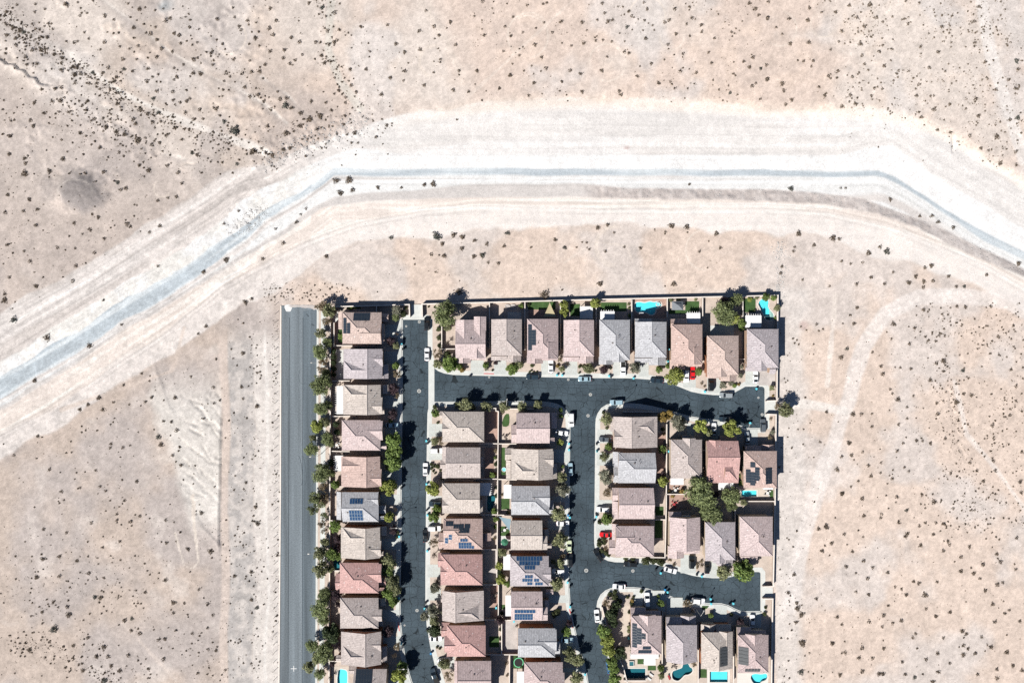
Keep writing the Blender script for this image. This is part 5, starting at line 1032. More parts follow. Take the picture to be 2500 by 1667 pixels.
def lounger(sh, x, y, rz, mat, lab):
    c = sat(sh, x, y); root = tag(link('lounger', None, loc=(c.x, c.y, PZ), rz=rz), lab, 'lounger'); mb = MB(); mb.box(-.32, -.95, .28, .32, .35, .36); link('seat', mb.mesh('seat', [mat]), root)
    mb = MB(); mb.loft([[(-.32, .35, .28), (.32, .35, .28), (.32, .35, .36), (-.32, .35, .36)], [(-.32, .95, .6), (.32, .95, .6), (.32, .93, .68), (-.32, .93, .68)]]); link('backrest', mb.mesh('backrest', [mat]), root)
    for sx in (-.28, .28):
        for sy in (-.85, .3): mb = MB(); mb.box(sx - .025, sy - .025, 0, sx + .025, sy + .025, .28); link('leg', mb.mesh('leg', ['furn']), root)
lounger('N', 795, 1150, .9, 'furn_white', 'white sun lounger on brown deck by the dark pool'); lounger('N', 770, 1195, .9, 'furn_white', 'lower white sun lounger at the bottom edge'); lounger('N', 1140, 1022, 1.4, 'furn_red', 'red lounger on the white pool deck'); lounger('N', 1000, 1180, .4, 'furn_red', 'red lounger left of the kidney pool'); lounger('C', 815, 365, 1.57, 'furn_white', 'white lounger at the edge of the long northern pool')
# ------------------------------------------------------------------ street lamps, posts along the wide road
def lamp(px, py, ang, label, h=6.6):
    c = at(px, py); root = tag(link('street_lamp', None, loc=(c.x, c.y, PZ), rz=ang), label, 'street lamp', 'street lamps')
    mb = MB(); mb.tube((0, 0, 0), (0, 0, .25), .2, .2, 10); link('base', mb.mesh('base', ['concrete']), root)
    mb = MB(); mb.tube((0, 0, .2), (0, 0, h), .10, .06, 8); link('pole', mb.mesh('pole', ['pole']), root)
    mb = MB(); mb.tube((0, 0, h - .05), (1.9, 0, h + .35), .05, .04, 7); link('arm', mb.mesh('arm', ['pole']), root)
    mb = MB(); mb.box(1.75, -.16, h + .26, 2.4, .16, h + .42); hd = link('lamp_head', mb.mesh('lamp_head', ['pole']), root); mb = MB(); mb.box(1.85, -.12, h + .24, 2.3, .12, h + .262); link('lens', mb.mesh('lens', ['lamp_clear']), hd)
for a in ((788, 884, math.pi, 'upper street lamp on the planted strip of the wide road'), (785, 1107, math.pi, 'middle street lamp on the planted strip of the wide road'), (781, 1337, math.pi, 'lower street lamp on the planted strip of the wide road'), (962, 1277, .1, 'street lamp by the grey solar-roofed western house'), (979, 1612, .15, 'street lamp at the bottom of the left street'),
          (1237, 985, 1.5, 'street lamp behind the trees of the middle block'), (1512, 991, 1.35, 'street lamp at the corner next to a parked silver car'), (1810, 1044, 1.3, 'street lamp in the upper cul-de-sac'), (1698.5, 1485, 1.1, 'street lamp in front of the southern row')): lamp(*a)
pm = MB(); pm.tube((0, 0, -.3), (0, 0, 1.15), .075, .075, 7); pm = pm.mesh('post_shaft', ['post']); pc = MB(); pc.tube((0, 0, 1.1), (0, 0, 1.22), .10, .10, 7); pc = pc.mesh('cap', ['post'])
for k in range(44):
    y = 722 + k * 21.75; x = 673.5 - (y - 722) * .0035 + random.uniform(-.6, .6); c = at(x, y)
    o = tag(link('marker_post', None, loc=(c.x, c.y, ground_z(c.x, c.y))), 'short dark post in the row left of the wide road', 'post', 'row of posts left of the wide road')
    link('shaft', pm, o); link('cap', pc, o)
# ------------------------------------------------------------------ wheelie bins
bb_ = MB(); q = lambda w, d, z: [(-w, -d, z), (w, -d, z), (w, d, z), (-w, d, z)]
bb_.loft([q(.24, .28, .08), q(.30, .36, 1.0)]); bl = MB(); bl.loft([q(.33, .40, 1.0), q(.33, .40, 1.06), q(.28, .34, 1.12)]); bh = MB(); bh.tube((-.25, .42, 1.0), (.25, .42, 1.0), .025, .025, 6); bw = MB(); bw.tube((-.03, 0, 0), (.03, 0, 0), .11, .11, 10)
bb_ = [bb_.mesh('tub', ['bin_teal']), bl.mesh('lid', ['bin_teal']), bh.mesh('handle', ['rubber']), bw.mesh('wheel', ['rubber'])]
BINS = [('A', 1795, 785, 't'), ('A', 1812, 850, 'b'), ('A', 1790, 1225, 'b'), ('B', 597, 1222, 'b'), ('B', 1790, 1210, 't'), ('B', 1862, 1210, 't'), ('C', 375, 1220, 't'), ('C', 403, 1232, 'b'), ('C', 710, 1250, 't'), ('C', 1688, 1435, 't'), ('C', 1180, 1015, 't'), ('C', 1200, 850, 't'), ('D', 1495, 1395, 't'), ('E', 2133, 650, 't'), ('E', 2150, 682, 'b'), ('E', 2135, 1240, 't'), ('E', 1790, 1295, 'b'),
 ('F', 1955, 690, 't'), ('F', 1955, 772, 't'), ('F', 2340, 790, 't'), ('F', 2335, 690, 'b'), ('G', 210, 790, 't'), ('G', 1187, 793, 't'), ('H', 1410, 405, 't'), ('H', 1372, 410, 'b'), ('I', 2147, 320, 't'), ('I', 2140, 250, 'b'), ('I', 2145, 810, 't'), ('I', 1763, 612, 't'), ('I', 1755, 1455, 't'), ('J', 1967, 352, 't'), ('J', 1942, 322, 'u'), ('J', 2330, 342, 't'), ('J', 2328, 305, 'b'), ('J', 1937, 1240, 't'), ('J', 1970, 1300, 'b'),
 ('K', 165, 412, 'b'), ('K', 1083, 1112, 't'), ('K', 1017, 1067, 'b'), ('K', 1645, 1157, 't'), ('K', 1578, 1132, 'b'), ('K', 2175, 1167, 't'), ('K', 1140, 1340, 'u'), ('K', 1175, 1372, 't'), ('K', 1765, 1467, 't'), ('K', 1773, 1532, 't'), ('K', 2075, 1527, 't'), ('K', 2030, 1542, 'b'), ('L', 2110, 477, 't'), ('L', 2122, 402, 'b'), ('L', 1790, 957, 't'), ('L', 1810, 990, 'b'), ('L', 2195, 1090, 'u'), ('L', 2140, 772, 'b'), ('L', 1790, 392, 'b'), ('M', 1970, 452, 't'), ('M', 2058, 752, 'b'), ('M', 1990, 545, 'b'), ('M', 2175, 1375, 't'), ('N', 540, 740, 't'), ('M', 960, 465, 't'), ('M', 1203, 652, 't')]
for sh, x, y, k in BINS:
    c = sat(sh, x, y, 1.0); blk = .03
    o = tag(link('wheelie_bin', None, loc=(c.x, c.y, .05 if True else 0), rz=random.uniform(-.5, .5)), shared_label({'t': 'turquoise', 'b': 'black', 'u': 'blue'}[k] + ' wheelie bin', c.x, c.y), 'bin', 'kerbside wheelie bins')
    # the bins near walks stand on the pavement
    mt = MT[{'t': 'bin_teal', 'b': 'bin_black', 'u': 'bin_blue'}[k]]
    for nm, me_, lc in (('tub', bb_[0], (0, 0, 0)), ('lid', bb_[1], (0, 0, 0)), ('handle', bb_[2], (0, 0, 0)), ('wheel', bb_[3], (-.2, .3, .11)), ('wheel', bb_[3], (.2, .3, .11))):
        p_ = link(nm, me_, o, lc)
        if nm in ('tub', 'lid'): p_.material_slots[0].link = 'OBJECT'; p_.material_slots[0].material = mt
    o.location.z = .18 if sh in 'AEI' and x < 1830 else .04
# ------------------------------------------------------------------ cars
def rrect(L, Wd, r, n=4, front=.0):
    pts = []
    for cx, cy, a0 in ((L / 2 - r, Wd / 2 - r, 0), (-L / 2 + r, Wd / 2 - r, 90), (-L / 2 + r, -Wd / 2 + r, 180), (L / 2 - r, -Wd / 2 + r, 270)):
        for k in range(n + 1):
            a = math.radians(a0 + 90 * k / n); pts.append((cx + r * math.cos(a), cy + r * math.sin(a)))
    return pts
CARS = {}
def car_parts(kind):
    if kind in CARS: return CARS[kind]
    L, Wd, H, hood = {'sedan': (4.75, 1.84, 1.45, .92), 'suv': (4.85, 1.95, 1.72, 1.05), 'van': (5.1, 1.98, 1.75, 1.05), 'pickup': (5.75, 2.02, 1.85, 1.12), 'coupe': (4.55, 1.84, 1.34, .88)}[kind]
    def ring(z, ins, fdrop=0): return [(x, y, z - (fdrop * max(0, (x / (L / 2) - .25)) / .75) - .06 * max(0, (-x / (L / 2) - .7) / .3)) for x, y in rrect(L - 2 * ins, Wd - 2 * ins, .42)]
    P = []
    b = MB(); b.loft([ring(.22, .10), ring(.42, .0), ring(.72, 0, .04), ring(hood - .10, .03, .12), ring(hood, .14, .16)]); P.append(('body', b.mesh('body', ['white'], merge=True, smooth=False), 'paint'))
    c0, c1, r0, r1 = {'sedan': (-1.75, 1.05, -1.05, .25), 'suv': (-2.25, 1.05, -1.95, .35), 'van': (-2.4, 1.35, -2.2, .55), 'pickup': (-.75, 1.45, -.5, .75), 'coupe': (-1.75, .85, -.75, .1)}[kind]
    w0, w1 = Wd / 2 - .10, Wd / 2 - .30
    lo = [(c0, -w0, hood - .03), (c1, -w0 + .06, hood - .08), (c1, w0 - .06, hood - .08), (c0, w0, hood - .03)]; hi = [(r0, -w1, H - .06), (r1, -w1, H - .06), (r1, w1, H - .06), (r0, w1, H - .06)]
    b = MB(); b.loft([lo, hi]); P.append(('windows', b.mesh('windows', ['glass']), None))
    b = MB(); e = .05; b.loft([[(r0 - e, -w1 - e, H - .08), (r1 + e, -w1 - e, H - .08), (r1 + e, w1 + e, H - .08), (r0 - e, w1 + e, H - .08)], [(r0 - e, -w1 - e, H - .03), (r1 + e, -w1 - e, H - .03), (r1 + e, w1 + e, H - .03), (r0 - e, w1 + e, H - .03)], [(r0 + .1, -w1 + .12, H + .01), (r1 - .1, -w1 + .12, H + .01), (r1 - .1, w1 - .12, H + .01), (r0 + .1, w1 - .12, H + .01)]])
    for s_ in (-1, 1):      # pillars
        for u, v in (((c0, hood), (r0, H - .07)), ((c1, hood - .05), (r1, H - .07)), (((c0 + c1) / 2, hood), ((r0 + r1) / 2, H - .07))):
            b.tube((u[0], s_ * (w0 - .02), u[1]), (v[0], s_ * (w1 + .02), v[1]), .05, .045, 5)
    P.append(('roof', b.mesh('roof', ['white']), 'paint'))
    if kind == 'pickup':
        b = MB(); b.box(-L / 2 + .15, -.78, hood + .002, c0 - .1, .78, hood + .03); P.append(('cargo_bed', b.mesh('cargo_bed', ['rubber']), None))
    t = MB(); t.tube((0, -.11, 0), (0, .11, 0), .34, .34, 14); t = t.mesh('wheel', ['rubber']); rm = MB(); rm.tube((0, -.12, 0), (0, .12, 0), .2, .2, 10); rm = rm.mesh('rim', ['rim'])
    CARS[kind] = (P, t, rm, L, Wd, hood); h = MB(); h.box(-.08, -.2, -.07, .08, .2, .07); CARS['lampf'] = h.mesh('headlight', ['lamp_clear']); h = MB(); h.box(-.06, -.2, -.08, .06, .2, .08); CARS['lampr'] = h.mesh('tail_light', ['lamp_red']); h = MB(); h.box(-.07, -.1, -.07, .07, .1, .07); CARS['mir'] = h.mesh('mirror', ['rubber'])
    return CARS[kind]
PAINT = {'white': paint('paint_white', (.78, .79, .80, 1)), 'silver': paint('paint_silver', (.42, .46, .48, 1), .25, .4), 'black': paint('paint_black', (.012, .014, .016, 1)), 'dark': paint('paint_dark_blue', (.02, .035, .05, 1)), 'red': paint('paint_red', (.62, .015, .02, 1)), 'grey': paint('paint_grey', (.13, .15, .17, 1), .25, .3), 'ice': paint('paint_ice_blue', (.40, .56, .64, 1), .25, .3), 'lime': paint('paint_pale_green', (.52, .58, .40, 1)), 'blue': paint('paint_blue', (.03, .12, .28, 1))}
def car(sh, x, y, deg, kind, col, label, z=.03):
    P, t, rm, L, Wd, hood = car_parts(kind); c = sat(sh, x, y, .9)
    root = tag(link('car' if kind != 'pickup' else 'pickup_truck', None, loc=(c.x, c.y, z), rz=math.radians(deg)), label, 'car' if kind != 'pickup' else 'pickup', 'cars parked in the streets and driveways')
    for nm, me_, pt in P:
        o = link(nm, me_, root)
        if pt: o.material_slots[0].link = 'OBJECT'; o.material_slots[0].material = PAINT[col]
    for sx in (-1, 1):
        for sy in (-1, 1): w = link('wheel', t, root, (sx * L * .3, sy * (Wd / 2 - .13), .34)); link('rim', rm, w)
    for sy in (-1, 1):
        link('headlight', CARS['lampf'], root, (L / 2 - .12, sy * (Wd / 2 - .36), .62)); link('tail_light', CARS['lampr'], root, (-L / 2 + .08, sy * (Wd / 2 - .36), .78)); link('mirror', CARS['mir'], root, (.75, sy * (Wd / 2 + .06), hood + .02))
D_ = PZ + .02
for a in (('A', 2140, 505, 90, 'suv', 'black', 'black car at the dead end of the left street'), ('A', 2142, 925, 90, 'sedan', 'white', 'white sedan at the right kerb near the first junction'), ('B', 1708, 1090, 90, 'sedan', 'white', 'white car on driveway of third northern house', D_), ('B', 1460, 1230, 180, 'suv', 'dark', 'dark blue car at the kerb of the upper street'), ('B', 2170, 1258, 180, 'sedan', 'ice', 'pale silver-blue sedan on the upper street kerb'),
 ('C', 565, 1120, -90, 'pickup', 'white', 'white pickup with dark bed on a northern driveway', D_), ('C', 1030, 1280, 175, 'sedan', 'dark', 'dark sedan at the kerb left of the lime-green tree'), ('C', 1430, 1215, -90, 'suv', 'white', 'white car beside the red car', D_), ('C', 1518, 1180, 90, 'sedan', 'red', 'bright red car on a northern driveway', D_), ('C', 1768, 1330, 90, 'van', 'black', 'long black car on driveway of peach-roofed house', D_), ('C', 1978, 1482, 178, 'suv', 'silver', 'silver car at the kerb of the upper cul-de-sac'),
 ('D', 1483, 1235, 90, 'coupe', 'white', 'white coupe with dark roof beside the mauve corner house', D_), ('G', 478, 122, 182, 'suv', 'ice', 'pale silver car parked at the corner by a street lamp'), ('H', 912, 490, 90, 'coupe', 'white', 'white car with black top under tree shade', D_), ('H', 1070, 352, 180, 'sedan', 'dark', 'dark car in shadow at the upper cul-de-sac'), ('H', 1585, 440, 92, 'suv', 'grey', 'grey car at the right end of the cul-de-sac'), ('H', 1366, 612, 96, 'sedan', 'silver', 'silver sedan on driveway of the solar corner house', D_),
 ('G', 325, 628, 178, 'sedan', 'grey', 'grey sedan on the corner house driveway', D_), ('E', 1660, 435, 0, 'sedan', 'ice', 'ice-blue sedan on driveway of fourth western house', D_), ('F', 145, 782, 0, 'suv', 'white', 'white car on driveway of second left-row middle house', D_), ('E', 2120, 1040, 90, 'sedan', 'white', 'white sedan on the left street facing the dry garden'), ('F', 130, 1508, 180, 'suv', 'dark', 'dark car on driveway of third left-row middle house', D_), ('J', 115, 500, 0, 'suv', 'white', 'white car on driveway of the scattered-solar house', D_), ('I', 2118, 600, 90, 'sedan', 'black', 'black sedan on the left street'),
 ('F', 1988, 362, -90, 'van', 'white', 'long white van at the junction corner of middle block'), ('F', 1855, 540, -8, 'sedan', 'white', 'white sedan on driveway at top of right street', D_), ('F', 1975, 1040, 92, 'sedan', 'ice', 'ice-blue sedan at the kerb above a leafy tree'), ('J', 1870, 430, 0, 'sedan', 'white', 'white car half hidden under an olive-green tree', D_), ('J', 1960, 755, 90, 'sedan', 'lime', 'pale green car at the right street kerb'), ('J', 1970, 930, 90, 'suv', 'black', 'black car behind the pale green car'), ('J', 1812, 1085, 180, 'suv', 'white', 'white car on driveway of the blue-solar house', D_),
 ('K', 328, 587, 180, 'coupe', 'red', 'red coupe on driveway in the right block', D_), ('K', 292, 240, 180, 'suv', 'white', 'white car on driveway left of the rose gabled house', D_), ('K', 230, 868, 122, 'suv', 'black', 'black car parked at an angle on the lower corner'), ('K', 668, 988, 177, 'suv', 'black', 'black car at the kerb of the lower street'), ('K', 1215, 1072, -16, 'sedan', 'white', 'white sedan angled along the lower street curve'), ('K', 1505, 960, 90, 'suv', 'black', 'black car on driveway of left southern-trio house', D_), ('K', 1716, 1030, 90, 'sedan', 'black', 'black car on driveway of middle southern-trio house', D_),
 ('K', 515, 1295, 178, 'sedan', 'white', 'white sedan with dark roof glass at the lower corner'), ('K', 895, 1470, 92, 'van', 'white', 'white car with roof rack on first southern driveway', D_), ('K', 1598, 1490, -4, 'suv', 'white', 'white car at the kerb below a street lamp'), ('N', 178, 487, 96, 'sedan', 'white', 'white sedan on the right street beside the hedge'), ('N', 1960, 545, 88, 'sedan', 'white', 'white sedan on driveway of last southern house', D_), ('N', 318, 1078, 100, 'sedan', 'blue', 'blue car half hidden by hedge trees'),
 ('L', 2245, 1395, 108, 'pickup', 'dark', 'dark pickup at the bottom of the left street'), ('M', 245, 1185, 8, 'sedan', 'white', 'white car beneath trees on bottom left-row driveway', D_), ('M', 1930, 905, 0, 'sedan', 'ice', 'ice-blue car on driveway of seventh right-row house', D_), ('M', 135, 885, 0, 'coupe', 'white', 'white car on driveway of the lower red-roofed house', D_)): car(*a)
# ------------------------------------------------------------------ trees
def crown_mesh(seed, clumps, per, leaf, spread, flat, dens):
    r = np.random.default_rng(seed); V = []; F = []
    cen = []
    while len(cen) < clumps:
        p = r.uniform(-1, 1, 3)
        if np.dot(p, p) > 1: continue
        p = p * np.array([.80, .80, .62 * flat]); cen.append(p)
    for c in cen:
        R = r.uniform(.20, .40) * spread; n = int(per * (R / .3) ** 2)
        if math.hypot(c[0], c[1]) > .55: R *= .85
        d = r.normal(size=(n, 3)); d /= np.linalg.norm(d, axis=1)[:, None]
        rad = R * r.uniform(dens, 1.05, n) ** .6
        pos = c + d * rad[:, None] * np.array([1, 1, .8]); nor = d * .7 + r.normal(size=(n, 3)) * .55 + np.array([0, 0, .35]); nor /= np.linalg.norm(nor, axis=1)[:, None]
        u = np.cross(nor, r.normal(size=(n, 3))); u /= np.linalg.norm(u, axis=1)[:, None]; w = np.cross(nor, u)
        s = leaf * r.uniform(.6, 1.3, n)[:, None]; k = len(V) * 0
        for a, b in ((-1, -.6), (1, -.6), (1.1, .6), (-.9, .6)): V.append(pos + u * s * a + w * s * b)
    q = []; base = 0
    for i in range(0, len(V), 4):
        n = len(V[i]); q.append(np.stack([base + np.arange(n) + n * k for k in range(4)], 1)); base += 4 * n
    return np.concatenate(V), np.concatenate(q)
def np_mesh(name, V, Q, mat):
    me = bpy.data.meshes.new(name); me.from_pydata(V.tolist(), [], Q.tolist()); me.materials.append(MT[mat]); me.update(); return me
CROWN = {'dense': [np_mesh('crown', *crown_mesh(100 + k, 34, 46, .085, 1.05, 1, .45), 'leaf_broad') for k in range(4)],
         'airy': [np_mesh('crown', *crown_mesh(200 + k, 34, 34, .078, 1.05, .85, .2), 'leaf_mesq') for k in range(4)],
         'fine': [np_mesh('crown', *crown_mesh(300 + k, 60, 48, .052, 1.0, .9, .2), 'leaf_mesq') for k in range(4)],
         'sparse': [np_mesh('crown', *crown_mesh(400 + k, 22, 24, .07, 1.05, .8, .1), 'leaf_dry') for k in range(3)],
         'ball': [np_mesh('crown', *crown_mesh(500 + k, 26, 46, .085, 1.2, 1.1, .55), 'leaf_hedge') for k in range(3)]}
def trunk_mesh(seed, limbs, bare=False):
    r = random.Random(seed); mb = MB(); top = Vector((r.uniform(-.1, .1), r.uniform(-.1, .1), .85)); mb.tube((0, 0, -.12), top, .085, .055, 8)
    for k in range(limbs):
        t = 2 * math.pi * k / limbs + r.uniform(-.4, .4); e = top + Vector((math.cos(t) * r.uniform(.4, .65), math.sin(t) * r.uniform(.4, .65), r.uniform(.45, .8))); mb.tube(top, e, .05, .02, 6)
        for j in range(5 if bare else 2):
            f = top.lerp(e, r.uniform(.35, 1)); g = f + Vector((r.uniform(-.45, .45), r.uniform(-.45, .45), r.uniform(.1, .45))); mb.tube(f, g, .02, .008, 4)
            if bare:
                for i in range(5): h_ = f.lerp(g, r.uniform(.3, 1)); mb.tube(h_, h_ + Vector((r.uniform(-.22, .22), r.uniform(-.22, .22), r.uniform(0, .2))), .012, .006, 3)
    return mb.mesh('trunk', ['bark'])
TRUNK = [trunk_mesh(k, 5) for k in range(3)]; BARE = [trunk_mesh(20 + k, 8, True) for k in range(2)]
LOOK = {'mesq': ('fine', 'mesq', 'feathery dark green'), 'broad': ('dense', 'broad', 'bright green leafy'), 'lime': ('dense', 'lime', 'lime-green'), 'olive': ('airy', 'olive', 'olive-green'), 'grey': ('airy', 'grey', 'silvery grey-green'), 'purple': ('airy', 'purple', 'dark purple-leaved'), 'dry': ('sparse', 'dry', 'sparse dry'), 'gold': ('dense', 'gold', 'golden yellow'), 'hedge': ('ball', 'hedge', 'rounded clipped green'), 'feather': ('sparse', 'feather', 'thin feathery pale green'), 'dark': ('dense', 'dark', 'dense dark green'), 'pinkp': ('airy', 'pinkp', 'reddish pink'), 'lav': ('sparse', 'lav', 'lavender'), 'bare': ('bare', 'dry', 'bare twiggy')}
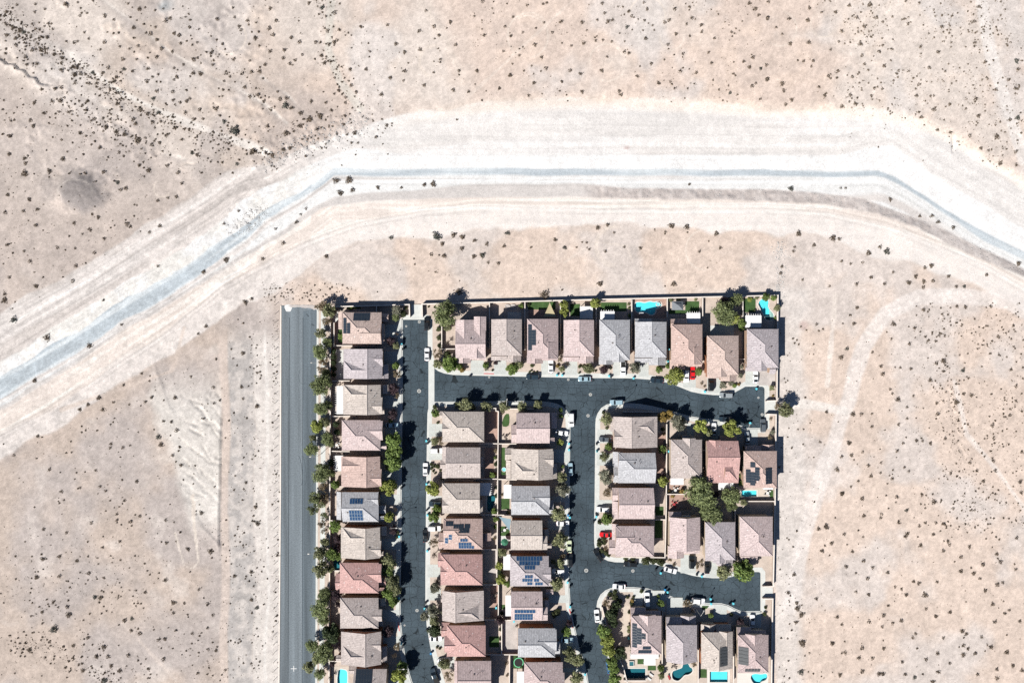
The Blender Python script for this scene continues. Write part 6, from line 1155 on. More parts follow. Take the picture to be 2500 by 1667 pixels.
TREES = {
'A': [(720, 1010, 70, 'dry'), (690, 640, 75, 'olive'), (690, 260, 85, 'dry'), (800, 330, 95, 'olive'), (850, 350, 60, 'dry'), (770, 480, 65, 'dry'), (680, 890, 110, 'mesq'), (780, 760, 70, 'mesq'), (700, 1130, 65, 'dry'), (700, 1340, 145, 'mesq'), (760, 1180, 65, 'mesq'), (1725, 320, 70, 'grey'), (1715, 420, 55, 'mesq'), (1855, 290, 22, 'hedge'), (1818, 370, 44, 'hedge'), (1650, 750, 65, 'purple'), (1720, 800, 55, 'olive'), (1720, 1080, 50, 'broad'), (1730, 1190, 65, 'dry'), (1690, 1400, 80, 'purple'), (1720, 1480, 48, 'dry'), (866, 880, 38, 'dark'), (866, 960, 40, 'dark'), (866, 1040, 40, 'dark'), (866, 1120, 38, 'dark'), (866, 1200, 38, 'dark'), (960, 680, 42, 'broad'), (1100, 290, 30, 'broad'), (1730, 650, 40, 'bare')],
'B': [(265, 370, 170, 'mesq'), (300, 560, 55, 'olive'), (180, 580, 38, 'hedge'), (185, 700, 38, 'hedge'), (190, 805, 36, 'hedge'), (290, 920, 42, 'hedge'), (160, 910, 70, 'dry'), (330, 1060, 115, 'broad'), (160, 1055, 70, 'olive'), (495, 1135, 38, 'gold'), (455, 1090, 50, 'broad'), (300, 760, 45, 'bare'), (880, 1000, 38, 'purple'), (955, 1040, 35, 'purple'), (815, 1070, 45, 'broad'), (830, 1120, 33, 'grey'), (1180, 1130, 82, 'broad'), (1262, 1060, 75, 'olive'), (1300, 265, 36, 'broad'), (1450, 1075, 25, 'hedge'), (1885, 250, 60, 'lime'), (1890, 345, 68, 'lime'), (1860, 1130, 48, 'olive'), (1940, 1055, 60, 'bare'), (2100, 1090, 22, 'hedge'), (2150, 1090, 22, 'hedge'), (2230, 1110, 82, 'olive'), (1830, 1000, 40, 'dry'), (1800, 1080, 28, 'gold'), (1440, 1145, 14, 'hedge'), (1470, 1165, 14, 'hedge'), (1415, 1165, 14, 'hedge'), (1515, 1165, 14, 'hedge'), (35, 275, 14, 'hedge'), (115, 278, 14, 'hedge'), (1400, 250, 26, 'dark'), (910, 1140, 16, 'hedge'), (2095, 1175, 16, 'hedge'), (2320, 1150, 16, 'hedge')],
'C': [(190, 220, 72, 'lime'), (300, 1130, 65, 'purple'), (660, 395, 28, 'broad'), (720, 1100, 88, 'grey'), (800, 1020, 50, 'bare'), (1060, 1130, 50, 'broad'), (1275, 1225, 122, 'lime'), (1180, 1085, 35, 'broad'), (1600, 1165, 52, 'broad'), (1950, 360, 165, 'mesq'), (1950, 200, 70, 'purple'), (2120, 180, 90, 'mesq'), (2085, 440, 75, 'lime'), (2190, 490, 58, 'broad'), (2185, 570, 42, 'broad'), (1940, 1345, 58, 'grey'), (2040, 1320, 38, 'grey'), (2175, 1210, 38, 'grey'), (2090, 1350, 32, 'broad'), (2190, 1100, 30, 'grey'), (1640, 1320, 22, 'dry'), (1680, 1360, 20, 'dry'), (640, 240, 22, 'olive'), (650, 290, 22, 'olive'), (1220, 180, 30, 'olive'), (1330, 175, 30, 'olive'), (1560, 175, 25, 'olive'), (395, 1115, 18, 'hedge'), (2150, 1335, 22, 'gold')],
'D': [(1775, 290, 50, 'olive'), (1725, 150, 42, 'broad'), (1620, 140, 55, 'broad'), (1400, 170, 38, 'lime'), (1500, 150, 30, 'olive'), (1710, 1385, 42, 'olive'), (1465, 320, 18, 'hedge'), (1755, 430, 25, 'broad'), (1720, 1490, 15, 'gold')],
'E': [(730, 1280, 65, 'dry'), (690, 210, 100, 'mesq'), (790, 160, 65, 'mesq'), (630, 450, 85, 'lime'), (580, 620, 55, 'olive'), (740, 400, 75, 'olive'), (560, 765, 95, 'mesq'), (780, 620, 88, 'mesq'), (690, 1090, 130, 'mesq'), (830, 1090, 58, 'mesq'), (890, 1250, 58, 'broad'), (600, 1430, 95, 'feather'), (720, 1450, 75, 'dry'), (900, 420, 45, 'dark'), (910, 530, 45, 'dark'), (1670, 290, 75, 'purple'), (1645, 375, 30, 'lime'), (1680, 650, 112, 'broad'), (1690, 790, 120, 'broad'), (1680, 960, 120, 'broad'), (1620, 1290, 115, 'lime'), (840, 950, 50, 'dark'), (830, 700, 45, 'olive')],
'F': [(125, 270, 58, 'broad'), (120, 650, 62, 'olive'), (205, 650, 58, 'dry'), (90, 1310, 98, 'lime'), (210, 1170, 60, 'bare'), (540, 160, 100, 'olive'), (430, 170, 52, 'olive'), (630, 190, 50, 'olive'), (820, 180, 82, 'olive'), (1080, 180, 82, 'olive'), (1310, 180, 72, 'olive'), (1540, 165, 72, 'olive'), (950, 880, 25, 'broad'), (955, 970, 30, 'dark'), (950, 790, 35, 'dry'), (905, 1120, 40, 'broad'), (945, 1100, 26, 'gold'), (1835, 672, 50, 'lime'), (1840, 230, 33, 'broad'), (1840, 310, 33, 'broad'), (1860, 1150, 75, 'olive'), (1850, 1310, 115, 'grey'), (1870, 1000, 25, 'broad'), (120, 185, 30, 'hedge'), (160, 402, 18, 'hedge'), (75, 970, 24, 'hedge'), (115, 995, 24, 'hedge'), (75, 1025, 22, 'hedge'), (160, 1000, 30, 'hedge'), (195, 1050, 20, 'hedge'), (100, 1060, 18, 'hedge'), (125, 1090, 16, 'hedge'), (960, 1290, 22, 'dark'), (965, 1400, 22, 'dark'), (1045, 270, 22, 'dry')],
'G': [(335, 350, 88, 'olive'), (370, 730, 53, 'broad'), (305, 855, 75, 'olive'), (335, 1140, 110, 'grey'), (360, 1350, 72, 'dry'), (1110, 320, 75, 'gold'), (1200, 290, 62, 'gold'), (1330, 400, 118, 'grey'), (1630, 450, 100, 'lime'), (1740, 540, 60, 'olive'), (2050, 480, 122, 'lime'), (1100, 760, 58, 'broad'), (1110, 1210, 72, 'lime'), (1115, 1090, 35, 'purple'), (1590, 1320, 190, 'mesq'), (1620, 1180, 65, 'mesq'), (1765, 1160, 58, 'lav'), (2040, 1400, 128, 'mesq'), (1830, 1390, 60, 'purple'), (1700, 1500, 150, 'mesq'), (345, 475, 22, 'hedge'), (1110, 490, 28, 'dark'), (1370, 1345, 35, 'gold'), (1190, 1340, 22, 'gold'), (1130, 560, 30, 'dry'), (300, 260, 25, 'hedge')],
'H': [(1900, 225, 110, 'olive'), (1790, 180, 55, 'dry'), (1715, 530, 38, 'grey'), (1680, 600, 38, 'dry'), (1290, 1230, 40, 'broad'), (1690, 350, 22, 'dry'), (1270, 1130, 30, 'broad'), (1320, 1490, 50, 'olive')],
'I': [(700, 440, 60, 'dry'), (740, 700, 65, 'olive'), (580, 240, 85, 'feather'), (600, 90, 75, 'feather'), (700, 150, 78, 'feather'), (740, 50, 55, 'dry'), (740, 330, 60, 'feather'), (890, 470, 82, 'broad'), (740, 540, 48, 'dry'), (915, 640, 65, 'purple'), (920, 760, 55, 'purple'), (670, 830, 98, 'olive'), (830, 850, 80, 'broad'), (920, 880, 60, 'broad'), (680, 1060, 110, 'olive'), (820, 1050, 58, 'olive'), (1620, 345, 68, 'lime'), (1680, 520, 68, 'purple'), (1610, 960, 118, 'olive'), (1610, 1070, 88, 'broad'), (1660, 1230, 108, 'olive'), (1700, 1330, 98, 'olive'), (1600, 1390, 85, 'broad'), (1680, 1500, 68, 'broad'), (740, 1400, 88, 'mesq'), (1740, 560, 26, 'hedge'), (1735, 620, 24, 'hedge'), (2230, 700, 65, 'dry'), (1710, 240, 45, 'bare'), (910, 30, 30, 'purple')],
'J': [(150, 240, 62, 'broad'), (115, 345, 78, 'broad'), (110, 870, 60, 'bare'), (140, 1230, 58, 'bare'), (125, 1320, 78, 'grey'), (930, 260, 42, 'broad'), (1120, 285, 28, 'olive'), (955, 380, 38, 'broad'), (950, 480, 30, 'broad'), (1820, 290, 112, 'olive'), (1850, 680, 115, 'olive'), (1880, 890, 48, 'dry'), (1840, 990, 72, 'olive'), (1740, 960, 38, 'olive'), (1790, 1260, 92, 'olive'), (1040, 840, 68, 'olive'), (1000, 1010, 58, 'lime'), (1030, 1200, 72, 'lime'), (1120, 1260, 48, 'broad'), (1010, 1110, 40, 'dark'), (960, 60, 28, 'dark'), (1040, 40, 22, 'dry'), (940, 640, 28, 'dry')],
'L': [(720, 640, 80, 'mesq'), (640, 1160, 80, 'olive'), (690, 480, 135, 'mesq'), (740, 300, 85, 'mesq'), (830, 820, 122, 'dark'), (570, 980, 88, 'mesq'), (740, 1080, 135, 'mesq'), (540, 1270, 85, 'olive'), (680, 1370, 78, 'mesq'), (900, 310, 85, 'purple'), (930, 430, 45, 'purple'), (960, 1000, 58, 'purple'), (1610, 790, 82, 'purple'), (1740, 990, 58, 'dry'), (1770, 1390, 112, 'lime'), (1800, 1270, 75, 'broad'), (1670, 420, 48, 'broad'), (2110, 590, 68, 'grey'), (1700, 1120, 60, 'bare'), (850, 1240, 40, 'purple'), (820, 1430, 45, 'bare')],
'M': [(100, 510, 88, 'grey'), (120, 640, 78, 'olive'), (115, 780, 88, 'dark'), (240, 520, 48, 'grey'), (1000, 640, 72, 'purple'), (1800, 520, 45, 'hedge'), (1760, 560, 44, 'hedge'), (1950, 680, 48, 'purple'), (1920, 785, 65, 'broad'), (1960, 1110, 102, 'olive'), (2080, 1180, 88, 'olive'), (2060, 1420, 92, 'olive'), (250, 1240, 88, 'olive'), (310, 1400, 68, 'dry'), (360, 1080, 58, 'bare'), (1015, 760, 22, 'hedge'), (1015, 890, 22, 'hedge'), (1110, 1390, 24, 'dry'), (1100, 1230, 22, 'dry'), (1040, 540, 28, 'dark'), (150, 1005, 18, 'hedge'), (190, 1020, 18, 'hedge'), (1240, 715, 20, 'dry')],
'K': [(340, 370, 78, 'broad'), (245, 415, 32, 'hedge'), (1950, 1110, 108, 'olive'), (2200, 1080, 138, 'broad'), (2250, 920, 65, 'pinkp'), (1770, 300, 150, 'mesq'), (2050, 200, 78, 'mesq'), (880, 935, 60, 'hedge'), (980, 940, 50, 'hedge'), (1080, 960, 55, 'hedge'), (240, 720, 38, 'hedge'), (310, 700, 30, 'hedge'), (270, 810, 32, 'hedge'), (330, 840, 34, 'hedge'), (300, 640, 35, 'hedge'), (235, 670, 26, 'hedge'), (320, 775, 30, 'dry'), (365, 865, 28, 'hedge'), (1205, 920, 40, 'dry'), (1265, 995, 28, 'dry'), (1590, 990, 26, 'dry'), (1640, 950, 26, 'dry'), (1585, 1035, 24, 'dry'), (1640, 1010, 24, 'dry'), (385, 1400, 32, 'hedge'), (455, 1365, 32, 'hedge'), (455, 1440, 42, 'hedge'), (520, 1500, 38, 'hedge'), (630, 1440, 22, 'hedge'), (820, 1355, 28, 'hedge'), (710, 1440, 20, 'hedge'), (690, 1490, 26, 'gold'), (1080, 1530, 52, 'broad'), (1050, 1430, 24, 'broad'), (1440, 1520, 48, 'dry'), (340, 1520, 58, 'dry'), (680, 1530, 28, 'hedge'), (600, 910, 30, 'hedge'), (700, 915, 30, 'hedge'), (1245, 60, 28, 'gold'), (1400, 100, 35, 'bare')],
'N': [(350, 470, 75, 'dark'), (400, 370, 55, 'dark'), (340, 400, 50, 'dry'), (360, 560, 55, 'dark'), (250, 660, 80, 'broad'), (295, 760, 82, 'lime'), (315, 870, 78, 'lime'), (450, 910, 75, 'dark'), (345, 1010, 65, 'broad'), (370, 1110, 62, 'broad'), (385, 1210, 70, 'broad'), (1190, 350, 35, 'dry'), (1240, 350, 35, 'dry'), (1820, 550, 48, 'purple'), (545, 610, 28, 'olive'), (545, 660, 26, 'olive'), (1485, 480, 30, 'broad'), (2100, 462, 22, 'hedge'), (2112, 388, 18, 'hedge'), (910, 1080, 40, 'broad'), (915, 1170, 40, 'olive'), (1720, 470, 20, 'hedge'), (1290, 1040, 36, 'dry'), (1270, 430, 40, 'bare'), (545, 440, 20, 'hedge')]}
tcount = {}
for sh, lst in TREES.items():
    for (x, y, r, kd) in lst:
        shape, leaf, words = LOOK[kd]; R = r / SHEET[sh][2] * M * (1.12 if sh in 'AEIL' and x < 860 and r > 50 else 1.08)
        bush = kd == 'hedge' or R < .95
        hz = (.62 if bush else 1.3) * R
        if R > 3.3: hz = 1.05 * R
        c = sat(sh, x, y, hz + PZ); rd = random.Random(int(x * 31 + y))
        base = '%s %s' % (words, 'shrub' if bush else 'tree')
        lb = shared_label(base, c.x, c.y)
        root = tag(link('shrub' if bush else 'tree', None, loc=(c.x, c.y, PZ), rz=rd.uniform(0, 6.28)), lb, 'shrub' if bush else 'tree', 'planted shrubs' if bush else 'planted trees')
        if kd == 'bare':
            k = R * 1.05; link('branches', BARE[rd.randrange(2)], root, (0, 0, 0), 0, (k, k, k * .9)); continue
        ms_ = CROWN[shape]; o = link('crown', ms_[rd.randrange(len(ms_))], root, (0, 0, hz), 0, (R, R, R * (.95 if not bush else .9)))
        o.material_slots[0].link = 'OBJECT'; o.material_slots[0].material = MT['leaf_' + leaf]
        k = hz / 1.3; link('trunk', TRUNK[rd.randrange(3)], root, (0, 0, 0), 0, (R * .9, R * .9, k))
# ------------------------------------------------------------------ desert scrub
QS = {0: (0, 0, 3.647), 1: (620, 0, 3.647), 2: (1240, 0, 3.647), 3: (1860, 0, 3.647), 4: (0, 360, 3.647), 5: (540, 360, 3.647), 6: (1140, 360, 3.647), 7: (1860, 360, 3.647), 8: (0, 780, 3.647), 9: (60, 1200, 3.358), 10: (1860, 780, 3.647), 11: (1860, 1200, 3.358)}
SCRUB = {
0: '315,40 590,45,60 690,25 830,10 150,45 400,85 310,110 775,120 710,145 935,142,40 1015,178 470,260 285,215 430,210 1140,35 1240,85,50 1380,95 1190,250,45 1515,165,50 1475,190,40 1550,300,45 1595,318,40 1340,305,40 1300,298 1385,245 1690,250 1935,175,40 2090,158 2205,185,45 2130,238,35 2145,270,35 2270,342,40 2075,70 2310,412 60,315,50 140,345,45 145,405,40 290,452,40 370,445,40 225,508,40 240,578,45 330,570,35 295,570 545,625,50 665,665,55 720,660,40 825,648,45 915,652,35 690,370 750,292 790,347 420,330,40 660,382,35 930,378,40 1230,412 1065,418 1155,438 1440,440,35 1535,460,45 1395,515,40 1400,358,45 1610,388,35 1755,385 1095,532,40 1215,535 1105,618,45 965,605,40 1180,635,35 1320,615,40 1550,610 1725,532,40 1635,578 1790,565 1895,582 2085,532,40 2225,547 1840,467 1880,478,38 1720,655,48 1785,660,55 2015,655,40 2045,683 2155,657,38 1995,725 1310,725,40 1360,688 1410,665 1040,690,40 1550,712 2178,780,45 2240,645,40 2310,640,40 1985,800 1980,855 2227,862,40 1540,818,38 1400,815,40 1540,895 1365,880,45 1605,912,35 1660,905,40 1650,1005,38 1775,980,38 1925,975,40 1410,1005,50 1040,925,45 1310,1015,40 1240,975,40 780,903,45 770,985,40 735,940 610,1000,45 840,1065,35 920,1055,35 1190,1065,40 305,920,45 300,1125,50 270,1075,40 390,1010,45 465,905,40 95,1080 715,1185,50 1040,1175,65 1110,1200,60 1210,1105,45 1360,1090,40 1430,1083,35 1725,1065,35 1995,1085,45 2095,1165,110 80,1375,50 220,1412,45 228,1455,45 560,1420,55 890,1320,40 1060,1360,32 1355,1292,40 1420,1275,45 1480,1210,40 1620,1245,35 1710,1365,45 1755,1380,45 2110,1460,45 1325,1518,60 1240,1475,45 1490,1475,40 925,1535,45 440,1528,60 600,830 2255,1355,90 380,800,40 495,795,40 550,785,38 670,740,38 860,745,35 790,745,35 945,1130,45 1230,1250,80 1590,1540,40 60,110,45 180,270,60 120,250,50 210,290,45 485,485,45 555,520,50 675,600,40 540,900,60 90,1215,60 220,1545,80 1690,880,30',
1: '145,78,50 200,190,40 135,258,40 170,315,40 15,345,40 490,30,45 605,72,50 640,150 715,118,40 655,275,38 760,272,42 950,240,42 330,338,38 405,378,40 548,380,40 600,498,45 670,398,45 715,380,50 740,362 145,460,38 270,450,40 262,520,36 365,540,36 430,490 98,578,42 320,570,36 625,570,38 660,548 855,622,45 998,620,42 1190,225,32 1265,395,48 1340,468,45 1340,635,38 1475,445,36 1470,282,38 1645,318,38 1603,240,36 1748,200,48 1530,98,30 1795,402,34 1960,148 2050,318,36 2035,20,40 2285,322 2235,240 2220,460 1985,635,45 1825,635,32 1660,532,30 1600,650 1515,762,42 1775,803,40 2185,790,42 2280,672,40 1910,820,30 1215,695,45 1330,722 1135,845,48 910,825,38 865,765,40 755,808,45 815,870 815,915,34 640,917,34 690,985,42 590,1035,70 495,1065,75 415,1010,60 410,1125,60 285,945,80 335,965,50 290,880,40 230,885,40 510,905,36 120,1125,40 290,1190,70 165,1385,60 260,1335,50 322,1320,48 895,1185,50 1085,1218,36 865,1270 922,1272 1178,1115,45 560,1155,40 40,850,40 88,905,38 150,975,40 70,1325,40 15,1350,45 45,1265 1805,1065,20 455,1390,24',
2: '240,405,38 130,290 25,325 100,497 300,512,34 335,613,38 232,740,48 185,853,32 20,672,36 555,632,36 645,662,38 660,820,44 835,632,46 672,385,38 565,410 845,360 925,375 780,365 660,203,36 795,182 475,195,40 395,293 310,40 345,30 840,35,34 860,120,34 930,182,42 890,195,38 1060,243,46 1075,105,34 1100,148,32 1240,85,36 1215,185,30 1225,345,42 1275,570,42 1035,466,36 1075,478,34 1150,682,34 990,815,42 1005,847,40 1340,745,48 1425,400,34 1497,305,42 1432,185,38 1395,202,36 1530,638,40 1558,483,32 1675,650,34 1810,565,34 1785,472,32 1722,228,48 1620,325 1590,218 1835,345 1975,830,46 2170,770,34 2305,710,40 2250,615,42 2150,603,44 2180,515,40 2095,552,32 2303,580,34 2205,745 2247,882 2232,138,42 2207,80,44 2150,32,38 2310,165,40 1483,85,40 1615,65,36 1635,163,36 1725,288,34 1990,290,30 2003,660 1210,25 480,730,26 880,508 1445,730 1483,790 45,155 320,205 250,255 170,50',
3: '410,185,48 415,382,50 250,395,50 240,168,40 50,165,40 55,20,38 420,78,34 530,112 655,110,36 775,52,36 840,158,38 910,240,40 875,393,48 710,280,38 590,680,36 680,635,34 665,697 800,685,34 508,778,34 558,852,44 785,852,38 715,948,52 835,932,40 195,810,36 265,890,46 215,930,42 180,748,55 45,708,40 370,548,34 455,547,34 440,595 890,497,34 910,573,34 945,628 1085,592,40 1000,788,34 1070,795 975,855,34 1075,408 1040,462,40 1150,440 1160,152 1075,198 1300,215,36 1265,172 1410,422,36 1570,467,40 1600,243,38 1685,150 1890,193,40 1930,65,50 1895,385,36 1985,557,40 1485,605,34 1395,755,34 1375,855,42 1420,1045,50 1525,978,38 1570,1155,42 1682,1178,36 1670,932,42 1905,885,40 1815,970 1925,1035,48 2265,545,60 2280,622,40 2255,790,44 2275,1050,56 2205,1068,36 1848,1210,36 2090,1220,60 1950,1320,42 2015,1342 2260,1352,40 2125,1450,56 2263,1472,36 2085,800,36 2190,712,36 960,45,60 1280,15 1400,30 125,247 180,308 610,445 680,375 1195,655 1215,635 1305,635 1630,640 1500,858',
4: '70,423,45 262,465,38 332,553,46 210,570,34 875,623,46 660,675,36 800,733,40 320,695,40 930,813,38 510,893,34 667,900 215,925 270,1015,38 675,1055,38 840,937,34 85,1158,34 320,1235,55 45,1305,40 40,1362,70 1130,685,40 1160,705,32 1120,365,50 1075,380,34 1570,440,38 1405,475,34 1495,450 1620,322,34 1418,697,45 1325,755,34 640,1185,38 1400,1055,30 2010,1000,70 1808,1107,52 2185,1380,60 2240,1350,40 115,1535,80 65,870,40 45,580,38 1050,312,50 915,1360 2120,565 1990,678',
5: '1018,295,75 1135,288,82 1058,405,72 1165,378,60 1392,355,50 1808,330,50 1885,325,70 668,665,50 480,725,28 552,855,40 370,990,48 935,973,55 1920,795,110 1968,860,55 2070,780,65 2148,800,60 2255,830,50 2145,900,55 2250,970,55 1985,965,50 1870,953,36 2320,960,50 2115,1282,80 1512,803,55 1600,355,26 750,545 705,595',
6: '360,765,60 785,823,48 870,892,50 330,880,45 175,860,40 140,960,60 280,1032,42 190,1025,30 1165,715,50 1252,690,40 1310,758 1545,897,42 1230,927,34 1400,888 1820,700,75 1955,713,65 1765,755,32 2220,768,60 2255,893,36 2065,928,32 1185,1215,65 1840,1218,65 1985,322,26 690,1310,110 570,890 1065,848 1088,908',
7: '265,362,68 325,770,65 465,870,45 630,812,70 688,820,40 950,942,60 1110,928,72 1053,888,40 1155,460,50 1420,608,32 1525,608,38 1583,662,50 1718,710,50 2300,1030,55 1450,1070,38 1508,1053,55 1368,1150,50 1308,1205,58 1520,1190,40 1660,1150,36 1800,1240,44 1730,1240,34 1435,1245,36 970,1157,36 1090,1217,38 838,1220,40 708,1012,30 788,1035 1168,1112 178,1060,42 165,1120,36 280,925,30 845,1428,44 785,1493,30 1438,1445,44 1735,1415,42 1810,1420,38 2035,1415,36 1440,1195,50 2000,1135,40 290,885 895,1025 600,1235 360,1178 710,360 757,360',
8: '410,162,75 790,232,65 300,545,55 880,697,55 785,757,44 710,800,44 338,1037,44 123,1207,30 1075,45,28 915,803,40 1010,737 1295,732,34 1573,987,42 1435,1112,58 1410,1045,60 1560,695,50 1455,903 1525,910,34 1350,690,36 1100,585,36 1835,60,44 1900,605,34 1905,745 2165,300,50 2150,600,44 2165,705,30 2290,770,50 1095,1140,34 990,1108,34 980,1140 852,1342 548,1530,34 940,1525 1220,1440,36 710,1497 890,1487 2190,1452,34 1610,1295,40 1537,1208,32 440,1335,34 1260,480 1925,350 1700,508 1765,128',
9: '1340,470,45 1525,487,55 1450,172,48 285,530,45 430,565 525,668,38 288,692,36 100,700,50 150,550,50 235,905,40 350,945,36 360,1010,60 240,1125,85 145,985,40 1220,908,50 820,1055,38 990,825,30 1155,722,38 880,1040,40 875,1138,34 945,1160,36 1100,1210,38 1150,1208,34 1500,920,36 1220,993,34 520,1195,44 400,1260,44 590,1350,50 650,1270,60 685,1350,36 780,1465,50 710,1425,44 480,1465,50 660,1545,60 850,1340,36 1020,1448 1140,1370,36 40,1295,50 620,870,50 780,410 1165,420 945,200 545,255,32 155,308,32 1860,655,44 1910,262,55 1905,950,50 1860,885,40 1895,125,40 575,865,44 1720,690,40 870,245,36 820,72 755,183 757,235 1158,232 343,335 430,565 650,705 640,455 1500,1115 1375,1160 1545,1008 1430,800 1310,915 1645,1460 1505,1290 1570,1300,40 1420,1485 1240,1135',
10: '820,38,50 1170,40,55 705,338,56 757,260,48 1550,388,42 1497,540,50 1325,440,36 1075,485,40 1055,418,36 1480,187,34 1357,75,34 1310,215,34 1208,712,56 1555,745,34 1730,735,60 1562,843,40 808,840,56 885,842,38 775,1100,54 795,1207,38 708,1222,36 668,1335,54 945,1300,36 970,1393,44 1160,1415,36 1200,1170,38 1375,1077,34 1500,1102,46 1430,1080 1615,370,60 1790,455,50 2105,155,36 2215,445,36 2048,945,36 2207,852,34 1795,660,38 1630,1060,32 2060,1260,36 1850,1275,34 1970,1437,44 1910,1345,36 2295,1445,36 1680,1367,30 715,1545,52 2235,55,34 2260,592,36 790,1485 2075,1345,36 1215,932,32 1290,882 980,955,34 575,822,34 1865,675,40 2310,1180,34 2305,1540,36 1150,172 1230,430 1455,153 1575,143 985,290 1140,622 1160,660 1345,680 1613,725 1290,780 980,840 1255,1100 895,1180 1058,1275 1265,1315 1305,1350 1055,1365 855,1437 518,1090 487,42',
11: '655,18,44 820,58,38 1310,25,40 1410,85,56 1185,152,42 1120,248,38 835,197,40 525,288,62 463,305,42 570,420,44 492,485,44 675,350,30 835,565,34 690,615,36 865,710,36 1190,345,50 1175,368,36 1300,440,44 1405,350,40 1490,262,38 1338,255 1485,485,34 1700,450,40 1525,405,34 1535,435 1630,535,34 1630,652,46 1735,668,48 1810,595,36 1955,575,38 1925,510,40 2085,378,34 1240,735,40 1285,748,34 1335,845,58 1180,845,40 875,842,40 1540,985,46 1425,1020,40 1030,660,34 995,1010,36 1140,1058,36 1070,1075,32 878,1065,38 615,1025,40 655,1087,30 575,1243,48 680,1318,34 820,1280,38 795,1362,38 905,1362,34 998,1283,40 820,1472,38 640,1500,44 960,1492,50 990,1490,50 1175,1497,40 1250,1520,46 1640,1140,52 1675,1162,42 1650,1258,36 1688,1285,40 1650,1335,48 1748,1322,36 1878,1273,38 2008,1315,52 1930,760,36 1830,810,36 1890,922,34 1990,995,32 2115,1060,40 1910,1065,34 2055,1425,48 2130,1462,40 1925,1455,34 1925,1527,38 1443,1478,38 1345,1375,34 1440,1322,36 1765,1497,34 1400,1555,44 1540,1405,30 325,1005,62 290,955,60 285,910,40 280,1068,44 330,1238,72 318,1478,60 262,677,36 215,825,44 445,877,32 1035,932 740,490,30 905,620,30 1150,1392,30 1105,45,36 970,215 980,185 1290,280 1425,255 1565,138 1435,738 1090,778 1143,797 770,820 1345,960 985,1105 1260,1165 1235,1195 1485,1195 1800,1190 1785,712 2080,635 1975,745 2025,970'}
dark_set = {(0, 2095, 1165), (1, 285, 945), (5, 1920, 795), (7, 1110, 928), (9, 240, 1125), (1, 605, 72), (0, 1365, 880), (0, 1410, 1005), (6, 870, 892)}
items = []
for q, s in SCRUB.items():
    a, b, k = QS[q]
    for t in s.split():
        v = [float(z) for z in t.split(',')]; d = v[2] if len(v) > 2 else 28
        items.append((a + v[0] / k, b + v[1] / k, d / k / 2 * M, (q, v[0], v[1]) in dark_set))
items.sort(key=lambda t: -t[2])
def shrub_arrays(seed, n, leaf, squash=.75):
    r = np.random.default_rng(seed); d = r.normal(size=(n, 3)); d[:, 2] = np.abs(d[:, 2]); d /= np.linalg.norm(d, axis=1)[:, None]
    lump = 1 + .22 * np.sin(3 * np.arctan2(d[:, 1], d[:, 0]) + seed) + .12 * np.sin(7 * np.arctan2(d[:, 1], d[:, 0]) + 2 * seed)
    p = d * (r.uniform(.25, 1, n) ** .55 * lump)[:, None] * np.array([1, 1, squash]); nor = d + r.normal(size=(n, 3)) * .6; nor /= np.linalg.norm(nor, axis=1)[:, None]
    u = np.cross(nor, r.normal(size=(n, 3))); u /= np.linalg.norm(u, axis=1)[:, None]; w = np.cross(nor, u); s = leaf * r.uniform(.6, 1.4, n)[:, None]
    V = np.stack([p - u * s - w * s * .5, p + u * s - w * s * .5, p + u * s + w * s * .5, p - u * s + w * s * .5], 1).reshape(-1, 3); return V, np.arange(4 * n).reshape(n, 4)
SHR = [np_mesh('foliage', *shrub_arrays(k, 150, .13), 'leaf_shrub') for k in range(6)]
_st = MB()
for k in range(6): t = k * 1.05; _st.tube((0, 0, -.15), (.5 * math.cos(t), .5 * math.sin(t), .4), .035, .015, 4)
STEM = _st.mesh('stems', ['bark'])
def spot(px, py):
    return ', %s %s' % ('upper' if py < 280 else 'lower' if py > 1250 else 'middle', 'far left' if px < 300 else 'left' if px < 700 else 'right' if 1850 < px < 2150 else 'far right' if px > 2300 else 'right' if px > 1850 else 'centre-left' if px < 1250 else 'centre-right')
def zone(px, py):
    if py < curve(C1, px): return ('north-west of the dirt channel' if px < 760 else 'north of the dirt channel') if px < 1900 else 'in the north-east desert'
    if py < curve(C8, px): return 'on the banks of the dirt channel'
    if px < 700: return 'in the south-west desert'
    if py < 735: return 'between the channel and the northern houses'
    return 'in the desert east of the houses'
def scrub_skip(px, py): return 684 < px < 1900 and py > 735
ind = 0; rest = []
for (px, py, R, dk) in items:
    if scrub_skip(px, py): continue
    if ind < 300:
        c = at(px, py); z = ground_z(c.x, c.y); rd = random.Random(int(px * 7 + py * 13)); ind += 1
        size = 'large' if R > 1.35 else 'medium' if R > .95 else 'small'
        col_ = 'blackish green' if dk else 'brownish'
        o = tag(link('desert_shrub', None, loc=(c.x, c.y, z), rz=rd.uniform(0, 6.28)), '%s %s desert shrub %s%s' % (size, col_, zone(px, py), spot(px, py)), 'shrub', 'desert shrubs ' + zone(px, py))
        f = link('foliage', SHR[rd.randrange(6)], o, (0, 0, 0), 0, (R * .88, R * rd.uniform(.64, .9), R * .68)); link('stems', STEM, o, (0, 0, 0), 0, (R, R, R))
        f.material_slots[0].link = 'OBJECT'; f.material_slots[0].material = MT['leaf_shrubg' if dk or rd.random() < .12 else 'leaf_shrub']
    else: rest.append((px, py, R))
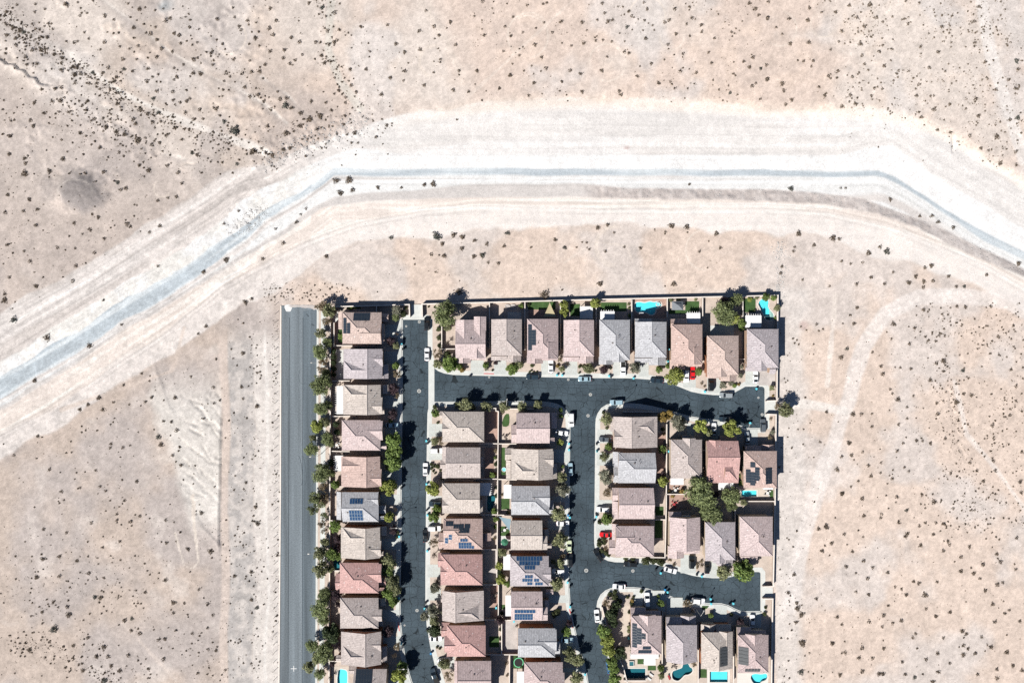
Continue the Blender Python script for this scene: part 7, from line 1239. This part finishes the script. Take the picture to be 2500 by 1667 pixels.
# countless small scrub beyond those, as one mass
r = np.random.default_rng(77)
def scatter(n, x0, y0, x1, y1, dens, r0=.14, r1=.42):
    out = []
    while n > 0:
        x, y = r.uniform(x0, x1), r.uniform(y0, y1); n -= 1
        if scrub_skip(x, y) or (683 < x < 782 and y > 740): continue
        if r.random() > dens(x, y): continue
        out.append((x, y, r0 + (r1 - r0) * r.random() ** 2.2))
    return out
def off_wash(x, y): return 0.05 if curve(C1, x) + 12 < y < curve(C8, x) - 10 else 1
def clump(x, y, s=60): return float(sm(.42, .62, fbm(np.array([x * M]), np.array([y * M]), 211, s * M, 3))[0])
rest += scatter(3600, 0, 0, 860, 430, lambda x, y: off_wash(x, y) * (.12 + .88 * clump(x, y)) * (.22 + .78 * max(0, 1 - abs(y - 95 - x * .5) / 190)), .16, .5)
for ln, n_, sp_ in (([(-20, 20), (65, 95), (177, 158), (245, 206), (307, 248), (428, 302), (577, 355)], 650, 13), ([(0, 30), (50, 70), (110, 100)], 160, 16), ([(100, 250), (230, 285), (300, 320), (400, 380)], 260, 22), ([(400, 0), (520, 110), (600, 200), (680, 270)], 120, 18), ([(800, 0), (800, 130), (850, 240)], 130, 14), ([(2290, 780), (2330, 1000), (2350, 1150), (2390, 1300)], 240, 20), ([(20, 1560), (120, 1590), (220, 1640), (290, 1670)], 260, 16)):
    for k in range(n_):
        i = r.integers(len(ln) - 1); t = r.random(); rest.append((ln[i][0] + (ln[i + 1][0] - ln[i][0]) * t + r.normal() * sp_, ln[i][1] + (ln[i + 1][1] - ln[i][1]) * t + r.normal() * sp_, .12 + .34 * r.random() ** 2))
rest += scatter(420, 640, 250, 960, 420, lambda x, y: (.9 if curve(C1, x) - 70 < y < curve(C1, x) + 25 else .1))
rest += scatter(2000, 2060, 0, 2500, 420, lambda x, y: off_wash(x, y) * (.25 + .75 * clump(x, y)))
rest += scatter(1500, 2230, 740, 2500, 1300, lambda x, y: (.2 + .8 * clump(x, y)) * (1 if x > 2290 else .5))
rest += scatter(850, 1910, 760, 2500, 1667, lambda x, y: .25 + .6 * clump(x, y))
rest += scatter(1000, 820, 0, 2060, 250, lambda x, y: off_wash(x, y) * clump(x, y))
rest += scatter(450, 860, 540, 1900, 735, lambda x, y: off_wash(x, y) * (.3 if x > 1160 else .8) * clump(x, y, 40))
rest += scatter(2200, 0, 900, 560, 1667, lambda x, y: off_wash(x, y) * (.2 + .8 * clump(x, y)) * (1 if y > 1350 else .45))
rest += scatter(1500, 556, 780, 684, 1667, lambda x, y: (.9 if 612 < x < 640 or 664 < x < 682 else .45 if x < 612 else .12) * (.3 + .7 * clump(x, y, 30)), .14, .42)
rest += scatter(800, 0, 420, 420, 760, lambda x, y: off_wash(x, y) * .5 * (.3 + .7 * clump(x, y)))
rest += scatter(380, 1888, 800, 1990, 1667, lambda x, y: .8 if x < 1930 else .3, .14, .45)
rest += scatter(220, 640, 690, 860, 745, lambda x, y: .8, .15, .4)
base_v = [shrub_arrays(40 + k, 16, .42, .7) for k in range(5)]
Vs, Qs, off = [], [], 0
for (px, py, R) in rest:
    c = at(px, py); z = ground_z(c.x, c.y); V, Q = base_v[r.integers(5)]; n = len(Q) if R > .3 else 9
    if R > .55: V, Q = shrub_arrays(int(px), 44, .2); n = len(Q)
    t = r.uniform(0, 6.28); ct, st = math.cos(t), math.sin(t); P = V[:4 * n]
    P = np.column_stack([P[:, 0] * ct - P[:, 1] * st, P[:, 0] * st + P[:, 1] * ct, P[:, 2]]) * R + np.array([c.x, c.y, z]); Vs.append(P); Qs.append(Q[:n] + off); off += 4 * n
o = link('low_scrub', np_mesh('low_scrub', np.concatenate(Vs), np.concatenate(Qs), 'leaf_shrub')); o['kind'] = 'stuff'; o['label'] = 'countless tiny desert plants scattered over the sand'; o['category'] = 'scrub'
# loose rock: rubble patch on the wash floor, stony banks
def rocks(name, pts, label):
    ico = [(0, 0, 1), (.9, 0, .1), (.28, .85, .1), (-.73, .53, .1), (-.73, -.53, .1), (.28, -.85, .1)]; F = [(0, 1, 2), (0, 2, 3), (0, 3, 4), (0, 4, 5), (0, 5, 1)]
    V, Q = [], []
    for (px, py, R) in pts:
        c = at(px, py); z = ground_z(c.x, c.y) - .05; b = len(V); t = r.uniform(0, 6.28)
        for (x, y, zz) in ico:
            s = R * r.uniform(.7, 1.3); V.append((c.x + (x * math.cos(t) - y * math.sin(t)) * s, c.y + (x * math.sin(t) + y * math.cos(t)) * s, z + zz * s * .8))
        Q += [tuple(b + k for k in f) for f in F]
    me = bpy.data.meshes.new(name); me.from_pydata(V, [], Q); me.materials.append(MT['rock']); o = link(name, me); o['kind'] = 'stuff'; o['label'] = label; o['category'] = 'rocks'
pts = []
while len(pts) < 900:
    x, y = r.uniform(-75, 75), r.uniform(-26, 26)
    if (x / 66) ** 2 + (y / 30) ** 2 < r.uniform(.5, 1.3): pts.append((606 + x * .72 + y * .5, 540 - x * .45 + y * .75, r.uniform(.08, .24)))
for k in range(500):
    x = r.uniform(1480, 2500); a, b = float(curve(C5, x)), float(curve(C6, x)); pts.append((x, r.uniform(a, b), r.uniform(.1, .22)))
for k in range(450):
    x = r.uniform(640, 900); pts.append((x, float(curve(C1, x)) + r.normal() * 16 - 8, r.uniform(.15, .4)))
for k in range(260): pts.append((1905 + r.normal() * 8, r.uniform(590, 740), r.uniform(.15, .35)))
rocks('rubble', pts, 'pale loose rubble along the wash banks')
